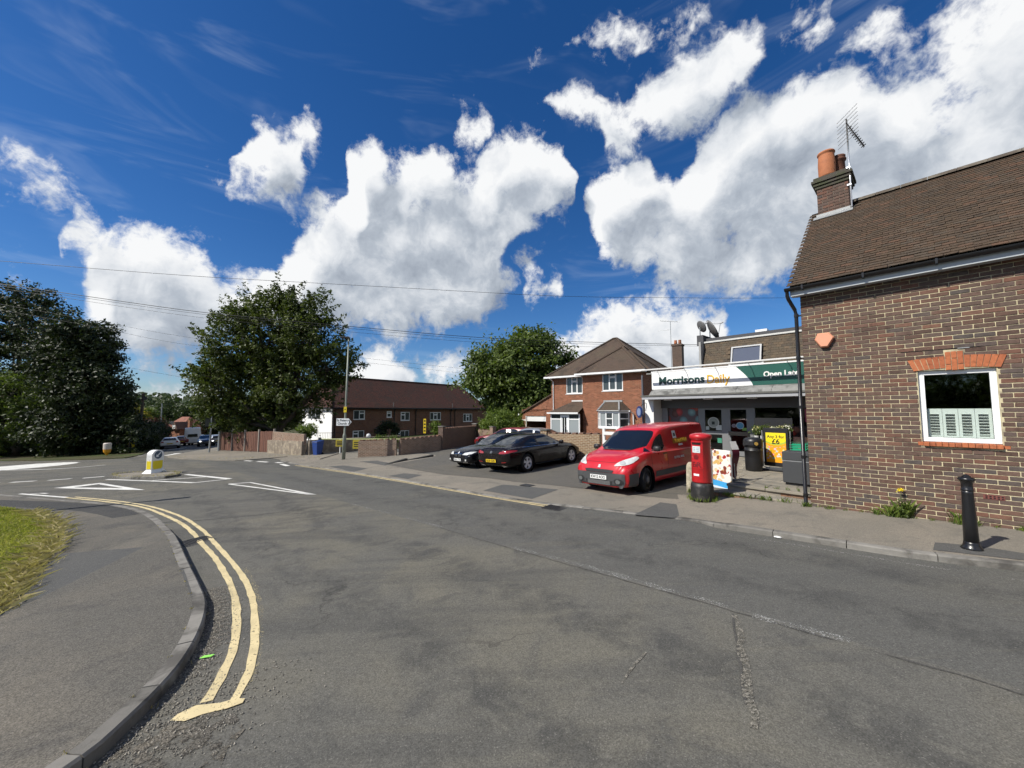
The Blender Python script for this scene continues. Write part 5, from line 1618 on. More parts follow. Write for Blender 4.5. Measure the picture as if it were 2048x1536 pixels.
# roofs
def hip(parent, x0, x1, y0, y1, z, tanp, m, name='roof', ridge='x'):
  hx, hy = (x1 - x0) / 2, (y1 - y0) / 2
  h = min(hx, hy); zr = z + h * tanp
  if hx >= hy: a_, c_ = (x0 + h, (y0 + y1) / 2), (x1 - h, (y0 + y1) / 2)
  else: a_, c_ = ((x0 + x1) / 2, y0 + h), ((x0 + x1) / 2, y1 - h)
  V = [(x0, y0, z), (x1, y0, z), (x1, y1, z), (x0, y1, z), (*a_, zr), (*c_, zr)]
  F = [(0, 1, 5, 4), (1, 2, 5), (2, 3, 4, 5), (3, 0, 4)] if hx >= hy else [(0, 1, 4), (1, 2, 5, 4), (2, 3, 5), (3, 0, 4, 5)]
  o = MB().add(V, F + [(3, 2, 1, 0)]).build(name, m, parent)
  hp = [(0, 4), (1, 5 if hx >= hy else 4), (2, 5), (3, 4 if hx >= hy else 5), (4, 5)]
  for i, j in hp:
    if (Vector(V[i]) - Vector(V[j])).length > .3:
      MB().tube([Vector(V[i]) + Vector((0, 0, .02)), Vector(V[j]) + Vector((0, 0, .02))], .085, 6).build('hip_tiles', m, o)
  return o
hip(house, LX0 - .35, .35, .5, 8.35, EV, .80, HROOF)
hip(house, PX0 - .35, .352, -.4, 5.0, EV + .003, .80, HROOF)
gt = MB(); gt.box(PX0 - .4, .40, -.47, -.37, EV - .10, EV + .02).box(LX0 - .42, PX0 - .36, .43, .53, EV - .10, EV + .02).box(LX0 - .42, LX0 - .32, .53, 8.3, EV - .10, EV + .02)
gt.build('gutter', WHITE_PVC, house)
MB().box(PX0 - .34, .34, -.36, 0, EV - .12, EV - .1).box(LX0 - .3, PX0 - .34, .55, .9, EV - .12, EV - .1).build('soffit', WHITE_PVC, house)
MB().tube([(LX0 + .12, .45, EV - .1), (LX0 + .2, .84, EV - .35), (LX0 + .2, .84, pz1 + .1)], .04, 8).build('downpipe', WHITE_PVC, house)
MB().tube([(bx1 + .2, -.5, rz0 - .05), (bx1 + .3, -.1, rz0 - .2), (bx1 + .3, -.06, -.4)], .04, 8).build('downpipe', WHITE_PVC, house)
hc = empty('chimney', (0, 0, 0)); hc.parent = house
ccx, ccy = .25, 7.2
MB().box(ccx - .36, ccx + .36, ccy - .3, ccy + .3, 3.5, 7.35).box(ccx - .41, ccx + .41, ccy - .35, ccy + .35, 7.2, 7.32).build('stack', brick_mat('stack_brick', [(.09, .06, .045), (.12, .075, .055)], (.16, .13, .11)), hc)
for q in (-.16, .16):
  MB().lathe([(.11, 7.35), (.12, 7.5), (.10, 7.62), (.12, 7.66), (.09, 7.68)], 14, Matrix.Translation((ccx + q, ccy, 0))).build('chimney_pot', TERRA, hc, smooth=True)
def ptw(x_, y_, z):
  p = HO + HD * x_ + Vector((-HD.y, HD.x)) * y_
  return Vector((p.x, p.y, z))
ha = empty('television_aerial', ptw(-.2, 7.0, 5.2), hz, 'thin grey aerial with two cross arms beside the orange house chimney', 'aerial')
MB().tube([(0, 0, 0), (0, 0, 4.0)], .022, 8).build('mast', GALV, ha)
MB().tube([(-.75, 0, 4.15), (.65, 0, 3.88)], .016, 6).tube([(-1.0, 0, 3.35), (-.0, 0, 3.35)], .012, 6).build('boom', GALV, ha)
for k in range(7):
  MB().tube([(-.7 + k * .2, -.3 + .02 * k, 4.14 - k * .038), (-.7 + k * .2, .3 - .02 * k, 4.14 - k * .038)], .008, 5).build('element', GALV, ha)
# lean-to garage
ga = empty('garage', (0, 0, 0)); ga.parent = house
gx0, gx1 = huv(1044, 840, 1.2)[0], LX0
gy = 1.2
do = [huv(1053, 840, gy)[0], huv(1092, 840, gy)[0], -.8, huv(1070, 832, gy)[1]]
wall_with_holes('garage_wall', HBRICK, ga, gx0, gx1, -.8, 2.25, gy, [tuple(do)])
zt = huv(1100, 786, gy)[1]; zl = huv(1042, 825, gy)[1]
MB().add([(gx0, gy, 2.25), (gx1, gy, 2.25), (gx1, gy, zt - .08), (gx0, gy, zl - .05), (gx0, gy + .25, 2.25), (gx1, gy + .25, 2.25), (gx1, gy + .25, zt - .08), (gx0, gy + .25, zl - .05)], [(0, 1, 2, 3), (7, 6, 5, 4), (0, 3, 7, 4)]).build('garage_gable', HBRICK, ga, fix=True)
MB().add([(gx0 - .25, gy - .12, zl - .1), (gx1, gy - .12, zt), (gx1, 7.5, zt), (gx0 - .25, 7.5, zl - .1), (gx0 - .25, gy - .12, zl - .2), (gx1, gy - .12, zt - .1), (gx1, 7.5, zt - .1), (gx0 - .25, 7.5, zl - .2)], [(0, 1, 2, 3), (7, 6, 5, 4), (0, 4, 5, 1), (3, 2, 6, 7), (0, 3, 7, 4)]).build('garage_roof', HROOF, ga, fix=True)
MB().box(gx0, gx0 + .25, gy + .25, 7.4, -.8, zl - .2).box(gx0 + .25, gx1, 7.2, 7.4, -.8, zl - .2).build('garage_wall', HBRICK, ga)
MB().box(do[0], do[1], gy + .05, gy + .1, do[3] - .42, do[3]).build('roller_door', WHITE_PAINT, ga)
MB().box(do[0] - .06, do[0], gy - .02, gy + .1, -.8, do[3]).box(gx0 - .05, do[0] - .06, gy - .02, gy - .001, do[3] - .38, do[3] - .3).build('door_post', WHITE_PAINT, ga)
MB().box(gx0 - .3, gx0 - .2, gy - .15, 7.5, zl - .22, zl - .1).build('gutter', WHITE_PVC, ga)

# ------------------------------------------------------------------ the long terrace
TO = Vector((-21.9, 47.0)); TD = Vector((.669, .743)).normalized()
tz_ = math.atan2(TD.y, TD.x); tuv = plane_uv(TO, TD)
terrace = empty('terraced_houses', (TO.x, TO.y, 0), tz_, 'long low brick terrace with dark red tiled roof and one white gable end', 'terrace')
TBR = brick_mat('terrace_brick', [(.16, .066, .038), (.21, .088, .05), (.13, .056, .034)], (.19, .14, .105), dirt=.35)
TRF = tile_mat('dark_red_roof', [(.050, .020, .015), (.105, .034, .022), (.062, .026, .018), (.042, .020, .015)], moss=(.034, .024, .019), mf=.6)
TL, TDp, TE = 26.0, 9.5, 2.55
zb_ = -2.6
def tw(px, y0, y1, wpx):
  a_ = tuv(px - wpx / 2, 830, 0)[0]; c_ = tuv(px + wpx / 2, 830, 0)[0]
  return [a_, c_, tuv(px, y1, 0)[1], tuv(px, y0, 0)[1]]
twins = [(tw(718.5, 820.5, 839, 23), 2, 1), (tw(778.5, 822, 835, 10), 1, 0), (tw(810.5, 824, 841, 18), 2, 0), (tw(871, 824.5, 840, 22), 3, 1), (tw(935.5, 827.5, 843, 18), 3, 1),
         (tw(718, 861, 880, 23), 2, 0), (tw(806, 861, 878, 26), 3, 0), (tw(936, 858, 872, 22), 3, 1)]
wall_with_holes('front_wall', TBR, terrace, 0, TL, zb_, TE, 0, [tuple(w_[0]) for w_ in twins])
for r_, n_, mid in twins:
  w_ = r_[1] - r_[0]
  recess_window(terrace, r_[0], r_[1], r_[2], r_[3], .03, .08, [r_[0] + w_ * k / n_ for k in range(1, n_)], {mid: r_[3] - (r_[3] - r_[2]) * .33} , WHITE_PVC, PANE_D, None, {(mid, 0), (mid, 1)}, sill=.07)
MB().box(.3, TL - .3, .3, TDp - .3, zb_, TE - .1).build('interior', ROOM, terrace)
# white end wall with its window
ew = plane_uv(TO, Vector((-TD.y, TD.x)))
WREND = mat('white_limewash', (.78, .78, .77), .85, var=.06, vscale=1.2, bump=.15)
e0, e1 = ew(636 - 13, 830, 0), ew(636 + 13, 830, 0)
wy0, wy1 = sorted((ew(616, 828, 0)[0], ew(641, 828, 0)[0])); wz0, wz1 = ew(628, 839, 0)[1], ew(628, 818, 0)[1]
endw = empty('end_wall', (0, 0, 0), pi / 2); endw.parent = terrace
wall_with_holes('end_render', WREND, endw, 0.0, TDp, zb_, TE - .02, -.02 - .0, [(wy0, wy1, wz0, wz1)], .25)
w_ = recess_window(endw, wy0, wy1, wz0, wz1, .06, .08, [wy0 + (wy1 - wy0) * .42, wy0 + (wy1 - wy0) * .75], {0: wz1 - .5}, WHITE_PVC, PANE_D, sill=.06)
MB().box(.0, TL, TDp - .25, TDp, zb_, TE - .03).box(TL - .25, TL - .001, .26, TDp - .25, zb_, TE - .03).build('rear_wall', TBR, terrace)
endw.scale = (1, -1, 1)   # the end wall faces away from the terrace's run
h1 = 1.9; tp = (6.72 - TE) / (TDp / 2)
V = [(-.3, -.35, TE), (TL + .3, -.35, TE), (TL + .3, TDp + .35, TE), (-.3, TDp + .35, TE), (h1, TDp / 2, 6.72), (TL - 2.4, TDp / 2, 6.55)]
ro = MB().add(V, [(0, 1, 5, 4), (1, 2, 5), (2, 3, 4, 5), (3, 0, 4), (3, 2, 1, 0)]).build('roof', TRF, terrace)
for i, j in ((0, 4), (3, 4), (1, 5), (2, 5), (4, 5)):
  MB().tube([Vector(V[i]) + Vector((0, 0, .03)), Vector(V[j]) + Vector((0, 0, .03))], .12, 6).build('ridge_tiles', TRF, ro)
MB().box(-.36, TL + .3, -.46, -.34, TE - .16, TE + .01).build('gutter', BLACK_PLASTIC, terrace)
MB().box(-.46, -.34, -.36, TDp + .3, TE - .16, TE + .011).build('gutter', BLACK_PLASTIC, terrace)
for px in (670, 788, 831, 901, 909):
  x_ = tuv(px, 830, 0)[0]
  MB().tube([(x_, -.4, TE - .1), (x_, -.1, TE - .5), (x_, -.08, zb_)], .06, 7).build('downpipe', BLACK_PLASTIC, terrace)
for px in (786, 904):
  x_ = tuv(px, 815, 0)[0]
  MB().tube([(x_, -.12, TE - .3), (x_, -.12, TE + .75)], .05, 7).build('vent_pipe', mat('grey_vent', (.12, .12, .12), .6), terrace)
for px, w2 in ((760, 1.0), (890, 1.0)):
  x_ = tuv(px, 860, 0)[0]
  MB().box(x_ - .5, x_ + .5, -.02, .05, zb_, -.4).build('front_door', mat('dark_door', (.03, .028, .03), .4), terrace)
  MB().box(x_ - .9, x_ + .9, -.8, -.0, -.3, -.2).build('door_canopy', DARK_GREY, terrace)
x_ = tuv(838, 870, 0)[0]
MB().box(x_ - 3.2, x_ - .0, -.012, .0, .35, .43).build('soldier_course', TBR, terrace)

# ------------------------------------------------------------------ trees, shrubs, grass
def np_mesh(name, V, F, m):
  """quads or triangles straight from numpy"""
  me = bpy.data.meshes.new(name)
  nv, nf, k = len(V), len(F), F.shape[1]
  me.vertices.add(nv); me.vertices.foreach_set('co', V.astype(np.float32).ravel())
  me.loops.add(nf * k); me.loops.foreach_set('vertex_index', F.astype(np.int32).ravel())
  me.polygons.add(nf); me.polygons.foreach_set('loop_start', np.arange(0, nf * k, k, dtype=np.int32))
  me.update(calc_edges=True)
  me.materials.append(m)
  return me
def leaf_mat(name, cols, trans=.35, rough=.55):
  m, n, b = new_mat(name)
  gi_ = n.n('ShaderNodeNewGeometry')
  pos = gi_.outputs['Position']
  r_ = gi_.outputs['Random Per Island']
  f = n.m('ADD', n.m('MULTIPLY', r_, .55), n.m('MULTIPLY', n.noise(pos, .45, 3, .5), .65))
  cr = n.n('ShaderNodeValToRGB'); n.inp(cr.inputs[0], n.m('SUBTRACT', f, .08))
  cr.color_ramp.elements[0].color = (*cols[0], 1); cr.color_ramp.elements[0].position = .1
  cr.color_ramp.elements[1].color = (*cols[-1], 1); cr.color_ramp.elements[1].position = .92
  for i, c in enumerate(cols[1:-1]):
    x = cr.color_ramp.elements.new(.1 + .82 * (i + 1) / (len(cols) - 1)); x.color = (*c, 1)
  n.inp(b.inputs['Base Color'], cr.outputs[0])
  b.inputs['Roughness'].default_value = rough; b.inputs['Specular IOR Level'].default_value = .35
  tl_ = n.n('ShaderNodeBsdfTranslucent'); n.inp(tl_.inputs[0], n.mix(1., cr.outputs[0], (1.3, 1.45, .6, 1), 'MULTIPLY'))
  mx = n.n('ShaderNodeMixShader'); mx.inputs[0].default_value = trans
  n.inp(mx.inputs[1], b.outputs[0]); n.inp(mx.inputs[2], tl_.outputs[0])
  n.inp(n.t.nodes['Material Output'].inputs[0], mx.outputs[0])
  return m
BARK = mat('bark', (.075, .060, .045), .95, var=.35, vscale=6, bump=.8, bscale=14, bdist=.03)
LEAF_BEECH = leaf_mat('beech_leaf', [(.022, .034, .007), (.044, .062, .012), (.074, .098, .018), (.115, .135, .028)], .3)
LEAF_DARK = leaf_mat('dark_leaf', [(.008, .014, .005), (.017, .027, .008), (.030, .045, .012), (.056, .072, .020)], .2)
LEAF_MID = leaf_mat('sycamore_leaf', [(.034, .056, .012), (.066, .098, .020), (.105, .145, .032), (.16, .20, .055)], .32)
LEAF_BRIGHT = leaf_mat('bright_leaf', [(.05, .085, .014), (.09, .14, .022), (.15, .20, .035), (.22, .25, .05)], .35)
LEAF_YEL = leaf_mat('yellow_leaf', [(.11, .10, .012), (.20, .17, .016), (.32, .25, .022)], .35)
LEAF_PURP = leaf_mat('purple_leaf', [(.035, .014, .012), (.06, .022, .018), (.085, .035, .025)], .3)
LEAF_FAR = leaf_mat('far_leaf', [(.022, .040, .012), (.042, .064, .018), (.062, .088, .026)], .25)

def leaves(rng, lobes, n_clump, per, leaf, spread, elong=1., up=.25, shell=(.55, 1.02), flat=.6):
  """leaf-sized diamonds in clumps through the crown's outer volume; returns V, F and clump centres"""
  vol = np.array([l[3] * l[4] * l[5] for l in lobes]) ** .72
  which = rng.choice(len(lobes), n_clump, p=vol / vol.sum())
  L = np.array(lobes)[which]
  d = rng.normal(size=(n_clump, 3)); d /= np.linalg.norm(d, axis=1)[:, None]
  r = rng.uniform(shell[0] ** 2, shell[1] ** 2, n_clump) ** .5
  C = L[:, :3] + d * L[:, 3:] * r[:, None]
  # keep clumps that are not deep inside another lobe
  deep = np.zeros(n_clump, bool)
  for l in lobes:
    q = np.linalg.norm((C - np.array(l[:3])) / np.array(l[3:]), axis=1)
    deep |= q < .52
  C, d = C[~deep], d[~deep]
  n = len(C)
  sz = rng.uniform(.6, 1.25, n) * spread
  axis = d + np.array([0, 0, up]); axis /= np.linalg.norm(axis, axis=1)[:, None]
  off = rng.normal(size=(n, per, 3)) * .5
  along = rng.uniform(-.7, 1.3, (n, per, 1)) * elong * .8
  tap = 1. if elong <= 1.05 else np.clip(1.15 - .65 * (along + .56) / 1.9, .25, 1.2)
  P = C[:, None, :] + (off * tap * np.array([1, 1, flat]) + axis[:, None, :] * along) * sz[:, None, None]
  P = P.reshape(-1, 3); A = np.repeat(axis, per, axis=0)
  N = len(P)
  nrm = A * .6 + rng.normal(size=(N, 3)) * .75 + np.array([0, 0, .35]); nrm /= np.linalg.norm(nrm, axis=1)[:, None]
  t = np.cross(nrm, rng.normal(size=(N, 3))); t /= np.linalg.norm(t, axis=1)[:, None]
  bt = np.cross(nrm, t)
  s = (leaf * rng.uniform(.6, 1.3, N))[:, None]
  V = np.empty((N, 4, 3))
  V[:, 0] = P - t * s; V[:, 1] = P + bt * s * .52 + nrm * s * .12; V[:, 2] = P + t * s; V[:, 3] = P - bt * s * .52 + nrm * s * .12
  F = np.arange(N * 4).reshape(N, 4)
  return V.reshape(-1, 3), F, C
def tree(name, label, pos, lobes, leafm, n_clump=500, per=60, leaf=.14, spread=.75, trunk_r=.3, elong=1., up=.25, seed=1, cat='tree', group=None, stems=1, twigs=120, shell=(.55, 1.02), rz=0.):
  rng = np.random.default_rng(seed)
  o = empty(name, pos, rz, label, cat, group)
  V, F, C = leaves(rng, lobes, n_clump, per, leaf, spread, elong, up, shell)
  link('crown', np_mesh('crown', V, F, leafm), o)
  b = MB()
  zc_ = min(l[2] for l in lobes)
  top = max(l[2] for l in lobes)
  for s_ in range(stems):
    bx, by_ = (rng.uniform(-.5, .5), rng.uniform(-.5, .5)) if stems > 1 else (0, 0)
    pts = [(bx, by_, -.3), (bx * 1.1 + .05, by_, zc_ * .3), (bx + rng.uniform(-.2, .2), by_ + rng.uniform(-.2, .2), zc_ * .8), (bx * 1.5 + rng.uniform(-.3, .3), by_ * 1.5, (zc_ + top) / 2), (bx * 1.8, by_ * 1.8, top)]
    b.tube(pts, [trunk_r * 1.35, trunk_r, trunk_r * .8, trunk_r * .5, trunk_r * .12], 9)
  b.build('trunk', BARK, o, smooth=True)
  lb = MB()
  for l in lobes:
    s0 = Vector((0, 0, max(.5, min(zc_ * .8, l[2] * .6)))); e1 = Vector(l[:3])
    md = s0.lerp(e1, .5) + Vector((0, 0, -.15 * (e1 - s0).length * .3))
    lb.tube([s0, md, e1], [trunk_r * .5, trunk_r * .32, trunk_r * .1], 6)
  idx = rng.choice(len(C), min(twigs, len(C)), replace=False)
  lc = np.array([l[:3] for l in lobes])
  for i in idx:
    j = np.argmin(np.linalg.norm(lc - C[i], axis=1))
    a_, c_ = Vector(lc[j]), Vector(C[i])
    lb.tube([a_, a_.lerp(c_, .5) + Vector(rng.normal(size=3) * .15), c_], [trunk_r * .12, trunk_r * .08, .01], 4, cap=False)
  lb.build('limbs', BARK, o, smooth=True)
  return o

# the big tree before the terrace
tb = gp(556, 899); TY = tb.y; S = TY / FPX
def lob(px, py, rpx, ry=None, dy=0., Y=None, base=None):
  """lobe of a crown from where it shows in the sky: centre and size in pixels at the tree's distance"""
  s_ = Y / FPX
  p = at(px, py, Y + dy)
  return (p.x - base.x, p.y - base.y, p.z - base.z, rpx * s_, rpx * s_, (ry or rpx) * s_)
base = Vector((tb.x, tb.y, G(tb.x, tb.y)))
LB = [lob(*q, Y=TY, base=base) for q in ((470, 690, 62, 62, .5), (545, 670, 74, 70, 0), (620, 680, 58, 60, -.6), (440, 765, 46, 50, -1), (505, 770, 82, 75, 1.5), (600, 765, 74, 70, .5), (655, 735, 42, 42, -.8),
      (560, 640, 62, 42, .5), (450, 812, 46, 44, .5), (522, 825, 66, 44, 1.0), (570, 825, 40, 42, .8), (480, 650, 40, 36, -1), (620, 625, 40, 34, .8), (510, 615, 36, 30, 0.5), (580, 605, 34, 24, 0), (412, 812, 28, 26, 0.), (407, 745, 24, 18, .5), (680, 720, 30, 22, 0), (490, 842, 40, 26, 1.5), (540, 848, 40, 24, 1.5))]
tree('beech_tree', 'large dark green spreading tree in front of the white end of the terrace', base, LB, LEAF_BEECH, 1500, 62, .135, .62, .45, 2.0, .55, 11, twigs=260)

# dark trees along the far left side of the junction
def dark_tree(nm, lab, px, gy, lobs, seed, m=LEAF_DARK, n=650, per=55, leaf=.17, spread=.8, **kw):
  p = gp(px, gy); bs_ = Vector((p.x, p.y, G(p.x, p.y)))
  return tree(nm, lab, bs_, [lob(*q, Y=p.y, base=bs_) for q in lobs], m, n, per, leaf, spread, .4, 1.25, .3, seed, **kw)
dark_tree('broadleaf_tree', 'tallest dark tree at the far side of the junction, reaching highest into the sky', 20, 911, [(30, 640, 66, 58), (95, 655, 55, 52, -1), (-40, 650, 70, 70), (60, 720, 80, 70, 1), (-20, 740, 80, 80), (130, 715, 60, 55), (40, 800, 80, 60, 0), (110, 790, 60, 60), (-60, 820, 80, 70), (50, 600, 46, 28), (10, 855, 90, 50, 0), (100, 855, 70, 45, 0)], 21, n=1200, group=None)
dark_tree('broadleaf_tree', 'dark tree with sloping outline right of the tallest one at the junction', 165, 909.5, [(165, 690, 52, 46), (180, 735, 38, 44), (140, 740, 56, 50, 1), (175, 790, 62, 50, -1), (210, 765, 16, 18), (150, 850, 62, 56, -1), (188, 850, 40, 55), (186, 690, 30, 28), (206, 715, 16, 18)], 22, n=800)
dark_tree('broadleaf_tree', 'low dark tree hiding the near end of the receding street', 240, 907, [(226, 803, 24, 24), (215, 840, 36, 34), (236, 838, 14, 30), (228, 872, 22, 32), (244, 795, 8, 8)], 23, n=420, leaf=.15, spread=.6)
dark_tree('garden_bush', 'light-flecked bush below the tallest dark tree at the left edge', 30, 914, [(20, 790, 70, 40, 0), (90, 830, 44, 40, 0), (-50, 800, 60, 50, 0), (30, 850, 80, 45, 0)], 24, m=LEAF_MID, n=520, leaf=.15, cat='bush')
dark_tree('broadleaf_tree', 'dark tree behind the tallest one, cut off by the picture edge', -180, 920, [(-180, 640, 90, 90), (-130, 700, 90, 80), (-230, 720, 90, 90), (-170, 800, 110, 90)], 25, n=500)
# hedge along the junction's far side
hp0, hp1 = gp(-150, 916.5), gp(256, 907.5)
def hedge(nm, lab, a_, c_, h, w, m, seed, n, leaf=.11, cat='hedge'):
  rng = np.random.default_rng(seed)
  d_ = (c_ - a_); L_ = math.hypot(d_.x, d_.y)
  o = empty(nm, onG(a_.x, a_.y), math.atan2(d_.y, d_.x), lab, cat)
  lo = []
  k = max(3, int(L_ / (w * 1.1)))
  for i in range(k + 1):
    x_ = L_ * i / k
    g_ = G(a_.x + d_.x * i / k, a_.y + d_.y * i / k) - G(a_.x, a_.y)
    lo.append((x_, rng.uniform(-.1, .1) * w, g_ + h * .48, w * .95, w * .6, h * .55 * rng.uniform(.85, 1.12)))
  V, F, C = leaves(rng, lo, n, 40, leaf, .45, 1., .3, (.75, 1.05))
  link('foliage', np_mesh('foliage', V, F, m), o)
  b = MB()
  for i in range(0, k + 1):
    l = lo[i]; b.tube([(l[0], 0, l[2] - h * .5 - .1), (l[0] + .1, .05, l[2] + h * .2)], [.06, .03], 5)
  b.build('stems', BARK, o)
  return o
hedge('hedge', 'dark overgrown hedge along the far side of the junction', hp0, hp1, 3.4, 1.6, LEAF_DARK, 31, 900, .13)
hedge('hedge', 'dark clipped hedge beside the receding street', gp(268, 903), gp(322, 893), 3.0, 1.3, LEAF_DARK, 32, 320, .12)

# the full green tree between terrace and house
ty = 43.; bs_ = Vector((at(1035, 860, ty).x, ty, G(.6, ty) - .6))
tree('sycamore_tree', 'full mid-green tree rising between the terrace and the orange house', bs_, [lob(*q, Y=ty, base=bs_) for q in ((1065, 705, 46, 44), (985, 725, 44, 40), (1030, 740, 60, 50, -1), (1105, 740, 46, 44), (978, 770, 36, 34), (1028, 800, 50, 46, 1.), (1080, 800, 56, 48, -1), (940, 760, 22, 18), (1120, 790, 36, 40), (1020, 845, 42, 34, 1.), (1062, 690, 30, 28))],
     LEAF_MID, 900, 62, .20, .95, .4, 1.0, .3, 41, twigs=120)
# shrubs
sp_ = at(1003, 868, 31.); sp_.z = G(sp_.x, sp_.y)
tree('round_shrub', 'bright green rounded shrub beside the white garage door', sp_, [(0, 0, 1.3, 1.35, 1.2, 1.15), (-.6, -.2, 1.0, .9, .9, .9), (.7, 0, 1.1, .9, .9, .9)], LEAF_BRIGHT, 420, 50, .075, .4, .08, 1.3, .6, 42, cat='shrub', stems=3, twigs=40)
sp_ = at(612, 880, 29.5); sp_.z = G(sp_.x, sp_.y)
tree('leafy_shrub', 'sunlit yellow-green shrub topping the brick wall by the blue bin', sp_, [(0, 0, 1.72, .55, .4, .30), (.22, 0, 1.55, .4, .4, .3), (-.25, 0, 1.55, .34, .34, .26)], LEAF_BRIGHT, 110, 36, .06, .22, .05, 1.4, .5, 43, cat='shrub', stems=3, twigs=30)
sp_ = at(872, 872, 34.); sp_.z = G(sp_.x, sp_.y) - .3
tree('garden_shrub', 'yellowish shrub behind the tall dark wall of the terrace garden', sp_, [(0, 0, 1.7, .42, .42, .45), (.2, .1, 1.3, .4, .4, .5)], LEAF_BRIGHT, 90, 30, .065, .25, .05, 1.2, .4, 44, cat='shrub', stems=2, twigs=20)
sp_ = at(775, 878, 37.); sp_.z = G(sp_.x, sp_.y) - .6
tree('climbing_shrub', 'dark climber arching over a porch of the terrace', sp_, [(-.5, 0, 1.7, .35, .3, .8), (.1, 0, 2.3, .6, .3, .3), (.7, 0, 1.7, .3, .3, .8)], LEAF_DARK, 110, 36, .08, .28, .05, 1.1, .3, 45, cat='shrub', stems=2, twigs=20)
sp_ = at(776, 880, 30.); sp_.z = G(sp_.x, sp_.y) - .2
tree('flowering_shrub', 'low garden shrub dotted with white flowers behind the crenellated wall', sp_, [(-.5, 0, .8, .5, .4, .3), (.4, 0, .85, .5, .4, .3)], LEAF_MID, 90, 30, .055, .22, .04, 1., .3, 46, cat='shrub', stems=2, twigs=20)

# far trees down the street
def far_tree(nm, lab, px, gy, Y, lobs, m, seed, n=300, leaf=.3, spread=1.3, cat='tree'):
  p = at(px, gy, Y); bs2 = Vector((p.x, Y, G(p.x, Y)))
  return tree(nm, lab, bs2, [lob(*q, Y=Y, base=bs2) for q in lobs], m, n, 40, leaf, spread, .35, 1., .3, seed, twigs=30, cat=cat)
far_tree('distant_tree', 'broad green tree behind the red-roofed house down the street', 330, 885, 105, [(330, 826, 34, 26), (305, 835, 24, 22), (360, 832, 28, 24), (340, 855, 40, 26), (300, 862, 28, 22)], LEAF_FAR, 51, 420)
far_tree('distant_tree', 'green tree with flat top right of the red-roofed house down the street', 395, 885, 110, [(385, 838, 26, 22), (412, 842, 28, 24), (400, 862, 34, 24)], LEAF_FAR, 52, 340)
far_tree('distant_tree', 'yellow-leaved tree by the telegraph pole', 262, 890, 70, [(262, 832, 14, 18), (268, 850, 12, 14), (280, 838, 8, 10)], LEAF_YEL, 53, 160, .2, .8)
far_tree('distant_tree', 'green tree just right of the yellow-leaved one', 292, 890, 75, [(290, 840, 18, 20), (285, 862, 16, 20), (300, 855, 14, 16)], LEAF_MID, 54, 200, .22, .9)
far_tree('distant_tree', 'purple-leaved small tree before the red-roofed house', 308, 890, 62, [(306, 858, 18, 14), (318, 864, 14, 12), (298, 868, 12, 10)], LEAF_PURP, 55, 180, .18, .7)
far_tree('distant_tree', 'dark green tree at the end of the street behind the parked cars', 432, 888, 85, [(425, 850, 20, 26), (445, 852, 20, 30), (412, 872, 12, 14), (440, 878, 22, 16)], LEAF_DARK, 56, 300, .22, 1.0)
far_tree('garden_bush', 'small dark bush left of the purple tree down the street', 292, 892, 58, [(290, 880, 14, 10), (305, 882, 14, 9)], LEAF_DARK, 57, 110, .15, .6, cat='bush')

# wooded rise on the horizon
rng = np.random.default_rng(77)
HV, HF = [], []
nseg = 96
prof = [(0, -14), (40, 4.), (110, 14.), (260, 22.), (420, 10.)]
for k in range(nseg):
  a_ = 2 * pi * k / nseg
  w_ = 1 + .25 * sin(3 * a_ + 1) + .18 * sin(7 * a_ + 2) + .1 * sin(13 * a_)
  for (r_, h_) in prof:
    R0 = 330 + r_
    HV.append((R0 * cos(a_), R0 * sin(a_) + 30, h_ * w_ * .8 - 3.5 if h_ > 0 else h_))
m_ = len(prof)
for k in range(nseg):
  k2 = (k + 1) % nseg
  for i in range(m_ - 1): HF.append((k*m_+i, k*m_+i+1, k2*m_+i+1, k2*m_+i))
hl = MB().add(HV, HF).build('hills', mat('hill_green', (.035, .05, .018), .95, var=.4, vscale=.03, objc=False), smooth=True); prop(hl, kind='structure')
# far-off wood on that rise reads as one mass
n_ = 1500
ang = rng.uniform(0, 2 * pi, n_); rr = rng.uniform(345, 470, n_)
lo_ = []
Vs, Fs, off_ = [], [], 0
for a_, r_ in zip(ang, rr):
  w_ = 1 + .25 * sin(3 * a_ + 1) + .18 * sin(7 * a_ + 2) + .1 * sin(13 * a_)
  hz_ = np.interp(r_ - 330, [p[0] for p in prof], [p[1] for p in prof]) * w_ * .8 - 3.5
  N = 26
  d = rng.normal(size=(N, 3)); d /= np.linalg.norm(d, axis=1)[:, None]
  P = np.array([r_ * cos(a_), r_ * sin(a_) + 30, hz_ + 4]) + d * np.array([6, 6, 5])
  t = np.cross(d, rng.normal(size=(N, 3))); t /= np.linalg.norm(t, axis=1)[:, None]; bt = np.cross(d, t)
  V = np.stack([P - t * 2.2, P + bt * 1.8, P + t * 2.2, P - bt * 1.8], 1).reshape(-1, 3)
  Vs.append(V); Fs.append(np.arange(N * 4).reshape(N, 4) + off_); off_ += N * 4
wd = link('treeline', np_mesh('treeline', np.concatenate(Vs), np.concatenate(Fs), LEAF_FAR)); prop(wd, 'distant wooded rise along the horizon', 'wood', kind='stuff')

# trees on the near side of the road, behind the viewer: they show only mirrored in the cottage window
for k, (x_, y_) in enumerate(((-15, -17), (-7, -22))):
  tree('roadside_tree', ['roadside tree mirrored in the left of the cottage window', 'roadside tree mirrored in the right of the cottage window'][k], onG(x_, y_), [(0, 0, 5, 3, 3, 2.6), (1.5, .5, 3.6, 2.6, 2.6, 2.2), (-1.6, 0, 3.8, 2.6, 2.6, 2.2)], LEAF_MID, 160, 40, .22, 1.0, .25, 1., .3, 61 + k, twigs=20)

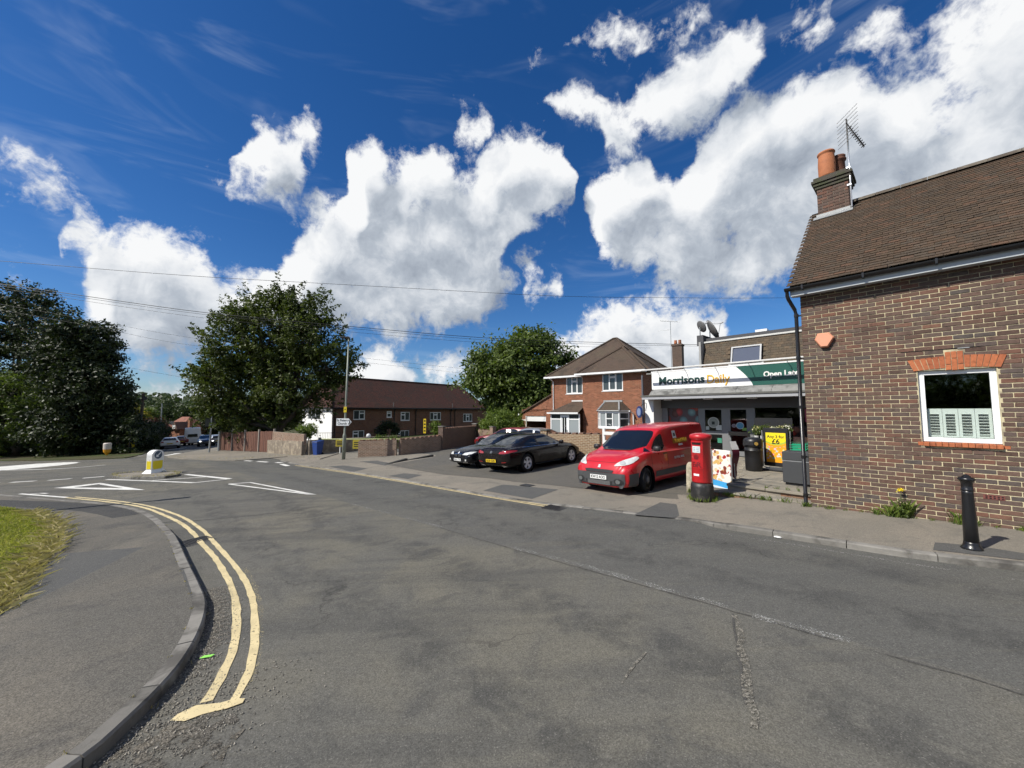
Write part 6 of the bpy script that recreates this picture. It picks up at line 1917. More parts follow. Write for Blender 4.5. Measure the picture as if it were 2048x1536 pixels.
# grass verge at the left, dry straw along its edge
gpx = [(-260, 1012), (-60, 1014), (20, 1018), (60, 1025), (95, 1036), (112, 1056), (104, 1086), (76, 1112), (62, 1136), (34, 1158), (12, 1188), (-20, 1232), (-120, 1300), (-320, 1300)]
gw = [Vector(gp(a_, c_, .09)[:2]) for a_, c_ in gpx]
SOIL = mat('verge_soil', (.12, .115, .035), .95, var=.4, vscale=3, col2=(.20, .165, .08), c2scale=1.1, objc=False, spec=.1)
lawn = poly_mesh('lawn', gw, SOIL, .112); prop(lawn, kind='structure')
def blades(name, pts, h, w, m, lean=.5):
  """grass blades: one bent triangle pair each"""
  N = len(pts); rng = np.random.default_rng(5)
  P = np.array(pts)
  a_ = rng.uniform(0, 2 * pi, N); hh = h * rng.uniform(.4, 1.25, N)
  side = np.stack([np.cos(a_), np.sin(a_), np.zeros(N)], 1) * (w * rng.uniform(.6, 1.3, N))[:, None]
  a2 = rng.uniform(0, 2 * pi, N)
  ln = np.stack([np.cos(a2), np.sin(a2), np.zeros(N)], 1) * (hh * lean * rng.uniform(.2, 1.4, N))[:, None]
  upv = np.zeros((N, 3)); upv[:, 2] = hh
  V = np.stack([P - side, P + side, P + side * .7 + ln * .35 + upv * .6, P + ln + upv * .92], 1).reshape(-1, 3)
  return np_mesh(name, V, np.arange(N * 4).reshape(N, 4), m)
def inside(p, poly):
  c_ = False; n_ = len(poly); j = n_ - 1
  for i in range(n_):
    if ((poly[i].y > p[1]) != (poly[j].y > p[1])) and (p[0] < (poly[j].x - poly[i].x) * (p[1] - poly[i].y) / (poly[j].y - poly[i].y) + poly[i].x): c_ = not c_
    j = i
  return c_
GRASS = leaf_mat('grass_blade', [(.12, .15, .022), (.21, .24, .04), (.34, .33, .09), (.48, .43, .18)], .35)
STRAW = leaf_mat('straw', [(.26, .22, .10), (.38, .32, .16), (.50, .43, .24)], .2)
rng = np.random.default_rng(8)
xs_ = [p.x for p in gw]; ys_ = [p.y for p in gw]
pts = []
while len(pts) < 42000:
  x_, y_ = rng.uniform(max(min(xs_), -22), max(xs_)), rng.uniform(min(ys_), max(ys_))
  if inside((x_, y_), gw): pts.append((x_, y_, G(x_, y_) + .11))
gr = link('grass', blades('grass', pts, .06, .005, GRASS, .8)); prop(gr, 'sunlit mown grass verge with dry patches at the left edge', 'grass', kind='stuff')
st = []
edge = gw[3:12]
for i in range(len(edge) - 1):
  for _ in range(260):
    t = rng.uniform(); q = edge[i].lerp(edge[i+1], t); st.append((q.x + rng.normal() * .10, q.y + rng.normal() * .10, G(q.x, q.y) + .105))
sg_ = link('dry_grass', blades('dry_grass', st, .10, .004, STRAW, 2.2)); prop(sg_, 'dry straw along the edge of the grass verge', 'grass', kind='stuff')

# ------------------------------------------------------------------ vehicles
def pchip(x, y, q):
  """shape-preserving cubic interpolation of the columns of y"""
  x = np.asarray(x, float); y = np.asarray(y, float); q = np.asarray(q, float)
  h = np.diff(x); d = np.diff(y, axis=0) / h[:, None]
  m = np.zeros_like(y)
  w1 = 2 * h[1:] + h[:-1]; w2 = h[1:] + 2 * h[:-1]
  dl, dr = d[:-1], d[1:]
  with np.errstate(divide='ignore', invalid='ignore'):
    mm = (w1 + w2)[:, None] / (w1[:, None] / dl + w2[:, None] / dr)
  mm = np.where((dl * dr) > 0, mm, 0); m[1:-1] = np.nan_to_num(mm)
  m[0], m[-1] = d[0], d[-1]
  i = np.clip(np.searchsorted(x, q) - 1, 0, len(x) - 2)
  t = ((q - x[i]) / h[i])[:, None]; hh = h[i][:, None]
  return (1 + 2*t) * (1-t)**2 * y[i] + t * (1-t)**2 * hh * m[i] + t*t*(3-2*t) * y[i+1] + t*t*(t-1) * hh * m[i+1]
def section(zb, wl, wm, zs, ws, zt, wt, cr):
  """half section from the keel to the crown"""
  h = zs - zb
  return [(0, zb), (wl * .72, zb), (wl * .97, zb + .02), (wm * .985, zb + .22 * h), (wm, zb + .52 * h), (wm * .992, zb + .78 * h), (ws, zs - .03), (ws - .025, zs + .004),
      (ws - .045 + (wt - ws + .045) * .36, zs + (zt - zs) * .36), (ws - .045 + (wt - ws + .045) * .74, zs + (zt - zs) * .76), (wt, zt - min(.03, (zt - zs) * .1)), (wt * .86, zt + cr * .35), (wt * .5, zt + cr * .82), (0, zt + cr)]
def car_body(stations, nx=64, nv=3):
  X = [s[0] for s in stations]
  secs = np.array([[c for p in section(*s[1:]) for c in p] for s in stations])
  q = np.concatenate([np.linspace(X[i], X[i+1], max(2, int(round(nx * (X[i+1] - X[i]) / (X[-1] - X[0]))) + 1))[:-1] for i in range(len(X) - 1)] + [[X[-1]]])
  S = pchip(X, secs, q).reshape(len(q), -1, 2)
  k = S.shape[1]
  tt = np.arange(k); tq = np.linspace(0, k - 1, (k - 1) * nv + 1)
  rows = []
  for r in S: rows.append(pchip(tt, r, tq))
  return q, np.array(rows)
def body_mesh(name, q, R, m):
  n, k = R.shape[:2]
  vs = []
  for i in range(n):
    for j in range(k): vs.append((q[i], R[i, j, 0], R[i, j, 1]))
    for j in range(k - 2, 0, -1): vs.append((q[i], -R[i, j, 0], R[i, j, 1]))
  K = 2 * k - 2
  fs = []
  for i in range(n - 1):
    for j in range(K):
      fs.append((i*K + j, i*K + (j+1) % K, (i+1)*K + (j+1) % K, (i+1)*K + j))
  fs.append(tuple(range(K))[::-1]); fs.append(tuple((n-1)*K + j for j in range(K)))
  me = bpy.data.meshes.new(name); me.from_pydata(vs, [], fs)
  bm = bmesh.new(); bm.from_mesh(me)
  bmesh.ops.triangulate(bm, faces=[f for f in bm.faces if len(f.verts) > 4])
  bmesh.ops.recalc_face_normals(bm, faces=bm.faces)
  bm.to_mesh(me); bm.free()
  me.materials.append(m)
  return me
class Skin:
  """lets thin panels (glass, lamps, trim) be laid on a car's body"""
  def __init__(s, me):
    bm = bmesh.new(); bm.from_mesh(me); s.t = BVHTree.FromBMesh(bm); bm.free()
  def patch(s, name, poly, view, m, parent, off=.006, step=.06, far=6., smooth=True, round_=0):
    """poly is 2-D in the view's (right, up) axes; view: 'left','right','front','rear','top' or (dir, right, up)"""
    V = {'left': ((0, -1, 0), (-1, 0, 0), (0, 0, 1)), 'right': ((0, 1, 0), (1, 0, 0), (0, 0, 1)), 'front': ((-1, 0, 0), (0, 1, 0), (0, 0, 1)), 'rear': ((1, 0, 0), (0, -1, 0), (0, 0, 1)), 'top': ((0, 0, -1), (1, 0, 0), (0, 1, 0))}
    d, rt, up = [Vector(a_) for a_ in (V[view] if isinstance(view, str) else view)]
    P = [Vector(p) for p in poly]
    for _ in range(round_):
      Q_ = []
      for i in range(len(P)):
        a_, c_ = P[i], P[(i+1) % len(P)]
        Q_ += [a_.lerp(c_, .22), a_.lerp(c_, .78)]
      P = Q_
    if sum(P[i].x * P[(i+1) % len(P)].y - P[(i+1) % len(P)].x * P[i].y for i in range(len(P))) < 0: P = P[::-1]
    B = []
    for i in range(len(P)):
      a_, c_ = P[i], P[(i+1) % len(P)]
      n_ = max(1, int((c_ - a_).length / step))
      B += [a_.lerp(c_, k / n_) for k in range(n_)]
    nb = len(B)
    x0, x1 = min(p.x for p in B), max(p.x for p in B); y0, y1 = min(p.y for p in B), max(p.y for p in B)
    I = []
    nx_, ny_ = int((x1 - x0) / step) + 1, int((y1 - y0) / step) + 1
    for i in range(1, nx_):
      for j in range(1, ny_):
        p = Vector((x0 + (x1 - x0) * i / nx_, y0 + (y1 - y0) * j / ny_))
        if inside(p, B) and min((p - b_).length for b_ in B) > step * .35: I.append(p)
    r = delaunay_2d_cdt(B + I, [(i, (i+1) % nb) for i in range(nb)], [list(range(nb))], 1, 1e-6)
    vs = []; hits = []
    for p in r[0]:
      o_ = rt * p.x + up * p.y - d * far
      h, nn, _, _ = s.t.ray_cast(o_, d)
      hits.append((h, nn, o_))
    hs = [h for h, nn, _ in hits if h is not None]
    if not hs: return None
    mean = sum((h.dot(d) for h in hs)) / len(hs)
    for (h, nn, o_) in hits:
      if h is None or abs(h.dot(d) - mean) > 1.2: h = o_ + d * (mean - o_.dot(d)); nn = -d
      if nn.dot(d) > 0: nn = -nn
      vs.append(h + (nn * .5 - d * .5).normalized() * off)
    b = MB(); b.add(vs, [tuple(f) for f in r[2]])
    o = b.build(name, m, parent, smooth=smooth)
    # faces outwards
    me = o.data
    if me.polygons and sum((p.normal.dot(d) for p in me.polygons)) > 0: me.flip_normals()
    return o
def boolean_cut(me, cutters):
  o = bpy.data.objects.new('tmp_body', me); COL.objects.link(o)
  cs = []
  for c in cutters:
    co = bpy.data.objects.new('tmp_cut', c); COL.objects.link(co); cs.append(co)
    md = o.modifiers.new('b', 'BOOLEAN'); md.operation = 'DIFFERENCE'; md.object = co; md.solver = 'EXACT'
  dg = bpy.context.evaluated_depsgraph_get()
  out = bpy.data.meshes.new_from_object(o.evaluated_get(dg))
  bpy.data.objects.remove(o)
  for co in cs: bpy.data.objects.remove(co)
  return out
RUBBER = mat('tyre_rubber', (.014, .014, .014), .85, var=.2, spec=.3)
ALLOY = mat('alloy_wheel', (.62, .62, .63), .45, metal=.3, var=.05)
LINER = mat('arch_liner', (.006, .006, .006), .95, spec=.1)
CARGLASS = glass_mat('car_glass', (.008, .010, .014), .015, 0, .7)
LAMP = mat('clear_lamp', (.62, .62, .60), .2, metal=.1, var=.35, vscale=22, spec=.6, coat=.4)
CHROME = mat('chrome', (.75, .75, .76), .12, metal=1., var=0)
TRIM = mat('black_trim', (.02, .02, .021), .5, var=.15)
PLATE_W = mat('plate_white', (.74, .74, .72), .4, var=.03); PLATE_Y = mat('plate_yellow', (.72, .50, .02), .4, var=.03); INK = mat('plate_ink', (.01, .01, .012), .5)
REDLAMP = mat('tail_lamp', (.30, .012, .012), .15, var=.15, vscale=18, spec=.8, coat=.8)
def paint_mat(name, col, metal=0., rough=.28, coat=.9):
  m, n, b = new_mat(name)
  v = n.n('ShaderNodeTexCoord').outputs['Object']
  d = n.noise(v, 2.2, 5, .65)
  c = n.mix(n.m('MULTIPLY', n.ramp(d, .45, .75), .10 if max(col) > .05 else .03), (*col, 1), (.16, .14, .12, 1))
  n.inp(b.inputs['Base Color'], c)
  b.inputs['Metallic'].default_value = metal
  n.inp(b.inputs['Roughness'], n.m('MULTIPLY_ADD', d, .2, rough - .1))
  b.inputs['Coat Weight'].default_value = coat; b.inputs['Coat Roughness'].default_value = .04
  if coat < .5: b.inputs['Specular IOR Level'].default_value = .25
  MATS[name] = m
  return m
def wheel(parent, x, y, r, w, kind, steer=0., detail=1, zk=1.):
  """wheel > tyre, rim; y>0 is the car's left"""
  s = 1 if y > 0 else -1
  o = empty('wheel', (x, y, r / zk)); o.parent = parent; o.rotation_euler = (0, 0, steer); o.scale = (1, 1, 1 / zk)
  M_ = Matrix.Rotation(-s * pi / 2, 4, 'X')       # lathe axis Z -> outwards
  rr = r * .66
  MB().lathe([(rr, -w/2), (r * .93, -w/2), (r * .985, -w*.38), (r, -w*.2), (r, w*.2), (r * .985, w*.38), (r * .93, w/2), (rr, w/2 - .006)], 32 if detail else 16, M_, cap=False).build('tyre', RUBBER, o, smooth=True)
  if kind == 'steel':
    MB().lathe([(rr, w/2 - .02), (rr * .93, w/2 - .045), (rr * .62, w/2 - .05), (rr * .55, w/2 - .01), (rr * .3, w/2), (0.001, w/2 + .004)], 28, M_).build('rim', mat('steel_wheel', (.035, .035, .037), .5, metal=.3, var=.2), o, smooth=True)
    MB().lathe([(rr * .5, w/2 - .005), (rr * .42, w/2 + .012), (.001, w/2 + .016)], 24, M_).build('hub_cap', mat('hub_grey', (.16, .16, .165), .5, metal=.3), o, smooth=True)
  else:
    b = MB()
    b.lathe([(rr, w/2 - .008), (rr * .96, w/2 - .004), (rr * .9, w/2 - .02), (rr * .88, w/2 - .07)], 32, M_, cap=False)
    b.lathe([(rr * .22, w/2 - .05), (rr * .22, w/2 - .02), (.001, w/2 - .012)], 16, M_)
    for k in range(5):
      a0 = 2 * pi * k / 5 + .3
      for dv in (-.16, .16) if kind == 'twin' else (0,):
        hw = .026 if kind == 'twin' else .05
        a_ = a0 + dv
        p0 = Vector((cos(a0) * rr * .18, sin(a0) * rr * .18)); p1 = Vector((cos(a_) * rr * .92, sin(a_) * rr * .92))
        t_ = (p1 - p0).normalized(); q_ = Vector((-t_.y, t_.x))
        vs = []
        for (pp_, ww_, zz) in ((p0, hw * 1.1, w/2 - .022), (p1, hw * .85, w/2 - .012)):
          vs += [(*(pp_ + q_ * ww_), zz), (*(pp_ - q_ * ww_), zz), (*(pp_ - q_ * ww_), zz - .04), (*(pp_ + q_ * ww_), zz - .04)]
        b.add(vs, [(0, 1, 5, 4), (1, 2, 6, 5), (2, 3, 7, 6), (3, 0, 4, 7), (0, 3, 2, 1), (4, 5, 6, 7)], M_)
    b.build('rim', ALLOY, o)
    MB().lathe([(rr * .89, w/2 - .075), (.001, w/2 - .075)], 24, M_, cap=False).build('brake', LINER, o)
  return o
def plate(parent, txt, x, y, z, front, m, w=.52, h=.112, tilt=0., rz=0.):
  o = empty('number_plate', (x, y, z)); o.parent = parent
  o.rotation_euler = (tilt, 0, (pi / 2 if front else -pi / 2) + rz)
  MB().box(-w/2, w/2, -.012, 0, -h/2, h/2, bev=.004).build('plate', m, o)
  text(txt, h * .98, INK, o, (0, -.0155, 0), (pi/2, 0, 0), .0008, .0016, fit=w * .86)
  return o
def make_car(name, label, cat, sp, loc, heading, group=None):
  """sp: specification of the car; heading: world direction its nose points"""
  hz_ = math.atan2(heading[1], heading[0])
  # stand on the sloping ground
  hx = Vector((heading[0], heading[1])).normalized(); lf_ = Vector((-hx.y, hx.x))
  g0 = G(loc[0], loc[1]) + sp.get('lift', .03)
  slope_x = GA * hx.x + GB * hx.y; slope_y = GA * lf_.x + GB * lf_.y
  o = empty(name, (loc[0], loc[1], g0), 0, label, cat, group)
  Mx = Matrix((( hx.x, lf_.x, 0), (hx.y, lf_.y, 0), (slope_x, slope_y, 1)))
  zx = Vector((hx.x, hx.y, slope_x)).normalized(); zy = Vector((lf_.x, lf_.y, slope_y)); zy = (zy - zx * zy.dot(zx)).normalized(); zz = zx.cross(zy)
  o.rotation_euler = Matrix(((zx.x, zy.x, zz.x), (zx.y, zy.y, zz.y), (zx.z, zy.z, zz.z))).to_euler()
  zk = sp.get('zk', 1.); o.scale = (1, 1, zk)
  q, R = car_body(sp['st'], sp.get('nx', 64), sp.get('nv', 3))
  me = body_mesh('body', q, R, sp['paint'])
  sk = Skin(me)
  W2 = sp['w'] / 2
  r, tw_ = sp['r'], sp.get('tw', .21)
  cut = []
  for x_ in sp['ax']:
    for s in (-1, 1):
      cut.append(MB().lathe([(.001, -.19), (r + .055, -.19), (r + .055, .30), (.001, .30)], 28, Matrix.Translation((x_, s * (W2 - .08), r / zk + .01)) @ Matrix.Diagonal((1, 1, 1 / zk, 1)) @ Matrix.Rotation(-s * pi / 2, 4, 'X')).mesh('cut', LINER))
  if sp.get('cut', True):
    out = boolean_cut(me, cut)
    if len(out.polygons) > 100: me = out
  for c in cut: pass
  smooth_by_angle(me, 32)
  link('body', me, o)
  for x_ in sp['ax']:
    for s in (-1, 1):
      MB().lathe([(r + .053, -.188), (r + .053, .06)], 24, Matrix.Translation((x_, s * (W2 - .08), r / zk + .01)) @ Matrix.Diagonal((1, 1, 1 / zk, 1)) @ Matrix.Rotation(-s * pi / 2, 4, 'X'), cap=False) \
        .lathe([(r + .05, -.186), (.001, -.186)], 24, Matrix.Translation((x_, s * (W2 - .08), r / zk + .01)) @ Matrix.Diagonal((1, 1, 1 / zk, 1)) @ Matrix.Rotation(-s * pi / 2, 4, 'X'), cap=False).build('wheel_arch', LINER, o)
      wheel(o, x_, s * (W2 - tw_ / 2 - .015), r, tw_, sp['wheel'], sp.get('steer', 0) if x_ > 0 else 0, sp.get('nx', 64) > 50, sp.get('zk', 1.))
  for (nm, poly, view, m, *rest) in sp['patches']:
    kw = rest[0] if rest else {}
    both = kw.pop('both', False) if kw else False
    kw = dict(kw)
    sk.patch(nm, poly, view, m, o, **kw)
  for fn in sp.get('extra', ()):
    fn(o, sk)
  return o
def sidepatch(nm, poly, m, **kw):
  """same shape on both flanks; poly in (x forward, z)"""
  return [(nm, [(-p[0], p[1]) for p in poly], 'left', m, dict(kw)), (nm, [(p[0], p[1]) for p in poly], 'right', m, dict(kw))]
def mirror_arm(m, x, z, w):
  def f(o, sk):
    for s in (-1, 1):
      M_ = Matrix.Translation((x, s * (w + .09), z))
      b = MB(); n_ = 10
      prof = [(0.001, -.085), (.06, -.08), (.085, -.05), (.092, 0), (.085, .05), (.055, .085), (.001, .092)]
      b.lathe(prof, 12, M_ @ Matrix.Diagonal((.75, 1.2, .92, 1)))
      b.box(-.03, .03, -.14 if s > 0 else .02, -.02 if s > 0 else .14, -.06, -.03, M_)
      b.build('door_mirror', m, o, smooth=True)
  return f
def handles(m, pts, w):
  def f(o, sk):
    for (x, z) in pts:
      for s, view in ((1, 'left'), (-1, 'right')):
        sx = -1 if s > 0 else 1
        sk.patch('door_handle', [(sx * x - .1, z - .012), (sx * x + .1, z - .012), (sx * x + .1, z + .018), (sx * x - .1, z + .018)], view, m, o, off=.03, step=.05)
  return f

# --- the red post van
VRED = paint_mat('van_red', (.50, .010, .016), 0, .3, .6)
VGREY = mat('van_bumper', (.055, .056, .058), .6, var=.2, vscale=6, bump=.2, bscale=120)
van_st = [  # x, keel, half width low, half width max, shoulder z, half width shoulder, top z, half width top, crown
 (-2.19, .42, .70, .80, .96, .78, 1.60, .66, .05), (-2.16, .34, .76, .87, .98, .85, 1.72, .70, .05), (-2.05, .30, .80, .895, 1.0, .88, 1.76, .73, .05), (-1.2, .19, .84, .905, 1.02, .895, 1.785, .745, .045), (-.3, .19, .85, .905, 1.03, .895, 1.77, .74, .045),
 (.28, .19, .85, .905, 1.04, .892, 1.70, .72, .04), (.62, .19, .85, .905, 1.05, .89, 1.52, .70, .05), (1.0, .19, .85, .905, 1.06, .88, 1.285, .70, .05), (1.28, .19, .85, .905, 1.055, .865, 1.12, .70, .045), (1.42, .19, .85, .90, 1.03, .85, 1.065, .70, .04),
 (1.75, .19, .84, .89, .95, .80, .99, .62, .035), (1.98, .19, .80, .855, .86, .73, .895, .55, .025), (2.10, .19, .74, .80, .76, .68, .79, .50, .015), (2.17, .20, .66, .70, .64, .62, .66, .45, .01), (2.19, .24, .58, .64, .56, .56, .58, .4, .005)]
def van_extra(o, sk):
  # bumper, grille, lamps
  for poly, nm, m, off in (
    ([(-.70, .19), (.70, .19), (.76, .34), (.76, .57), (.44, .575), (-.44, .575), (-.76, .57), (-.76, .34)], 'bumper', VGREY, .022),
    ([(-.42, .582), (.42, .582), (.46, .65), (.30, .665), (-.30, .665), (-.46, .65)], 'grille', TRIM, .012),
    ([(-.38, .24), (.38, .24), (.44, .36), (-.44, .36)], 'lower_grille', TRIM, .028)):
    sk.patch(nm, poly, 'front', m, o, off=off, step=.07)
  for k in range(5):
    z = .255 + k * .022
    sk.patch('grille_slat', [(-.36, z), (.36, z), (.36, z + .009), (-.36, z + .009)], 'front', mat('slat_grey', (.22, .22, .22), .5), o, off=.034, step=.1)
  for s in (-1, 1):
    # wrap-round headlamp, swept back over the wing
    vw_ = (Vector((-.80, -s * .42, -.42)).normalized(), Vector((-s * .42, .80, 0)).normalized() * (1 if s > 0 else 1), Vector((0, 0, 1)))
    d = vw_[0]; rt = Vector((0, 0, 1)).cross(-d).normalized(); up = (-d).cross(rt).normalized()
    P3 = [(2.09, .40 * s, .735), (2.02, .63 * s, .745), (1.90, .80 * s, .80), (1.62, .865 * s, .955), (1.60, .80 * s, 1.0), (1.78, .70 * s, .955), (2.0, .50 * s, .84)]
    poly = [((Vector(p)).dot(rt), (Vector(p)).dot(up)) for p in P3]
    sk.patch('headlamp', poly, (d, rt, up), LAMP, o, off=.014, step=.05, round_=1)
    c_ = Vector((1.96, .60 * s, .82));
    sk.patch('lamp_bowl', [((c_.dot(rt)) + .075 * cos(t), c_.dot(up) + .065 * sin(t)) for t in np.linspace(0, 2*pi, 14)[:-1]], (d, rt, up), mat('lamp_silver', (.5, .5, .5), .25, metal=.2, var=.3, vscale=30), o, off=.02, step=.06)
    sk.patch('fog_surround', [(s * .60 + .13 * cos(t), .36 + .08 * sin(t)) for t in np.linspace(0, 2*pi, 16)[:-1]], 'front', TRIM, o, off=.03, step=.06)
    sk.patch('fog_lamp', [(s * .60 + .065 * cos(t), .36 + .06 * sin(t)) for t in np.linspace(0, 2*pi, 14)[:-1]], 'front', mat('fog_glass', (.16, .17, .17), .15, metal=.3, spec=.8), o, off=.042, step=.06)
    # wiper
    sk.patch('wiper', [(s * .12 - .36, 1.115), (s * .12 + .32, 1.125), (s * .12 + .32, 1.14), (s * .12 - .36, 1.13)], 'front', TRIM, o, off=.02, step=.06)
    sk.patch('tail_lamp', [(s * .70 - .07, .80), (s * .70 + .07, .80), (s * .68 + .06, 1.3), (s * .68 - .04, 1.3)], 'rear', REDLAMP, o, off=.012, step=.1)
  sk.patch('badge', [(-.045, .70), (.045, .70), (.03, .785), (-.03, .785)], 'front', mat('badge_silver', (.5, .5, .52), .3), o, off=.016, step=.04)
  plate(o, 'KW12 AOO', 2.222, 0, .445, True, PLATE_W, .52, .115, -.06)
  # seams of the bonnet and door, flank lettering
  SEAM = mat('panel_gap', (.06, .004, .006), .6)
  sk.patch('bonnet_gap', [(-.66, .845), (.66, .845), (.66, .853), (-.66, .853)], 'front', SEAM, o, off=.004, step=.06)
  for (x0, x1) in ((.30, .312), (1.10, 1.112)):
    for pp in sidepatch('door_gap', [(x0, .42), (x1, .42), (x1, 1.06 if x0 < .5 else .98), (x0, 1.06 if x0 < .5 else .98)], SEAM): sk.patch(*pp[:4], o, off=.004, step=.08)
  GOLD = mat('van_gold', (.62, .36, .02), .5); WLET = mat('van_white', (.68, .68, .66), .5)
  for y_, rz_ in ((.928, pi), (-.928, 0)):
    s = 1 if y_ > 0 else -1
    text('Royal Mail', .16, GOLD, o, (-.55, s * .862, 1.30), (radians(76), 0, rz_ if s > 0 else 0), .002, .002)
  sk.patch('emblem_panel', [(.10, 1.26), (.36, 1.26), (.36, 1.40), (.10, 1.40)] if False else [(.20, 1.37), (.40, 1.37), (.38, 1.60), (.20, 1.60)], 'left', WLET, o, off=.008)
  sk.patch('emblem', [(.25, 1.43), (.35, 1.43), (.34, 1.53), (.26, 1.53)], 'left', INK, o, off=.012)
  sk.patch('gold_panel', [(.16, 1.21), (.94, 1.21), (.90, 1.36), (.16, 1.36)], 'left', mat('gold_edge', (.36, .15, .01), .5), o, off=.006)
  sk.patch('white_label', [(.42, 1.13), (.66, 1.13), (.66, 1.185), (.42, 1.185)], 'left', WLET, o, off=.007)
  text('ROYAL MAIL', .10, WLET, o, (-.30, .915, .80), (pi/2, 0, pi), .002, .001)
  # antenna, seats and wheel seen dimly are behind dark glass; antenna only
  MB().tube([(.30, .0, 1.75), (.22, 0, 1.90)], .006, 5).build('antenna', TRIM, o)
van_sp = dict(st=van_st, zk=.918, w=1.82, r=.305, tw=.20, ax=(1.36, -1.37), wheel='steel', paint=VRED, steer=radians(14), nx=84, lift=.035,
  patches=[('windscreen', [(-.735, 1.12), (.735, 1.12), (.665, 1.60), (.50, 1.655), (-.50, 1.655), (-.665, 1.60)], 'front', CARGLASS, dict(off=.008, step=.08, round_=1))]
  + sidepatch('side_window', [(.34, 1.075), (1.02, 1.075), (.62, 1.44), (.40, 1.535), (.34, 1.535)], CARGLASS, off=.007, step=.06, round_=1)
  + sidepatch('quarter_window', [(1.06, 1.08), (1.27, 1.09), (1.12, 1.20)], CARGLASS, off=.007, step=.05)
  + sidepatch('bumper', [(1.735, .20), (2.06, .24), (2.06, .56), (1.75, .575)], VGREY, off=.020)
  + sidepatch('rubbing_strip', [(-1.9, .40), (-1.76, .40), (-1.76, .56), (-1.9, .56)], VGREY, off=.012)
  + sidepatch('rubbing_strip', [(-.98, .36), (.98, .36), (.94, .52), (-.94, .52)], VGREY, off=.014),
  extra=[van_extra, mirror_arm(TRIM, .98, 1.16, .90), handles(TRIM, [(.18 + .3, .98)], .9)])
make_car('post_van', 'bright red post van facing the road beside the pillar box', 'van', van_sp, (4.0, 11.59), (-.78, -.63))

# --- black hatchback seen from the front
BLK = paint_mat('black_paint', (.005, .005, .007), 0, .22, .22)
hatch_st = [(-2.16, .46, .62, .72, .80, .70, .98, .58, .03), (-2.13, .36, .72, .80, .88, .78, 1.10, .60, .04), (-2.0, .30, .78, .86, .90, .82, 1.26, .58, .04), (-1.5, .24, .82, .885, .92, .84, 1.365, .565, .04), (-.7, .22, .83, .885, .92, .845, 1.40, .57, .035),
 (-.2, .22, .83, .885, .915, .845, 1.39, .57, .035), (.12, .22, .83, .885, .91, .84, 1.30, .58, .04), (.52, .22, .83, .885, .905, .83, 1.10, .62, .04), (.80, .22, .83, .885, .90, .82, .955, .66, .04), (1.25, .22, .82, .88, .87, .80, .91, .62, .035), (1.75, .22, .80, .87, .80, .74, .835, .55, .03), (2.0, .23, .76, .83, .72, .67, .75, .5, .02), (2.10, .25, .70, .77, .66, .62, .68, .46, .01), (2.16, .30, .58, .66, .58, .55, .60, .42, .005)]
def hatch_extra(o, sk):
  for s in (-1, 1):
    d = Vector((-.86, -s * .42, -.2)).normalized(); rt = Vector((0, 0, 1)).cross(-d).normalized(); up = (-d).cross(rt).normalized()
    P3 = [(2.08, .30 * s, .60), (2.03, .52 * s, .595), (1.90, .74 * s, .64), (1.72, .80 * s, .735), (1.86, .70 * s, .745), (2.03, .40 * s, .69)]
    sk.patch('headlamp', [(Vector(p).dot(rt), Vector(p).dot(up)) for p in P3], (d, rt, up), LAMP, o, off=.012, step=.05)
    sk.patch('kidney_grille', [(s * .03, .52), (s * .24, .53), (s * .27, .62), (s * .22, .655), (s * .04, .65)], 'front', TRIM, o, off=.014, step=.05)
    sk.patch('grille_rim', [(s * .025, .65), (s * .225, .655), (s * .275, .625), (s * .285, .63), (s * .23, .672), (s * .02, .665)], 'front', CHROME, o, off=.017, step=.05)
    sk.patch('air_intake', [(s * .44, .32), (s * .70, .34), (s * .68, .46), (s * .52, .46)], 'front', TRIM, o, off=.012, step=.06)
    sk.patch('intake_trim', [(s * .40, .285), (s * .70, .30), (s * .72, .33), (s * .42, .312)], 'front', CHROME, o, off=.02, step=.06)
    sk.patch('fog_lamp', [(s * .60 + .045 * cos(t), .40 + .045 * sin(t)) for t in np.linspace(0, 2*pi, 12)[:-1]], 'front', LAMP, o, off=.018)
    sk.patch('tail_lamp', [(s * .66 - .12, .74), (s * .66 + .1, .74), (s * .64 + .08, .86), (s * .64 - .12, .86)], 'rear', REDLAMP, o, off=.012)
  sk.patch('lower_intake', [(-.40, .27), (.40, .27), (.36, .40), (-.36, .40)], 'front', TRIM, o, off=.01)
  sk.patch('badge', [(.05 * cos(t), .70 + .04 * sin(t)) for t in np.linspace(0, 2*pi, 14)[:-1]], 'front', mat('badge_white', (.6, .62, .66), .3), o, off=.015)
  plate(o, 'RE16 LTN', 2.185, 0, .40, True, PLATE_W, .52, .112, -.05)
hatch_sp = dict(st=hatch_st, zk=.925, w=1.77, r=.32, ax=(1.37, -1.32), wheel='twin', paint=BLK, nx=70,
  patches=[('windscreen', [(-.70, .965), (.70, .965), (.58, 1.31), (.40, 1.345), (-.40, 1.345), (-.58, 1.31)], 'front', CARGLASS, dict(off=.007, step=.08, round_=1)),
             ('rear_window', [(-.58, 1.0), (.58, 1.0), (.5, 1.27), (-.5, 1.27)], 'rear', CARGLASS, dict(off=.007, step=.08))]
  + sidepatch('side_window', [(-.40, .945), (.58, .945), (.20, 1.20), (.0, 1.30), (-.40, 1.325)], CARGLASS, off=.006, round_=1)
  + sidepatch('side_window', [(-1.50, .96), (-.48, .945), (-.48, 1.325), (-1.15, 1.29)], CARGLASS, off=.006, round_=1),
  extra=[hatch_extra, mirror_arm(BLK, .5, .98, .86), handles(BLK, [(-.15, .83), (-1.05, .84)], .88)])
make_car('hatchback_car', 'black hatchback facing the road left of the dark coupe', 'car', hatch_sp, (-.59, 17.68), (-.77, -.64))

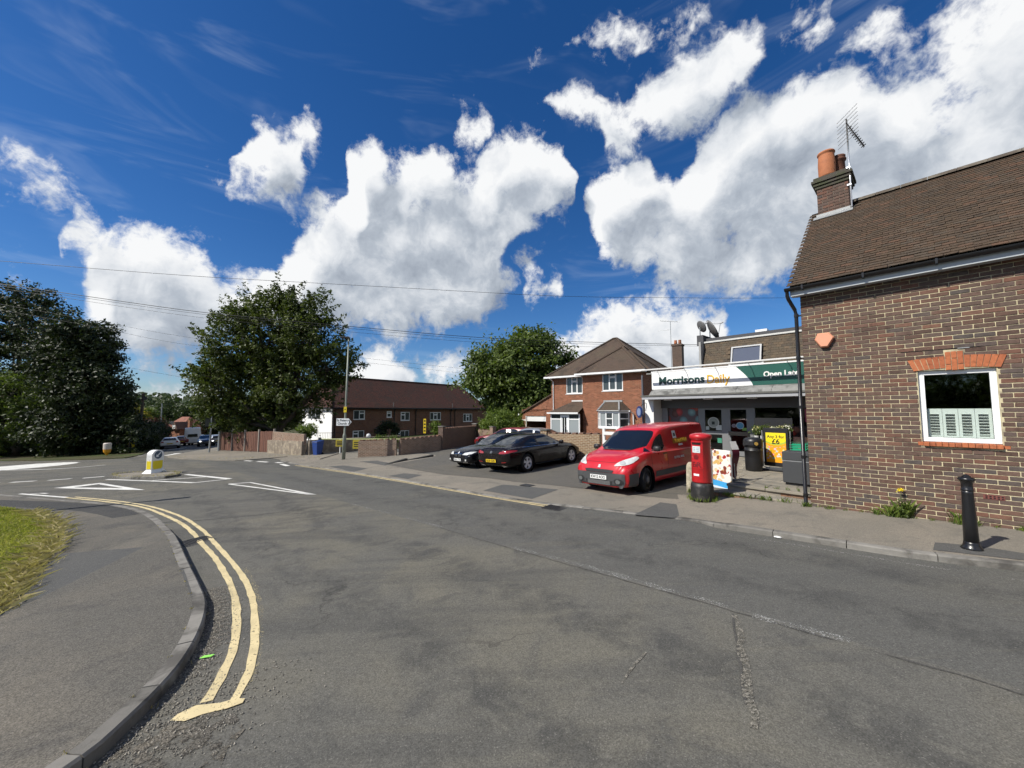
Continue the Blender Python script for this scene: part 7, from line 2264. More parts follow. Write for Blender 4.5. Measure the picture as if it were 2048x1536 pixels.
# --- dark coupe seen from behind
DKB = paint_mat('dark_brown_paint', (.009, .007, .007), 0, .22, .22)
coupe_st = [(-2.345, .50, .50, .60, .72, .60, .78, .44, .01), (-2.31, .40, .66, .74, .84, .70, .90, .52, .02), (-2.2, .30, .76, .84, .92, .76, .975, .56, .03), (-1.95, .25, .80, .885, .93, .80, 1.0, .60, .035), (-1.6, .23, .83, .905, .935, .83, 1.08, .58, .04), (-1.1, .22, .84, .905, .93, .84, 1.25, .53, .045), (-.5, .20, .84, .90, .925, .84, 1.355, .52, .04),
 (.1, .20, .84, .895, .92, .835, 1.36, .525, .035), (.5, .20, .84, .895, .915, .83, 1.24, .56, .04), (.9, .20, .84, .895, .91, .82, 1.05, .62, .04), (1.15, .20, .84, .895, .90, .81, .95, .66, .04), (1.6, .20, .82, .89, .86, .79, .90, .60, .04), (2.0, .21, .78, .86, .78, .72, .81, .54, .03), (2.2, .23, .72, .80, .70, .64, .72, .48, .02), (2.31, .28, .60, .70, .60, .54, .62, .42, .01), (2.345, .33, .48, .56, .54, .45, .56, .38, .005)]
def coupe_extra(o, sk):
  for s in (-1, 1):
    d = Vector((.86, -s * .45, -.1)).normalized(); rt = Vector((0, 0, 1)).cross(-d).normalized(); up = (-d).cross(rt).normalized()
    P3 = [(-2.28, .34 * s, .76), (-2.20, .60 * s, .755), (-2.02, .82 * s, .80), (-1.80, .87 * s, .855), (-2.0, .82 * s, .885), (-2.25, .42 * s, .845)]
    sk.patch('tail_lamp', [(Vector(p).dot(rt), Vector(p).dot(up)) for p in P3], (d, rt, up), REDLAMP, o, off=.012, step=.05, round_=1)
    sk.patch('reflector', [(s * .50, .435), (s * .72, .45), (s * .72, .475), (s * .50, .46)], 'rear', REDLAMP, o, off=.014)
    sk.patch('exhaust', [(s * .44, .295), (s * .66, .30), (s * .64, .345), (s * .46, .34)], 'rear', CHROME, o, off=.03)
    sk.patch('headlamp', [(s * .45, .60), (s * .72, .62), (s * .70, .70), (s * .50, .69)], 'front', LAMP, o, off=.012)
  sk.patch('diffuser', [(-.62, .25), (.62, .25), (.58, .37), (-.58, .37)], 'rear', TRIM, o, off=.012)
  pts = [(.055 * cos(t), .81 + .055 * sin(t)) for t in np.linspace(0, 2*pi, 18)[:-1]]
  sk.patch('badge', pts, 'rear', CHROME, o, off=.012)
  sk.patch('badge_field', [(.044 * cos(t), .81 + .044 * sin(t)) for t in np.linspace(0, 2*pi, 18)[:-1]], 'rear', DKB, o, off=.016)
  for t in (90, 210, 330):
    a_ = radians(t); sk.patch('badge_star', [(.05 * cos(a_), .81 + .05 * sin(a_)), (.010 * cos(a_ + pi/2), .81 + .010 * sin(a_ + pi/2)), (.010 * cos(a_ - pi/2), .81 + .010 * sin(a_ - pi/2))], 'rear', CHROME, o, off=.020)
  plate(o, 'RJ18 GZK', -2.375, 0, .50, False, PLATE_Y, .52, .112, .08)
  for pp in sidepatch('door_gap', [(-.62, .32), (-.612, .32), (-.60, .92), (-.61, .92)], mat('black_gap', (.002, .002, .002), .8)): sk.patch(*pp[:4], o, off=.003, step=.08)
  for pp in sidepatch('window_trim', [(-1.50, .945), (.98, .925), (.98, .938), (-1.50, .958)], CHROME): sk.patch(*pp[:4], o, off=.012, step=.08)
  for pp in sidepatch('sill_trim', [(-.9, .235), (1.1, .235), (1.1, .262), (-.9, .262)], CHROME): sk.patch(*pp[:4], o, off=.010, step=.1)
coupe_sp = dict(st=coupe_st, zk=.96, w=1.81, r=.335, tw=.225, ax=(1.50, -1.33), wheel='twin', paint=DKB, nx=80,
  patches=[('windscreen', [(-.70, .97), (.70, .97), (.56, 1.29), (-.56, 1.29)], 'front', CARGLASS, dict(off=.007, step=.08)),
             ('rear_window', [(-.62, 1.06), (.62, 1.06), (.52, 1.24), (.40, 1.315), (-.40, 1.315), (-.52, 1.24)], 'rear', CARGLASS, dict(off=.007, step=.07, round_=1))]
  + sidepatch('side_window', [(-.52, .965), (.92, .945), (.55, 1.15), (.20, 1.275), (-.20, 1.30), (-.50, 1.285)], CARGLASS, off=.006, round_=1)
  + sidepatch('side_window', [(-1.42, .985), (-.60, .968), (-.58, 1.27), (-.95, 1.20)], CARGLASS, off=.006, round_=1),
  extra=[coupe_extra, mirror_arm(DKB, .72, 1.0, .86), handles(DKB, [(-.45, .82)], .89)])
make_car('coupe_car', 'dark brown coupe seen from behind between the hatchback and the van', 'car', coupe_sp, (.88, 16.03), (.69, .725))

# --- other cars: plainer, far away or behind walls
def plain_car(name, label, cat, paintm, base_sp, loc, head, group=None, patches=None, extra=(), lamps=False):
  sp = dict(base_sp); sp['paint'] = paintm; sp['nx'] = 40; sp['nv'] = 2
  sp['patches'] = [(p[0], p[1], p[2], p[3], dict(p[4]) if len(p) > 4 else {}) for p in (patches or base_sp['patches'])]
  sp['extra'] = extra
  return make_car(name, label, cat, sp, loc, head, group)
SILV = paint_mat('silver_paint', (.42, .44, .46), .6, .3); REDP = paint_mat('dark_red_paint', (.16, .012, .012), .1, .3); WHT_P = paint_mat('white_car_paint', (.66, .66, .65), 0, .3)
GREY_P = paint_mat('grey_car_paint', (.10, .105, .11), .4, .3); BLU_P = paint_mat('dark_blue_paint', (.012, .013, .017), .3, .25)
def rear_lamps(o, sk):
  for s in (-1, 1):
    sk.patch('tail_lamp', [(s * .64 - .12, .74), (s * .64 + .12, .74), (s * .62 + .1, .90), (s * .62 - .1, .90)], 'rear', REDLAMP, o, off=.012)
    sk.patch('headlamp', [(s * .58 - .16, .60), (s * .58 + .16, .60), (s * .58 + .14, .72), (s * .58 - .10, .72)], 'front', LAMP, o, off=.012)
  sk.patch('lower_grille', [(-.5, .3), (.5, .3), (.45, .5), (-.45, .5)], 'front', TRIM, o, off=.012)
  sk.patch('rear_valance', [(-.7, .32), (.7, .32), (.7, .42), (-.7, .42)], 'rear', TRIM, o, off=.012)
  plate(o, 'LK65 VPD', -2.40 if False else -2.19, 0, .62, False, PLATE_Y)
plain_car('saloon_car', 'silver car parked behind the garden wall, only its roof showing', 'car', SILV, coupe_sp, (1.15, 23.2), (-.86, .5), extra=(rear_lamps,))
plain_car('family_car', 'dark red car parked before the round shrub by the garage', 'car', REDP, hatch_sp, (-.4, 27.0), (-.9, .43), extra=(rear_lamps,))
sd = Vector((-.633, .774))
p_ = gp(341, 896.5)
plain_car('family_car', 'white hatchback seen from behind driving off down the street', 'car', WHT_P, hatch_sp, (p_.x, p_.y), sd, extra=(rear_lamps,))
p_ = gp(364, 891.0)
plain_car('family_car', 'red car braking ahead of the white hatchback down the street', 'car', REDP, hatch_sp, (p_.x, p_.y), sd, extra=(rear_lamps,))
def boxvan_extra(o, sk):
  sk.patch('rear_window', [(-.55, 1.15), (.55, 1.15), (.5, 1.6), (-.5, 1.6)], 'rear', CARGLASS, o, off=.01)
  for s in (-1, 1): sk.patch('tail_lamp', [(s * .74 - .05, .8), (s * .74 + .05, .8), (s * .72 + .05, 1.2), (s * .72 - .05, 1.2)], 'rear', REDLAMP, o, off=.012)
tall = [(s[0] * 1.2, s[1], s[2] * 1.05, s[3] * 1.08, s[4] * 1.2, s[5] * 1.08, s[6] * 1.42 if s[6] > 1.4 else s[6] * 1.25, s[7] * 1.12, s[8]) for s in van_st]
tall_sp = dict(van_sp); tall_sp.update(st=tall, w=1.96, ax=(1.6, -1.6), steer=0)
p_ = gp(385, 889.5)
plain_car('delivery_van', 'tall white van ahead of the red car down the street', 'van', WHT_P, tall_sp, (p_.x, p_.y), sd, patches=[('windscreen', [(-.78, 1.45), (.78, 1.45), (.7, 2.2), (-.7, 2.2)], 'front', CARGLASS, dict(off=.01, step=.1))], extra=(boxvan_extra,))
p_ = gp(412, 891.5)
def suv_extra(o, sk):
  rear_lamps(o, sk)
  for s in (-1, 1):
    sk.patch('lit_headlamp', [(s * .6 + .10 * cos(t), .64 + .07 * sin(t)) for t in np.linspace(0, 2*pi, 10)[:-1]], 'front', LIT, o, off=.02)
LIT, n_l, b_l = new_mat('lit_headlamp'); b_l.inputs['Emission Color'].default_value = (1, .97, .9, 1); b_l.inputs['Emission Strength'].default_value = 2.5
plain_car('family_car', 'dark car coming up the street with its headlamps lit', 'car', BLU_P, hatch_sp, (p_.x, p_.y), -sd, extra=(suv_extra,))
p_ = gp(431, 890.0)
plain_car('family_car', 'silver car behind the sign post at the head of the street', 'car', SILV, hatch_sp, (p_.x, p_.y), (-.7, .7), extra=(rear_lamps,))
p_ = gp(398, 888.4)
plain_car('family_car', 'small pale car far down the street right of the tall white van', 'car', GREY_P, hatch_sp, (p_.x, p_.y), sd, extra=(rear_lamps,))

# ------------------------------------------------------------------ garden walls and fences
WBR = brick_mat('garden_wall_brick', [(.17, .10, .07), (.24, .14, .095), (.20, .12, .085), (.28, .17, .12)], (.33, .29, .23), mort=.011, dirt=.3)
COPE = brick_clay('coping_brick', [(.16, .095, .07), (.22, .13, .09), (.19, .12, .09), (.13, .085, .065)])
COPE_ME = MB().box(-.11, .11, -.055, .055, -.035, .035, bev=.005).mesh('coping_brick', COPE)
def garden_wall(name, label, a_, c_, h0, h1, th=.22, crenel=True, pier=(), m=WBR, step=.34, z_follow=True):
  """wall from a to c on the ground; courses stay level, top may fall with the ground; crenellated brick coping"""
  a_, c_ = Vector(a_[:2]), Vector(c_[:2]); d = c_ - a_; L = d.length
  za = G(*a_)
  o = empty(name, (a_.x, a_.y, za), math.atan2(d.y, d.x), label, 'wall')
  dz = G(*c_) - za
  b = MB(); b.add([(0, -th/2, -.4), (L, -th/2, -.4 + min(0, dz)), (L, th/2, -.4 + min(0, dz)), (0, th/2, -.4), (0, -th/2, h0), (L, -th/2, dz + h1), (L, th/2, dz + h1), (0, th/2, h0)],
          [(0, 3, 2, 1), (4, 5, 6, 7), (0, 1, 5, 4), (1, 2, 6, 5), (2, 3, 7, 6), (3, 0, 4, 7)])
  b.build('wall_face', m, o)
  if crenel:
    n_ = int(L / step)
    for k in range(n_):
      x_ = (k + .5) * L / n_
      link('coping_brick', COPE_ME, o, (x_, 0, h0 + (dz + h1 - h0) * x_ / L + .036), (0, -math.atan2(dz + h1 - h0, L), random.uniform(-.05, .05)), (1, th / .11 * .98, 1))
  for (t, w, hh) in pier:
    x_ = L * t; zb_ = dz * t
    MB().box(x_ - w/2, x_ + w/2, -w/2, w/2, zb_ - .4, zb_ + hh).build('pier', m, o)
    MB().box(x_ - w/2 - .03, x_ + w/2 + .03, -w/2 - .03, w/2 + .03, zb_ + hh + .001, zb_ + hh + .06).build('pier_cap', MATS['kerb_concrete'], o)
  return o
WA0, WA1 = gp(717, 915), gp(793, 911.5)
garden_wall('garden_wall', 'sunlit crenellated brick wall between the lamp post and the shaded wall', WA0, WA1, 1.0, .98)
WB1 = gp(880, 900.5)
garden_wall('garden_wall', 'shaded low wall running back from the sunlit crenellated one', Vector((WA1.x + .16, WA1.y + .1)), WB1, .96, .98)
MB_p = garden_wall('garden_wall', 'tall dark wall with brick piers left of the black hatchback', Vector((WB1.x + .1, WB1.y + .1)), Vector((-2.95, 31.0)), 1.45, 1.42, pier=((0, .36, 1.58), (1, .36, 1.6)), m=brick_mat('dark_garden_brick', [(.10, .065, .05), (.14, .085, .062)], (.16, .13, .11)))
garden_wall('garden_wall', 'short pale brick wall glimpsed above the black hatchback', Vector((-2.6, 30.6)), Vector((-1.45, 29.4)), 1.15, 1.1, pier=((1, .36, 1.35),))
garden_wall('garden_wall', 'crenellated yellow-brown wall between the dark coupe and the red van', Vector((1.62, 18.7)), Vector((3.85, 16.85)), 1.2, 1.16, pier=((0, .36, 1.36),), m=brick_mat('buff_wall_brick', [(.19, .12, .07), (.26, .165, .095), (.22, .14, .08)], (.40, .34, .24), mort=.012, dirt=.2))
STONE = mat('rough_stone_wall', (.20, .165, .125), .95, var=.5, vscale=3.5, bump=1., bscale=9, bdist=.05, col2=(.32, .27, .20), c2scale=2.6)
WE0, WE1 = gp(538, 907), gp(607, 912)
o = garden_wall('garden_wall', 'old stone and brick wall corner behind the street name plates', WE0, WE1, 1.05, 1.0, .3, False, m=STONE)
MB().box(.6, (WE1 - WE0).length - .0, -.02, .13, 1.0, 1.72).build('brick_top', WBR, o)
q_ = WE1 + Vector((5.6, 5.2, 0))
garden_wall('garden_wall', 'dark flank wall behind the blue wheelie bin', Vector((WE1.x + .25, WE1.y + .1)), Vector((WE1.x + 4.8, WE1.y + 6.0)), 1.05, .9, .3, False, m=STONE)
garden_wall('garden_wall', 'low wall of the ramp behind the yellow barrier', gp(640, 903), gp(745, 891), .85, .8, .2, False, m=WBR)
# timber fence under the big tree
FENCE = mat('fence_timber', (.115, .050, .032), .85, var=.3, vscale=5, bump=.3, bscale=30, island=.25)
f0, f1 = gp(441, 902), gp(548, 906.5)
fn = empty('timber_fence', (f0.x, f0.y, G(f0.x, f0.y)), math.atan2(f1.y - f0.y, f1.x - f0.x), 'reddish-brown boarded fence under the big tree', 'fence')
fl_ = (f1 - f0).length; fz = G(f1.x, f1.y) - G(f0.x, f0.y)
nb_ = int(fl_ / .16)
for k in range(nb_):
  x_ = (k + .5) * fl_ / nb_
  MB().box(x_ - .074, x_ + .074, -.012 + .01 * (k % 2), .012 + .01 * (k % 2), fz * x_ / fl_ + .08, fz * x_ / fl_ + 1.72 + random.uniform(-.02, .02)).build('board', FENCE, fn)
for k in range(5):
  x_ = k * fl_ / 4
  MB().box(x_ - .06, x_ + .06, -.09, .03, fz * x_ / fl_ - .2, fz * x_ / fl_ + 1.9).build('post', mat('concrete_post', (.26, .23, .2), .9, var=.2), fn)
# white rail fence by the van, traffic cone
wf = empty('rail_fence', (3.98, 16.75, G(3.98, 16.75)), math.atan2(-.63, .777), 'white post and rail fence end behind the red van', 'fence')
for x_ in (0, .62, 1.9): MB().box(x_ - .05, x_ + .05, -.05, .05, -.2, 1.42).build('post', WHITE_PAINT, wf)
for z in (.45, .85, 1.22): MB().box(0, 1.9, -.09, -.05, z - .07, z + .07).build('rail', WHITE_PAINT, wf)
tcn = gp(1207, 905)
co = empty('traffic_cone', (4.15, 17.6, G(4.15, 17.6)), 0, 'orange and white traffic cone behind the bonnet of the red van', 'traffic cone')
OR = mat('cone_orange', (.72, .09, .02), .5)
MB().box(-.19, .19, -.19, .19, 0, .04, bev=.01).build('base', OR, co)
MB().lathe([(.15, .04), (.105, .35)], 20).lathe([(.075, .56), (.035, .82), (.03, .84)], 20).build('cone', OR, co, smooth=True)
MB().lathe([(.106, .35), (.0745, .56)], 20).build('band', WHITE_PVC, co, smooth=True)
# railings before the white gable
rl = empty('railings', gp(655, 888, 0), math.atan2(.4, 1), 'black metal railings before the white gable end', 'railings')
for k in range(15): MB().tube([(-1.0 + k * .16, 0, .0), (-1.0 + k * .16, 0, 1.15)], .012, 5).build('bar', BLACK_PLASTIC, rl)
MB().box(-1.0, 1.25, -.02, .02, 1.15, 1.19).box(-1.0, 1.25, -.02, .02, .12, .15).build('rail', BLACK_PLASTIC, rl)
# barrier with yellow plates across the private drive
ba0 = gp(643, 905); Yb = 27.
bar = empty('barrier', at(640, 905, Yb), 0, 'pale green barrier pole with two yellow notices across a private drive', 'barrier')
pz_ = at(700, 878.5, Yb).z - bar.location.z
BARM = mat('barrier_green', (.36, .38, .16), .5, var=.1)
xr = at(806, 878, Yb).x - bar.location.x
MB().tube([(-.1, 0, pz_), (xr, 0, pz_)], .045, 8).build('pole', BARM, bar)
MB().box(-.12, .02, -.08, .08, -.1, pz_ + .12).build('pillar', DARK_GREY, bar)
YS = mat('notice_yellow', (.66, .50, .02), .5, var=.06)
bn_y = mat('barrier_notice', (.34, .27, .02), .6, var=.15)
for px, w_, h_ in ((681, .30, .40), (715, .30, .55)):
  x_ = at(px, 878, Yb).x - bar.location.x
  MB().box(x_ - w_, x_ + w_, -.07, -.05, pz_ - h_ - .1, pz_ - .03).build('notice', bn_y, bar)
  for k in range(3): MB().box(x_ - w_ * .7, x_ + w_ * .7, -.076, -.0701, pz_ - h_ * .35 - k * h_ * .25 - .06, pz_ - h_ * .35 - k * h_ * .25).build('print_line', INK, bar)
x_ = at(681, 878, Yb).x - bar.location.x
MB().tube([(x_, -.02, -.4), (x_, -.02, pz_)], .04, 6).build('leg', WHITE_PAINT, bar)

# ------------------------------------------------------------------ street furniture
# pillar box
pb_ = gp(1405, 999, .06)
box = empty('pillar_box', (pb_.x, pb_.y, G(pb_.x, pb_.y) + .05), RZ - .12, 'red cylindrical pillar box on a black base between the van and the steps', 'post box')
PRED = mat('pillar_red', (.46, .012, .016), .38, var=.16, vscale=3, bump=.08, bscale=60, col2=(.36, .014, .016), c2scale=2.2, coat=.3)
PRED_SHADE = mat('pillar_red_shade', (.17, .006, .010), .5, var=.15)  # shading of the raised cipher and crown, put into the colour as darker red
R0 = .205
MB().lathe([(R0 + .02, 0), (R0 + .035, .04), (R0 + .03, .30), (R0 + .015, .385), (R0 - .03, .40)], 40).build('base', mat('pillar_black', (.018, .018, .018), .5, var=.35, vscale=5, col2=(.06, .055, .05), c2scale=3), box, smooth=True)
MB().lathe([(R0 - .03, .39), (R0 - .005, .405), (R0, .43), (R0, 1.36), (R0 + .012, 1.365), (R0 + .016, 1.375)], 48).build('body', PRED, box, smooth=True)
MB().lathe([(R0 + .012, 1.376), (R0 + .026, 1.385), (R0 + .028, 1.42), (R0 + .024, 1.455), (R0 + .0, 1.475), (R0 - .10, 1.50), (.001, 1.51)], 48).build('cap', PRED, box, smooth=True)
def on_cyl(name, a0, a1, z0, z1, off, m, par, n=8, th=.006):
  """panel wrapped on the drum; angles in degrees from its front"""
  vs, fs = [], []
  for k in range(n + 1):
    t = radians(-90 + a0 + (a1 - a0) * k / n)
    for (rr, zz) in ((R0 + off, z0), (R0 + off, z1), (R0 + off - th, z1), (R0 + off - th, z0)): vs.append((rr * cos(t), rr * sin(t), zz))
  for k in range(n):
    for q in range(4): fs.append((k*4+q, (k+1)*4+q, (k+1)*4+(q+1) % 4, k*4+(q+1) % 4))
  fs += [(0, 1, 2, 3), (n*4+3, n*4+2, n*4+1, n*4)]
  return MB().add(vs, fs).build(name, m, par, fix=True)
dr_ = empty('door', (0, 0, 0)); dr_.parent = box
on_cyl('door_panel', -40, 40, .72, 1.33, .008, PRED, dr_, 12)
on_cyl('posting_slot', -28, 28, 1.245, 1.30, .010, mat('slot_black', (.004, .004, .004), .9), box)
on_cyl('slot_hood', -31, 31, 1.30, 1.318, .022, PRED, box)
on_cyl('collection_plate', -24, 24, 1.07, 1.215, .0125, mat('plate_glass_white', (.60, .66, .66), .25, var=.1, vscale=14), box)
for k in range(3): on_cyl('print_line', -18, -2, 1.10 + k * .035, 1.113 + k * .035, .0135, mat('faded_print', (.25, .32, .36), .5), box, 3, .001); on_cyl('print_line', 3, 18, 1.10 + k * .035, 1.113 + k * .035, .0135, MATS['faded_print'], box, 3, .001)
on_cyl('white_label', -22, 14, .555, .60, .004, WHITE_PVC, box)
on_cyl('door_seam', 40, 41.2, .45, 1.36, .002, INK, box, 2)
def bend_text(body, size, z, ang, m, bold=.004, fit=None):
  me = text_mesh(body, size, m, .004, bold).copy()
  xs_ = [v.co.x for v in me.vertices]; k = (fit / (max(xs_) - min(xs_))) if fit else 1
  for v in me.vertices:
    x_, y_, z_ = v.co
    t = radians(-90 + ang) + (x_ * k) / R0
    rr = R0 + .012 + z_
    v.co = (rr * cos(t), rr * sin(t), z + y_)
  return link('cipher', me, box)
bend_text('E', .16, .80, -17, PRED_SHADE); bend_text('R', .16, .80, 14, PRED_SHADE); bend_text('II', .07, .79, -1, PRED_SHADE)
# crown in relief above the cipher
for (a_, z0, z1, w) in ((0, .925, .945, 22), (0, .950, .958, 24)): on_cyl('crown_relief', -w / 2 * 1.0, w / 2, z0, z1, .016, PRED_SHADE, box, 6)
for a_ in (-12, -6, 0, 6, 12): on_cyl('crown_relief', a_ - 1.6, a_ + 1.6, .958, .985 + .012 * (abs(a_) < 7), .016, PRED_SHADE, box, 2)
on_cyl('crown_relief', -13, -2, 1.0, 1.012, .015, PRED_SHADE, box, 4); on_cyl('crown_relief', 2, 13, 1.0, 1.012, .015, PRED_SHADE, box, 4); on_cyl('crown_relief', -1.5, 1.5, .99, 1.035, .016, PRED_SHADE, box, 2); on_cyl('crown_relief', -4, 4, 1.018, 1.026, .016, PRED_SHADE, box, 2)
# concrete stump beside it
cs_ = gp(1384, 984, .04)
CONC = mat('pebble_concrete', (.34, .30, .22), .95, var=.5, vscale=30, bump=1., bscale=45, bdist=.012, col2=(.48, .43, .32), c2scale=14, detail=3)
st_ = MB().lathe([(.125, -.1), (.125, .2), (.115, .62), (.10, .70), (.06, .745), (.001, .755)], 20)
st_.v = [(x_ * (1.05 if y_ > 0 else 1) + random.uniform(-.004, .004), y_ * .8, z_) for x_, y_, z_ in st_.v]
o = st_.build('concrete_post', CONC, None, smooth=True, loc=(cs_.x, cs_.y, G(cs_.x, cs_.y) + .03)); prop(o, 'weathered pebble-faced concrete post left of the pillar box', 'post')
# cast-iron bollard on the right footway
bo_ = gp(1944, 1098, .09)
bl = empty('bollard', (bo_.x, bo_.y, G(bo_.x, bo_.y) + .087), 0, 'black cast-iron bollard standing before the cottage wall', 'bollard'); bl.scale = (.70, .70, 1)
BIRON = mat('bollard_black', (.010, .010, .011), .32, var=.3, vscale=9, bump=.1, bscale=40, col2=(.05, .05, .052), c2scale=6, c2lo=.62, c2hi=.75, coat=.2)
MB().lathe([(.145, 0), (.150, .012), (.140, .030), (.118, .05), (.108, .075), (.104, .10)], 32).build('foot', BIRON, bl, smooth=True)
MB().lathe([(.104, .10), (.096, .35), (.080, .74), (.0795, .77)], 32).build('shaft', BIRON, bl, smooth=True)
MB().lathe([(.0795, .77), (.088, .775), (.088, .79), (.080, .797), (.080, .87), (.086, .88), (.098, .905), (.118, .915), (.120, .93), (.105, .945), (.07, .955), (.05, .97), (.03, .985), (.001, .99)], 32).build('cap', BIRON, bl, smooth=True)
# keep-left bollard on the island
kb = gp(309, 945, .1)
KW = mat('bollard_white', (.74, .74, .72), .4, var=.06); KY = mat('bollard_yellow', (.78, .62, .02), .4, var=.05); KB = mat('sign_blue_disc', (.05, .085, .13), .4)
kl_ = empty('illuminated_bollard', (kb.x, kb.y, G(kb.x, kb.y) + .1), math.atan2(-kb.y, -kb.x) + pi/2 + .75, 'white and yellow keep-left bollard with blue arrow disc on the island', 'bollard')
def slab(prof, y0, y1):
  n_ = len(prof)
  return MB().add([(p[0], y0, p[1]) for p in prof] + [(p[0], y1, p[1]) for p in prof], [tuple(range(n_)), tuple(range(2*n_-1, n_-1, -1))] + [(i, n_ + i, n_ + (i+1) % n_, (i+1) % n_) for i in range(n_)])
out_ = [(-.30, .10), (-.30, .86)] + [(-.30 * cos(t), .86 + .24 * sin(t)) for t in np.linspace(0, pi, 11)[1:-1]] + [(.30, .86), (.30, .10)]
slab(out_, -.14, .14).build('shell', KW, kl_, fix=True)
MB().add([(-.40, -.24, 0), (.40, -.24, 0), (.40, .24, 0), (-.40, .24, 0), (-.31, -.15, .14), (.31, -.15, .14), (.31, .15, .14), (-.31, .15, .14)], [(0, 1, 5, 4), (1, 2, 6, 5), (2, 3, 7, 6), (3, 0, 4, 7), (4, 5, 6, 7), (3, 2, 1, 0)]).build('skirt', KW, kl_)
slab([(-.24, .28), (-.18, .18), (.18, .18), (.24, .28), (.24, .58), (-.24, .58)], -.148, -.141).build('yellow_panel', KY, kl_, fix=True)
MB().box(-.3065, -.3005, -.11, .11, .2, .58).build('yellow_panel', KY, kl_); MB().box(.3005, .3065, -.11, .11, .2, .66).build('yellow_panel', KY, kl_)
MB().disc((0, -.141, .86), (0, -1, 0), .19, 28, .008).build('disc', KB, kl_)
MB().disc((0, -.1405, .86), (0, -1, 0), .205, 28, .004).build('disc_rim', WHITE_PVC, kl_)
ar_ = MB(); Ma = Matrix.Translation((0, 0, .86)) @ Matrix.Rotation(radians(45), 4, 'Y')
ar_.box(-.025, .025, -.155, -.150, -.05, .15, Ma); ar_.add([(-.09, -.1555, -.04), (.09, -.1555, -.04), (0, -.1555, -.15), (-.09, -.150, -.04), (.09, -.150, -.04), (0, -.150, -.15)], [(0, 1, 2), (5, 4, 3), (0, 3, 4, 1), (1, 4, 5, 2), (2, 5, 3, 0)], Ma)
ar_.build('arrow', WHITE_PVC, kl_, fix=True)
# small old bollard across the junction
fb = gp(213.5, 911, .05)
o2 = empty('marker_bollard', (fb.x, fb.y, G(fb.x, fb.y) + .08), math.atan2(-fb.y, -fb.x) + pi/2, 'small white and amber marker bollard before the dark hedge', 'bollard')
MB().lathe([(.28, .55), (.29, 1.05), (.24, 1.12), (.0, 1.13)], 16).build('top', mat('dull_white', (.58, .52, .46), .6, var=.15), o2)
MB().lathe([(.04, 0), (.06, .02), (.24, .28), (.28, .549)], 16).build('body', mat('amber', (.72, .33, .02), .5, var=.1), o2)
ys_ = gp(260, 906)
o2 = empty('hazard_marker', (ys_.x, ys_.y, G(ys_.x, ys_.y) + .06), math.atan2(-ys_.y, -ys_.x) + pi/2, 'yellow and black hazard marker plate at the mouth of the street', 'sign')
MB().tube([(0, 0, 0), (0, 0, .5)], .05, 6).build('post', BLACK_PLASTIC, o2); MB().box(-.30, .30, -.03, .03, .5, 1.15).build('plate', KY, o2); MB().box(-.06, .06, -.036, -.0301, .5, .85).build('black_bar', INK, o2)

# lamp column with direction sign
lp = gp(687, 918.5, .03)
LMP = mat('column_grey_green', (.22, .24, .20), .55, metal=.3, var=.15, vscale=4)
la = empty('street_lamp', (lp.x, lp.y, G(lp.x, lp.y) + .02), 0, 'tall grey lamp column carrying a small yellow notice near the blue bin', 'street lamp')
LH = at(694, 679, lp.y).z - la.location.z
la.rotation_euler = (0, radians(.8), 0)
MB().lathe([(.10, -.2), (.10, 1.35), (.095, 1.42), (.06, 1.5), (.055, 3.5), (.042, LH)], 14).build('column', LMP, la, smooth=True)
MB().tube([(0, 0, LH - .05), (.02, -.05, LH + .05), (-.1, -.25, LH + .08)], .03, 8).build('bracket', LMP, la)
MB().box(-.36, .16, -.42, -.12, LH + .02, LH + .11, bev=.03).build('lantern', mat('lantern_black', (.03, .03, .032), .4), la)
MB().box(-.085, .085, -.075, -.062, 2.72, 3.05).build('notice', YS, la); MB().disc((0, -.0755, 2.9), (0, -1, 0), .04, 12, .003).build('notice_mark', INK, la)
sgn = empty('direction_sign', (lp.x, lp.y - .09, G(lp.x, lp.y) + .02), 0, 'white direction sign reading St Peters Church on the lamp column', 'sign')
zs_ = at(690, 844, lp.y).z - sgn.location.z
sx0, sx1 = at(674.5, 844, lp.y).x - lp.x, at(704.5, 844, lp.y).x - lp.x
hh_ = .21
arrow_shape = [(sx0, zs_ - hh_), (sx1 - .17, zs_ - hh_), (sx1, zs_), (sx1 - .17, zs_ + hh_), (sx0, zs_ + hh_)]
slab(arrow_shape, -.02, 0).build('panel', WHITE_PVC, sgn, fix=True)
SB = mat('sign_black', (.012, .012, .012), .5)
text('St Peters', .175, SB, sgn, ((sx0 + sx1) / 2 - .10, -.0235, zs_ + .095), (pi/2, 0, 0), .001, .003)
text('Church', .175, SB, sgn, ((sx0 + sx1) / 2 - .10, -.0235, zs_ - .095), (pi/2, 0, 0), .001, .003)
slab([(sx1 - .20, zs_ - .13), (sx1 - .13, zs_ - .13), (sx1 - .05, zs_), (sx1 - .13, zs_ + .13), (sx1 - .20, zs_ + .13), (sx1 - .12, zs_)], -.026, -.0201).build('chevron', SB, sgn, fix=True)
MB().box(-.06, .06, 0.0, .06, zs_ - .1, zs_ + .1).build('clip', GALV, sgn)
# lamp out of the picture whose shadow crosses the near kerb
tip = gp(345, 998); sv2 = Vector((SUN_TO.x, SUN_TO.y)).normalized(); hgt = 6.0
bp = Vector((tip.x, tip.y)) + sv2 * (hgt / math.tan(radians(44)))
l2 = empty('street_lamp', (bp.x, bp.y, G(bp.x, bp.y)), math.atan2(sv2.y, sv2.x), 'lamp column whose shadow crosses the near double yellow lines', 'street lamp')
MB().lathe([(.13, -.1), (.13, 1.3), (.10, 1.45), (.085, hgt)], 12).build('column', LMP, l2, smooth=True)
MB().box(-.65, .12, -.14, .14, hgt - .05, hgt + .06, bev=.03).build('lantern', MATS['lantern_black'], l2)
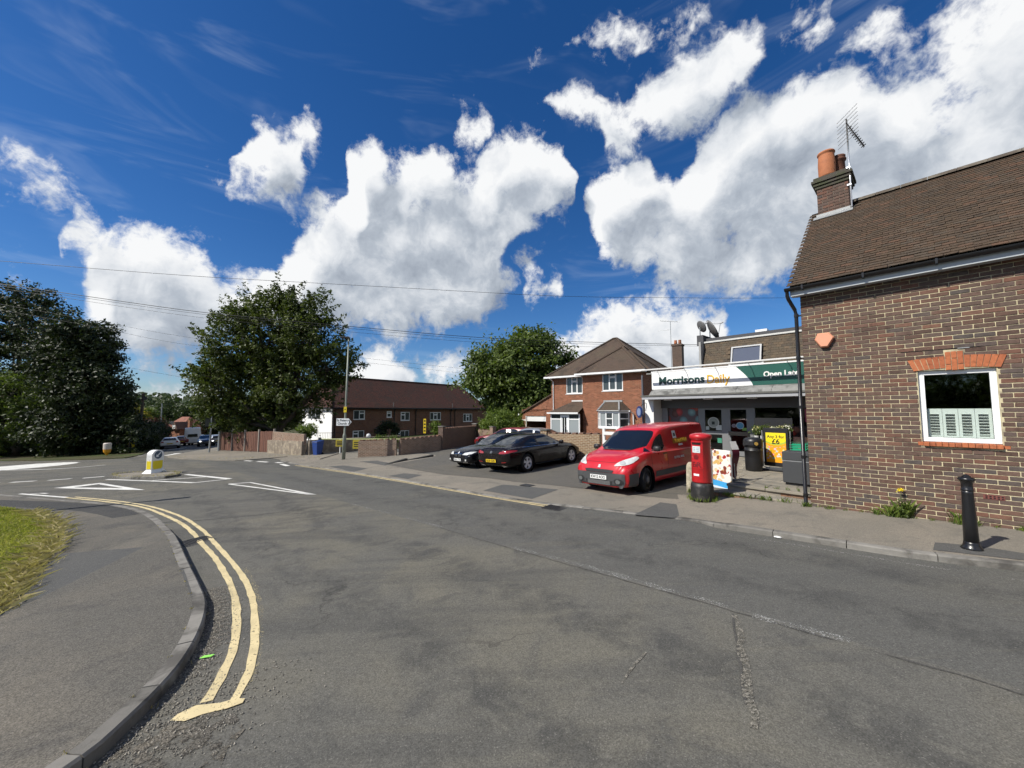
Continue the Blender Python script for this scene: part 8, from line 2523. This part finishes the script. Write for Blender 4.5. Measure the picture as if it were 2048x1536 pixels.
# blue wheelie bin
wb = gp(635, 911)
bn_ = empty('wheelie_bin', (wb.x, wb.y, G(wb.x, wb.y) + .02), radians(-25), 'blue wheelie bin by the dark flank wall', 'bin'); bn_.scale = (.82, .82, .95)
BLU = mat('bin_blue', (.012, .045, .20), .45, var=.12)
MB().add([(-.22, -.24, .04), (.22, -.24, .04), (.22, .22, .04), (-.22, .22, .04), (-.29, -.33, .93), (.29, -.33, .93), (.29, .33, .93), (-.29, .33, .93)], [(0, 3, 2, 1), (0, 1, 5, 4), (1, 2, 6, 5), (2, 3, 7, 6), (3, 0, 4, 7), (4, 5, 6, 7)]).build('body', BLU, bn_)
MB().add([(-.31, -.36, .932), (.31, -.36, .932), (.31, .36, .97), (-.31, .36, .97), (-.29, -.33, .98), (.29, -.33, .98), (.29, .33, 1.05), (-.29, .33, 1.05)], [(0, 3, 2, 1), (0, 1, 5, 4), (1, 2, 6, 5), (2, 3, 7, 6), (3, 0, 4, 7), (4, 5, 6, 7)]).build('lid', BLU, bn_)
for s in (-1, 1):
  MB().lathe([(.001, -.025), (.1, -.025), (.1, .025), (.001, .025)], 16, Matrix.Translation((s * .25, .26, .1)) @ Matrix.Rotation(pi/2, 4, 'Y')).build('wheel', RUBBER, bn_)
MB().tube([(-.2, .36, .98), (-.2, .42, 1.0), (.2, .42, 1.0), (.2, .36, .98)], .018, 6).build('handle', BLU, bn_)
# street name plates and chevron
def name_plate(px, py, w, lab, posts=True, yaw=.35, h=.2, z0=.62, tilt=0.):
  p = gp(px, py)
  o = empty('street_name_plate', (p.x, p.y, G(p.x, p.y)), math.atan2(-p.y, -p.x) + pi/2 + yaw, lab, 'sign')
  MB().box(-w/2, w/2, -.03, 0, z0, z0 + h).build('plate', WHITE_PVC, o)
  for k in range(2): MB().box(-w * .36, w * .36, -.0345, -.0301, z0 + .04 + k * .09, z0 + .075 + k * .09).build('print_line', mat('faint_print', (.45, .45, .44), .6), o)
  for s in (-1, 1): MB().box(s * w * .36 - .05, s * w * .36 + .05, .001, .08, -.1, z0 + h - .02).build('post', BLACK_PLASTIC, o)
  return o
name_plate(568, 907, .62, 'low white name plate on black posts, nearest the chevron board')
name_plate(592.5, 909, .34, 'narrow low white name plate on black posts at the wall corner')
cvp = gp(556, 906)
o = empty('chevron_board', (cvp.x, cvp.y, G(cvp.x, cvp.y)), math.atan2(-cvp.y, -cvp.x) + pi/2 + .9, 'small black and white chevron board leaning at the old stone wall', 'sign')
MB().box(-.3, .3, -.02, 0, .3, .85).build('board', INK, o)
slab([(-.22, .33), (-.05, .33), (.12, .575), (-.05, .82), (-.22, .82), (-.05, .575)], -.026, -.0201).build('chevron', WHITE_PVC, o, fix=True)
MB().box(-.2, -.14, 0, .05, -.1, .5).box(.14, .2, 0, .05, -.1, .5).build('post', BLACK_PLASTIC, o)
# yellow banner board in the terrace garden
yb = at(849, 891, 33.);
o = empty('banner_board', (yb.x, yb.y, G(yb.x, yb.y)), 0, 'tall narrow yellow board on a dark post in the terrace garden', 'sign')
bz0, bz1 = at(849, 866.5, 33.).z - o.location.z, at(849, 837.5, 33.).z - o.location.z
MB().box(-.03, .03, -.03, .03, -.3, bz0 + .3).build('post', DARK_GREY, o); MB().box(-.11, .11, -.06, -.031, bz0, bz1).build('board', mat('banner_yellow', (.80, .56, .02), .5), o)
for k in range(4): MB().box(-.07, .07, -.066, -.0601, bz0 + .15 + k * .28, bz0 + .27 + k * .28).build('print_mark', INK, o)
o = MB().lathe([(.001, 0), (.13, .03), (.17, .16), (.13, .29), (.001, .33)], 16).build('globe_lamp', mat('globe_white', (.72, .72, .70), .4), None, smooth=True)
p_ = at(737, 876, 29.); o.location = p_; prop(o, 'white globe lamp above the crenellated wall', 'lamp')
# sign posts and poles at the head of the far street
def sign_post(name, lab, px, gy, top, sign=None, r=.04, lean=0.):
  p = gp(px, gy); o = empty(name, (p.x, p.y, G(p.x, p.y)), math.atan2(-p.y, -p.x) + pi/2, lab, 'sign post' if sign else 'pole')
  h = at(px, top, p.y).z - o.location.z
  MB().tube([(0, 0, -.2), (lean * h, 0, h)], [r * 1.2, r], 8).build('post', GALV if r < .09 else BARK, o)
  if sign:
    z = at(px, sign, p.y).z - o.location.z
    MB().box(-.38, .38, .02, .05, z - .35, z + .35).build('sign_back', mat('sign_back', (.05, .055, .05), .6), o)
  return o, h
sign_post('road_sign', 'grey sign post seen from behind at the head of the street', 418, 906, 833, 845, .06, .02)
sign_post('marker_post', 'stout grey post beside the boarded fence at the head of the street', 437, 903, 863, None, .085)
tp_, h_ = sign_post('telegraph_pole', 'leaning wooden telegraph pole with a transformer across the junction', 275, 895, 786, None, .16, .035)
MB().box(.035 * h_ - .1, .035 * h_ + .35, -.15, .15, h_ - .9, h_ - .5).build('terminal_box', DARK_GREY, tp_); MB().box(.0, .45, -.05, .05, h_ * .77, h_ * .8).build('cross_arm', BARK, tp_)
MB().box(-.2, .2, -.25, -.17, h_ * .30, h_ * .36).build('pole_notice', WHITE_PAINT, tp_)
sign_post('road_sign', 'slim post with small plates left of the telegraph pole', 264, 897, 826, None, .05)
sign_post('lamp_pole', 'thin distant lamp pole behind the red-roofed house', 319, 888, 807, None, .07)
# far houses down the street
fh = at(342, 880, 80.)
RT = tile_mat('red_far_tiles', [(.30, .13, .09), (.36, .16, .11)], moss=(.2, .1, .07), mf=.2)
o = empty('street_house', (fh.x, 80., G(fh.x, 80.)), radians(-20), 'red-tiled house with a gable window down the street', 'house')
zt_ = at(342, 834, 80.).z - o.location.z; ze_ = at(342, 858, 80.).z - o.location.z
MB().box(-2.6, 2.6, 0, 6, 0, ze_).build('wall', HBRICK, o)
MB().add([(-3, -.3, ze_), (3, -.3, ze_), (3, 6.3, ze_), (-3, 6.3, ze_), (-2.2, 3, zt_), (.4, 3, zt_)], [(0, 1, 5, 4), (1, 2, 5), (2, 3, 4, 5), (3, 0, 4)]).build('roof', RT, o)
MB().add([(.6, -.6, ze_), (3.0, -.6, ze_), (1.8, -.6, ze_ + 1.5), (.6, 2, ze_), (3, 2, ze_), (1.8, 2, ze_ + 1.5)], [(0, 1, 2), (0, 2, 5, 3), (1, 4, 5, 2)]).build('gable', mat('gable_dark', (.10, .055, .04), .8), o)
MB().box(1.4, 2.2, -.64, -.6, ze_ + .1, ze_ + .85).build('window', WHITE_PVC, o); MB().box(-1.8, -.4, .9, .95, ze_ + .9, ze_ + 1.6, Matrix.Translation((0, -.4, .0))).build('solar_panel', DARK_GREY, o)
MB().box(3.3, 3.9, 1, 1.6, 0, zt_ - .3).build('chimney', HBRICK, o)
fh2 = at(386, 880, 95.)
o = empty('street_house', (fh2.x, 95., G(fh2.x, 95.)), radians(-30), 'grey-slated roof beyond the red-tiled house', 'house')
zt_ = at(386, 839, 95.).z - o.location.z; ze_ = at(386, 858, 95.).z - o.location.z
MB().box(-2, 2.5, 0, 6, 0, ze_).build('wall', HBRICK, o); MB().add([(-2.4, -.3, ze_), (2.9, -.3, ze_), (2.9, 6.3, ze_), (-2.4, 6.3, ze_), (-.5, 3, zt_), (1.2, 3, zt_)], [(0, 1, 5, 4), (1, 2, 5), (2, 3, 4, 5), (3, 0, 4)]).build('roof', mat('slate_grey', (.22, .23, .24), .7, var=.2), o)

# overhead wires
WIRE = mat('wire_black', (.012, .012, .013), .6, var=0)
def wire(lab, pts, r):
  P = [at(*p) for p in pts]
  xs_ = [i / (len(P) - 1) for i in range(len(P))]
  q = pchip(xs_, np.array([list(p) for p in P]), np.linspace(0, 1, 41))
  o = MB().tube([tuple(v) for v in q], r, 5).build('overhead_wire', WIRE); prop(o, lab, 'wire', 'wires across the junction'); return o
wire('highest overhead wire, crossing the whole sky above the trees', [(-320, 497, 22), (0, 522, 23), (500, 559, 25), (1024, 588, 28), (1400, 596, 31), (1720, 594, 34)], .014)
wire('upper thick overhead cable passing behind the big tree to the shop roof', [(-320, 528, 26), (0, 568, 27), (445, 629, 29), (690, 652, 31), (1050, 680, 34), (1370, 689, 37), (1700, 687, 40)], .022)
wire('second overhead cable just below the thick one', [(-320, 533, 26.2), (0, 572, 27.2), (445, 633, 29.2), (690, 656, 31.2), (1050, 684, 34.2), (1370, 692, 37.2), (1700, 690, 40)], .013)
wire('third overhead cable below the thick one, reaching the house roof', [(-320, 536, 26.4), (0, 577, 27.4), (445, 640, 29.4), (690, 663, 31.4), (1050, 690, 34.4), (1300, 696, 37)], .011)
wire('thin wire under the main cables at the left, above the dark trees', [(-200, 574, 34), (160, 636, 36), (380, 675, 38), (700, 713, 42), (960, 741, 46)], .010)
wire('lowest thin wire of the pair above the dark trees', [(-200, 585, 34), (170, 650, 36), (380, 690, 38), (700, 722, 42), (960, 750, 46)], .010)
wire('thin wire sloping down to the telegraph pole', [(120, 700, 44), (240, 731, 44), (350, 752, 44), (520, 776, 44)], .012)

# ------------------------------------------------------------------ things before the shop
def SP(u, v, z=FL): return site(u, v, z)
# litter bin
lb_ = empty('litter_bin', SP(-1.88, 3.25), RZ, 'round black litter bin with gold emblem by the shop door', 'litter bin')
MB().lathe([(.20, 0), (.215, .03), (.225, .35), (.225, .58), (.235, .585), (.235, .60), (.225, .605), (.23, .70)], 28).build('body', mat('bin_black', (.014, .014, .015), .4, var=.25, vscale=6), lb_, smooth=True)
MB().lathe([(.245, .70), (.25, .72), (.25, .86), (.225, .93), (.15, .965), (.001, .975)], 28).build('hood', MATS['bin_black'], lb_, smooth=True)
MB().box(-.15, .09, -.262, -.2, .75, .85).build('aperture', INK, lb_)
MB().disc((.14, -.215, .80), (.5, -.85, 0), .05, 16, .012).build('emblem', mat('emblem_gold', (.35, .22, .05), .5), lb_)
# swing poster board
ab_ = empty('poster_board', SP(-1.42, 3.75), RZ - .1, 'black framed pavement board with a yellow poster before the shop window', 'pavement sign')
FRB = mat('frame_black', (.015, .015, .016), .4); FRS = mat('frame_silver', (.45, .46, .47), .3, metal=.7)
MB().box(-.32, .32, -.28, .28, 0, .06, bev=.03).build('base', FRB, ab_)
for s_ in (-.36, .36): MB().tube([(s_ * .55, 0, .05), (s_, 0, .10), (s_, 0, 1.16)], .02, 8).build('upright', FRS, ab_)
MB().box(-.33, .33, -.025, .025, .12, 1.24, bev=.02).build('frame', FRB, ab_)
pm, n, b = new_mat('offer_poster')
t = n.n('ShaderNodeTexCoord').outputs['Object']
sp2 = n.n('ShaderNodeSeparateXYZ'); n.inp(sp2.inputs[0], t)
wv = n.m('ADD', sp2.outputs[2], n.m('MULTIPLY', n.m('POWER', sp2.outputs[0], 2.), -1.1))
c = n.mix(n.m('GREATER_THAN', wv, .79), (.86, .36, .02, 1), (.85, .66, .02, 1))
c = n.mix(n.m('MULTIPLY', n.m('GREATER_THAN', wv, .74), n.m('LESS_THAN', wv, .79)), c, (.42, .52, .06, 1))
vc = n.vor(t, 14, 'Color'); zone = n.m('MULTIPLY', n.m('LESS_THAN', wv, .68), n.m('GREATER_THAN', sp2.outputs[2], .34))
zone = n.m('MULTIPLY', zone, n.m('LESS_THAN', n.vor(t, 14), .45))
c = n.mix(n.m('MULTIPLY', zone, .75), c, vc)
n.inp(b.inputs['Base Color'], c); b.inputs['Roughness'].default_value = .3
MB().box(-.255, .255, -.032, -.0255, .24, 1.10).build('poster', pm, ab_)
text('Any 3 for', .115, INK, ab_, (0, -.034, .985), (pi/2, 0, 0), .0008, .002)
text('\u00a36', .20, INK, ab_, (0, -.034, .84), (pi/2, 0, 0), .0008, .004)
# ice cream pavement sign
ic = empty('ice_cream_sign', SP(-1.93, .86, .06), RZ - .35, 'white pavement sign with ice cream pictures beside the pillar box', 'pavement sign')
im, n, b = new_mat('ice_cream_poster')
t = n.n('ShaderNodeTexCoord').outputs['Object']; sp2 = n.n('ShaderNodeSeparateXYZ'); n.inp(sp2.inputs[0], t)
tw2 = n.vm('ADD', t, n.vm('SCALE', n.noise(t, 9, 3, .6, color=True), scale=.10)); vv = n.vor(tw2, 11, 'Color'); vd = n.vor(tw2, 11)
s3 = n.n('ShaderNodeSeparateColor'); n.inp(s3.inputs[0], vv)
cr = n.n('ShaderNodeValToRGB'); n.inp(cr.inputs[0], s3.outputs[0]); cr.color_ramp.interpolation = 'CONSTANT'
for i, (pos_, col_) in enumerate(((0, (.72, .70, .66)), (.30, (.36, .03, .03)), (.45, (.62, .40, .14)), (.60, (.74, .70, .64)), (.74, (.22, .05, .03)), (.88, (.70, .52, .30)))):
  el_ = cr.color_ramp.elements[i] if i < 2 else cr.color_ramp.elements.new(pos_)
  el_.position = pos_; el_.color = (*col_, 1)
wv = n.m('ADD', sp2.outputs[2], n.m('MULTIPLY', n.m('SINE', n.m('MULTIPLY', sp2.outputs[0], 9)), .012))
c = n.mix(n.m('GREATER_THAN', vd, .66), cr.outputs[0], (.74, .72, .68, 1))
c = n.mix(n.m('LESS_THAN', wv, .30), c, (.06, .34, .66, 1))
c = n.mix(n.m('LESS_THAN', wv, .16), c, (.60, .66, .70, 1))
n.inp(b.inputs['Base Color'], c); b.inputs['Roughness'].default_value = .3
MB().box(-.26, .26, -.018, .018, .10, 1.08, bev=.012).build('panel', im, ic)
MB().box(-.24, .24, -.2, .2, 0, .07, bev=.03).build('base', mat('sign_base_pale', (.45, .48, .5), .5), ic)
for s_ in (-.28, .28): MB().tube([(s_, 0, .05), (s_, 0, 1.0)], .013, 6).build('upright', FRS, ic)
# maroon banner flag
mb_ = empty('banner_sign', SP(-1.66, 1.0), RZ + 1.12, 'narrow maroon banner sign with white top on the terrace edge', 'pavement sign')
mm, n, b = new_mat('maroon_banner'); t = n.n('ShaderNodeTexCoord').outputs['Object']; sp2 = n.n('ShaderNodeSeparateXYZ'); n.inp(sp2.inputs[0], t)
c = n.mix(n.m('GREATER_THAN', sp2.outputs[2], .78), (.10, .006, .025, 1), (.70, .69, .66, 1)); n.inp(b.inputs['Base Color'], c); b.inputs['Roughness'].default_value = .5
prb = []
vs = []; nz_ = 14
for k in range(nz_ + 1):
  z = .06 + .92 * k / nz_; y_ = .05 * sin(k * .5); w_ = .115 if k < nz_ - 1 else .10
  if k == 0: w_ = .03
  elif k == 1: w_ = .08
  vs += [(-w_, y_, z), (w_, y_ + .02, z)]
MB().add(vs, [(2*k, 2*k+1, 2*k+3, 2*k+2) for k in range(nz_)]).add([(v[0], v[1] + .012, v[2]) for v in vs], [(2*k+2, 2*k+3, 2*k+1, 2*k) for k in range(nz_)]).build('banner', mm, mb_)
MB().tube([(.0, .02, .0), (.0, .05, .98)], .012, 6).build('pole', FRS, mb_); MB().lathe([(.24, 0), (.24, .012), (.05, .03), (.001, .03)], 20).build('base', mat('base_grey', (.05, .05, .05), .6), mb_)
# dark box bin against the cottage
gb = empty('box_bin', SP(-.50, 1.62), RZ, 'dark grey box bin with a pale stripe by the cottage corner', 'bin')
MB().box(-.22, .22, -.2, .2, 0, .05).build('plinth', INK, gb); MB().box(-.26, .26, -.24, .24, .05, .55, bev=.01).build('body', mat('bin_slate', (.045, .048, .052), .55, var=.12), gb)
MB().box(-.262, .262, -.242, .242, .552, .575).build('stripe', FRS, gb); MB().box(-.26, .26, -.24, .24, .576, .78, bev=.012).build('lid', MATS['bin_slate'], gb)
# green crates
GRN = mat('crate_green', (.012, .30, .16), .45, var=.1)
def crate(u, v, z, lab):
  o = empty('plastic_crate', SP(u, v, z), RZ + random.uniform(-.03, .03), lab, 'crate', 'green crates by the shop window')
  w, d_, h = .29, .19, .24
  MB().box(-w, w, -d_, d_, 0, .012).build('floor', GRN, o)
  for s in (-1, 1):
    for z0_ in (.0, .075, .15, .225):
      MB().box(-w, w, s * d_ - .008, s * d_ + .008, z0_ + .0125, z0_ + .045 if z0_ < .2 else h).build('slat', GRN, o)
      MB().box(s * w - .008, s * w + .008, -d_ + .008, d_ - .008, z0_ + .0125, z0_ + .045 if z0_ < .2 else h).build('slat', GRN, o)
    for q in (-1, 1): MB().box(s * w - .012, s * w + .012, q * d_ - .012, q * d_ + .012, .0125, h + .004).build('corner', GRN, o)
  return o
crate(-1.26, 5.25, FL, 'green plastic crate at the bottom of the stack under the shop window')
crate(-1.26, 5.25, FL + .25, 'green plastic crate in the middle of the stack under the shop window')
crate(-1.26, 5.25, FL + .50, 'green plastic crate on top of the stack under the shop window')
# flower stand
fs_ = empty('flower_stand', SP(-1.95, 5.55), RZ, 'black stand of potted white and yellow flowers before the shop window', 'flower stand')
MB().box(-.55, .55, -.2, .2, .0, .05).box(-.55, .55, -.2, .2, .72, .76).box(-.55, -.51, -.2, .2, .05, .72).box(.51, .55, -.2, .2, .05, .72).box(-.51, .51, .16, .2, .05, .72).build('shelf', FRB, fs_)
MB().box(-.55, .55, .16, .2, .76, 1.5).build('back_board', FRB, fs_)
rng = np.random.default_rng(3)
for k in range(6):
  x_ = -.44 + k * .175; z_ = .76
  MB().lathe([(.05, 0), (.07, .14), (.06, .14), (.05, .02)], 12, Matrix.Translation((x_, -.05, z_))).build('pot', mat('pot_white', (.6, .6, .58), .5), fs_)
  V, F, C = leaves(rng, [(x_, -.05, z_ + .30, .10, .10, .15)], 18, 14, .035, .09, 1., .4)
  link('foliage', np_mesh('foliage', V, F, LEAF_MID), fs_)
  V, F, C = leaves(rng, [(x_, -.06, z_ + .40, .09, .09, .09)], 9, 8, .026, .045, 1., .5)
  link('blossom', np_mesh('blossom', V, F, leaf_mat('petal_%d' % (k % 2), [(.7, .7, .66), (.75, .72, .6)] if k % 2 else [(.7, .62, .22), (.75, .7, .5)], .2)), fs_)
sh_ = MB().box(-.5, .5, -.22, -.2, .06, .70).build('tray_front', mat('tray_pale', (.40, .42, .46), .5, var=.4, vscale=9), fs_)
# bunting at the drive edge behind the van
# bits on the road: green wrapper, paper scraps
gw_ = gp(414, 1316)
o = MB().add([(-.055, -.012, .004), (-.02, -.026, .010), (.035, -.018, .006), (.06, .006, .012), (.03, .022, .004), (-.03, .018, .008)], [(0, 1, 2, 3, 4, 5)]).add([(-.055, -.012, .002), (-.02, -.026, .008), (.035, -.018, .004), (.06, .006, .010), (.03, .022, .002), (-.03, .018, .006)], [(5, 4, 3, 2, 1, 0)]).build('wrapper', mat('lime_green', (.30, .75, .12), .5, var=.1), None, loc=onG(gw_.x, gw_.y, .01), rot=(0, 0, .3)); prop(o, 'lime green wrapper lying in the gutter by the double yellow lines', 'litter')
for px, py, lab in ((1657, 1087, 'crumpled white paper scrap at the kerb before the cottage'), (1556, 1076, 'small torn paper scrap along the kerb left of the crumpled one')):
  p = gp(px, py)
  b = MB().lathe([(.001, 0), (.05, .004), (.06, .012), (.03, .02), (.001, .016)], 9)
  b.v = [(x_ * random.uniform(.7, 1.3), y_ * random.uniform(.5, 1.1), z_) for x_, y_, z_ in b.v]
  o = b.build('paper_scrap', WHITE_PAINT, None, loc=onG(p.x, p.y, .006)); prop(o, lab, 'litter')

# ------------------------------------------------------------------ weeds, grit
def weed_blades(name, spots, m, lab, seed):
  rng = np.random.default_rng(seed); P = []; V = []; F = []
  n = 0
  for (c_, r_, k, h) in spots:
    for _ in range(k):
      a_ = rng.uniform(0, 2*pi); rr = r_ * rng.uniform() ** .7
      x_, y_ = c_.x + rr * cos(a_), c_.y + rr * sin(a_) * .6
      z_ = c_.z
      hh = h * rng.uniform(.3, 1.2); b_ = rng.uniform(0, 2*pi); w = rng.uniform(.004, .010)
      s_ = np.array([cos(b_), sin(b_), 0]) * w; ln = np.array([rng.normal(), rng.normal(), 0]) * hh * .35
      p = np.array([x_, y_, z_])
      V += [p - s_ * .5, p + s_ * .5, p + s_ + ln * .4 + [0, 0, hh * .6], p + ln + [0, 0, hh]]
      F.append((n, n+1, n+2, n+3)); n += 4
  o = link(name, np_mesh(name, np.array(V), np.array(F), m)); prop(o, lab, 'weeds', kind='stuff'); return o
def wsp(u, v, dz=.085):
  p = site(u, v); return Vector((p.x, p.y, G(p.x, p.y) + dz))
sp_ = [(wsp(-.15 - k * .12, .08 - .02 * (k % 3)), .09, random.choice((2, 5, 18, 30)), .11) for k in range(14)] + [(wsp(.1 + k * .22, -.05), .06, int(6 + 10 * random.random()), .06) for k in range(12)]
sp_ += [(wsp(1.2, -.07), .16, 110, .20), (wsp(1.32, -.06), .10, 60, .30), (wsp(.98, -.06), .10, 60, .10), (wsp(1.95, -.07), .12, 70, .22), (wsp(2.05, -.09), .14, 90, .13), (wsp(2.62, -.07), .10, 90, .12), (wsp(-.05, -.1), .10, 60, .10), (wsp(.3, -.08), .10, 40, .07)]
sp_ += [(Vector((pb_.x + .28 * cos(t), pb_.y + .28 * sin(t), G(pb_.x, pb_.y) + .06)), .06, 22, .10) for t in np.linspace(0, 6.2, 12)]
sp_ += [(Vector((cs_.x - .05, cs_.y - .1, G(cs_.x, cs_.y) + .05)), .12, 60, .12)]
sp_ += [(wsp(-.9 + k * .2, .57, .25), .05, 14, .07) for k in range(5)]
weed_blades('weeds', sp_, LEAF_BRIGHT, 'green weeds growing along the steps and the foot of the cottage wall', 4)
rg = empty('ragwort', wsp(1.28, -.1), 0, 'tall weed with a yellow flower head against the cottage wall', 'plant')
MB().tube([(0, 0, 0), (.02, .01, .25), (.0, .0, .46)], [.006, .005, .003], 5).tube([(0, 0, .1), (-.1, .02, .28)], .003, 4).tube([(0, 0, .12), (.12, .0, .30)], .003, 4).build('stem', mat('stem_green', (.09, .13, .03), .7), rg)
V, F, C = leaves(np.random.default_rng(2), [(0, 0, .14, .07, .06, .14)], 26, 8, .022, .06, 1.2, .3); link('leaves', np_mesh('leaves', V, F, LEAF_MID), rg)
V, F, C = leaves(np.random.default_rng(2), [(0, 0, .47, .03, .03, .02)], 14, 8, .014, .02, 1., .4); link('flower_head', np_mesh('flower_head', V, F, leaf_mat('ragwort_yellow', [(.8, .6, .02), (.85, .7, .03)], .2)), rg)
isp = []
for k in range(len(ip)):
  for q in range(5):
    t = ip[k].lerp(ip[(k+1) % len(ip)], q / 5); isp.append((Vector((t.x, t.y, G(t.x, t.y) + .10)), .14, 12, .09))
fk = [Vector(gp(a_, c_, .03)[:2]) for a_, c_ in FARP]
for k in range(len(fk) - 1):
  for q in range(4):
    t = fk[k].lerp(fk[k+1], q / 4 + random.uniform(0, .2)); isp.append((Vector((t.x, t.y + .1, G(t.x, t.y) + .06)), .2, 9, .10))
weed_blades('island_weeds', isp, STRAW, 'dry weeds along the kerbs of the traffic island and far pavement', 6)
ed_ = []
for k in range(0, len(inner_kl) - 1, 5):
  if inner_kl[k].y < 8.8 and inner_kl[k].x > -9:
    t = inner_kl[k]; ed_.append((Vector((t.x, t.y, G(t.x, t.y) + up_at(smooth_kl[k]) - .004)), .03, 6, .022)); t = smooth_kl[k]; ed_.append((Vector((t.x + .04, t.y, G(t.x, t.y))), .04, 5, .03))
weed_blades('kerb_weeds', ed_, STRAW, 'dry moss and straw in the joints of the near kerb', 9)
# loose grit in the near gutter
rng = np.random.default_rng(12)
gv, gf, n0 = [], [], 0
near_k = [k for k in range(len(smooth_kl)) if 1.4 < smooth_kl[k].y < 5.2 and smooth_kl[k].x > -5]
for _ in range(9000):
  k = near_k[rng.integers(0, len(near_k))]; t = smooth_kl[k]
  if not (t.y < 5.2 and t.y > 1.4): continue
  out = (smooth_kl[k] - inner_kl[k]).normalized()
  d_ = abs(rng.normal()) * .22 * (1.9 if t.y < 3.4 else .6)
  x_, y_ = t.x + out.x * d_ + rng.normal() * .03, t.y + out.y * d_ + rng.normal() * .03
  s_ = rng.uniform(.0025, .008) * (1.4 if rng.uniform() < .08 else 1)
  z_ = G(x_, y_) + .005
  a_ = rng.normal(size=(6, 3)) * s_ * .25
  base6 = np.array([(1, 0, 0), (-1, 0, 0), (0, 1, 0), (0, -1, 0), (0, 0, .8), (0, 0, -.5)]) * s_ + a_ + np.array([x_, y_, z_])
  gv.append(base6)
  gf += [(n0 + i, n0 + j, n0 + 4) for i, j in ((0, 2), (2, 1), (1, 3), (3, 0))] + [(n0 + j, n0 + i, n0 + 5) for i, j in ((0, 2), (2, 1), (1, 3), (3, 0))]
  n0 += 6
o = link('grit', np_mesh('grit', np.concatenate(gv), np.array(gf), mat('grit_stone', (.24, .22, .185), .9, var=.3, island=.55, vscale=30, objc=False))); prop(o, 'loose grit washed into the near gutter', 'grit', kind='stuff')
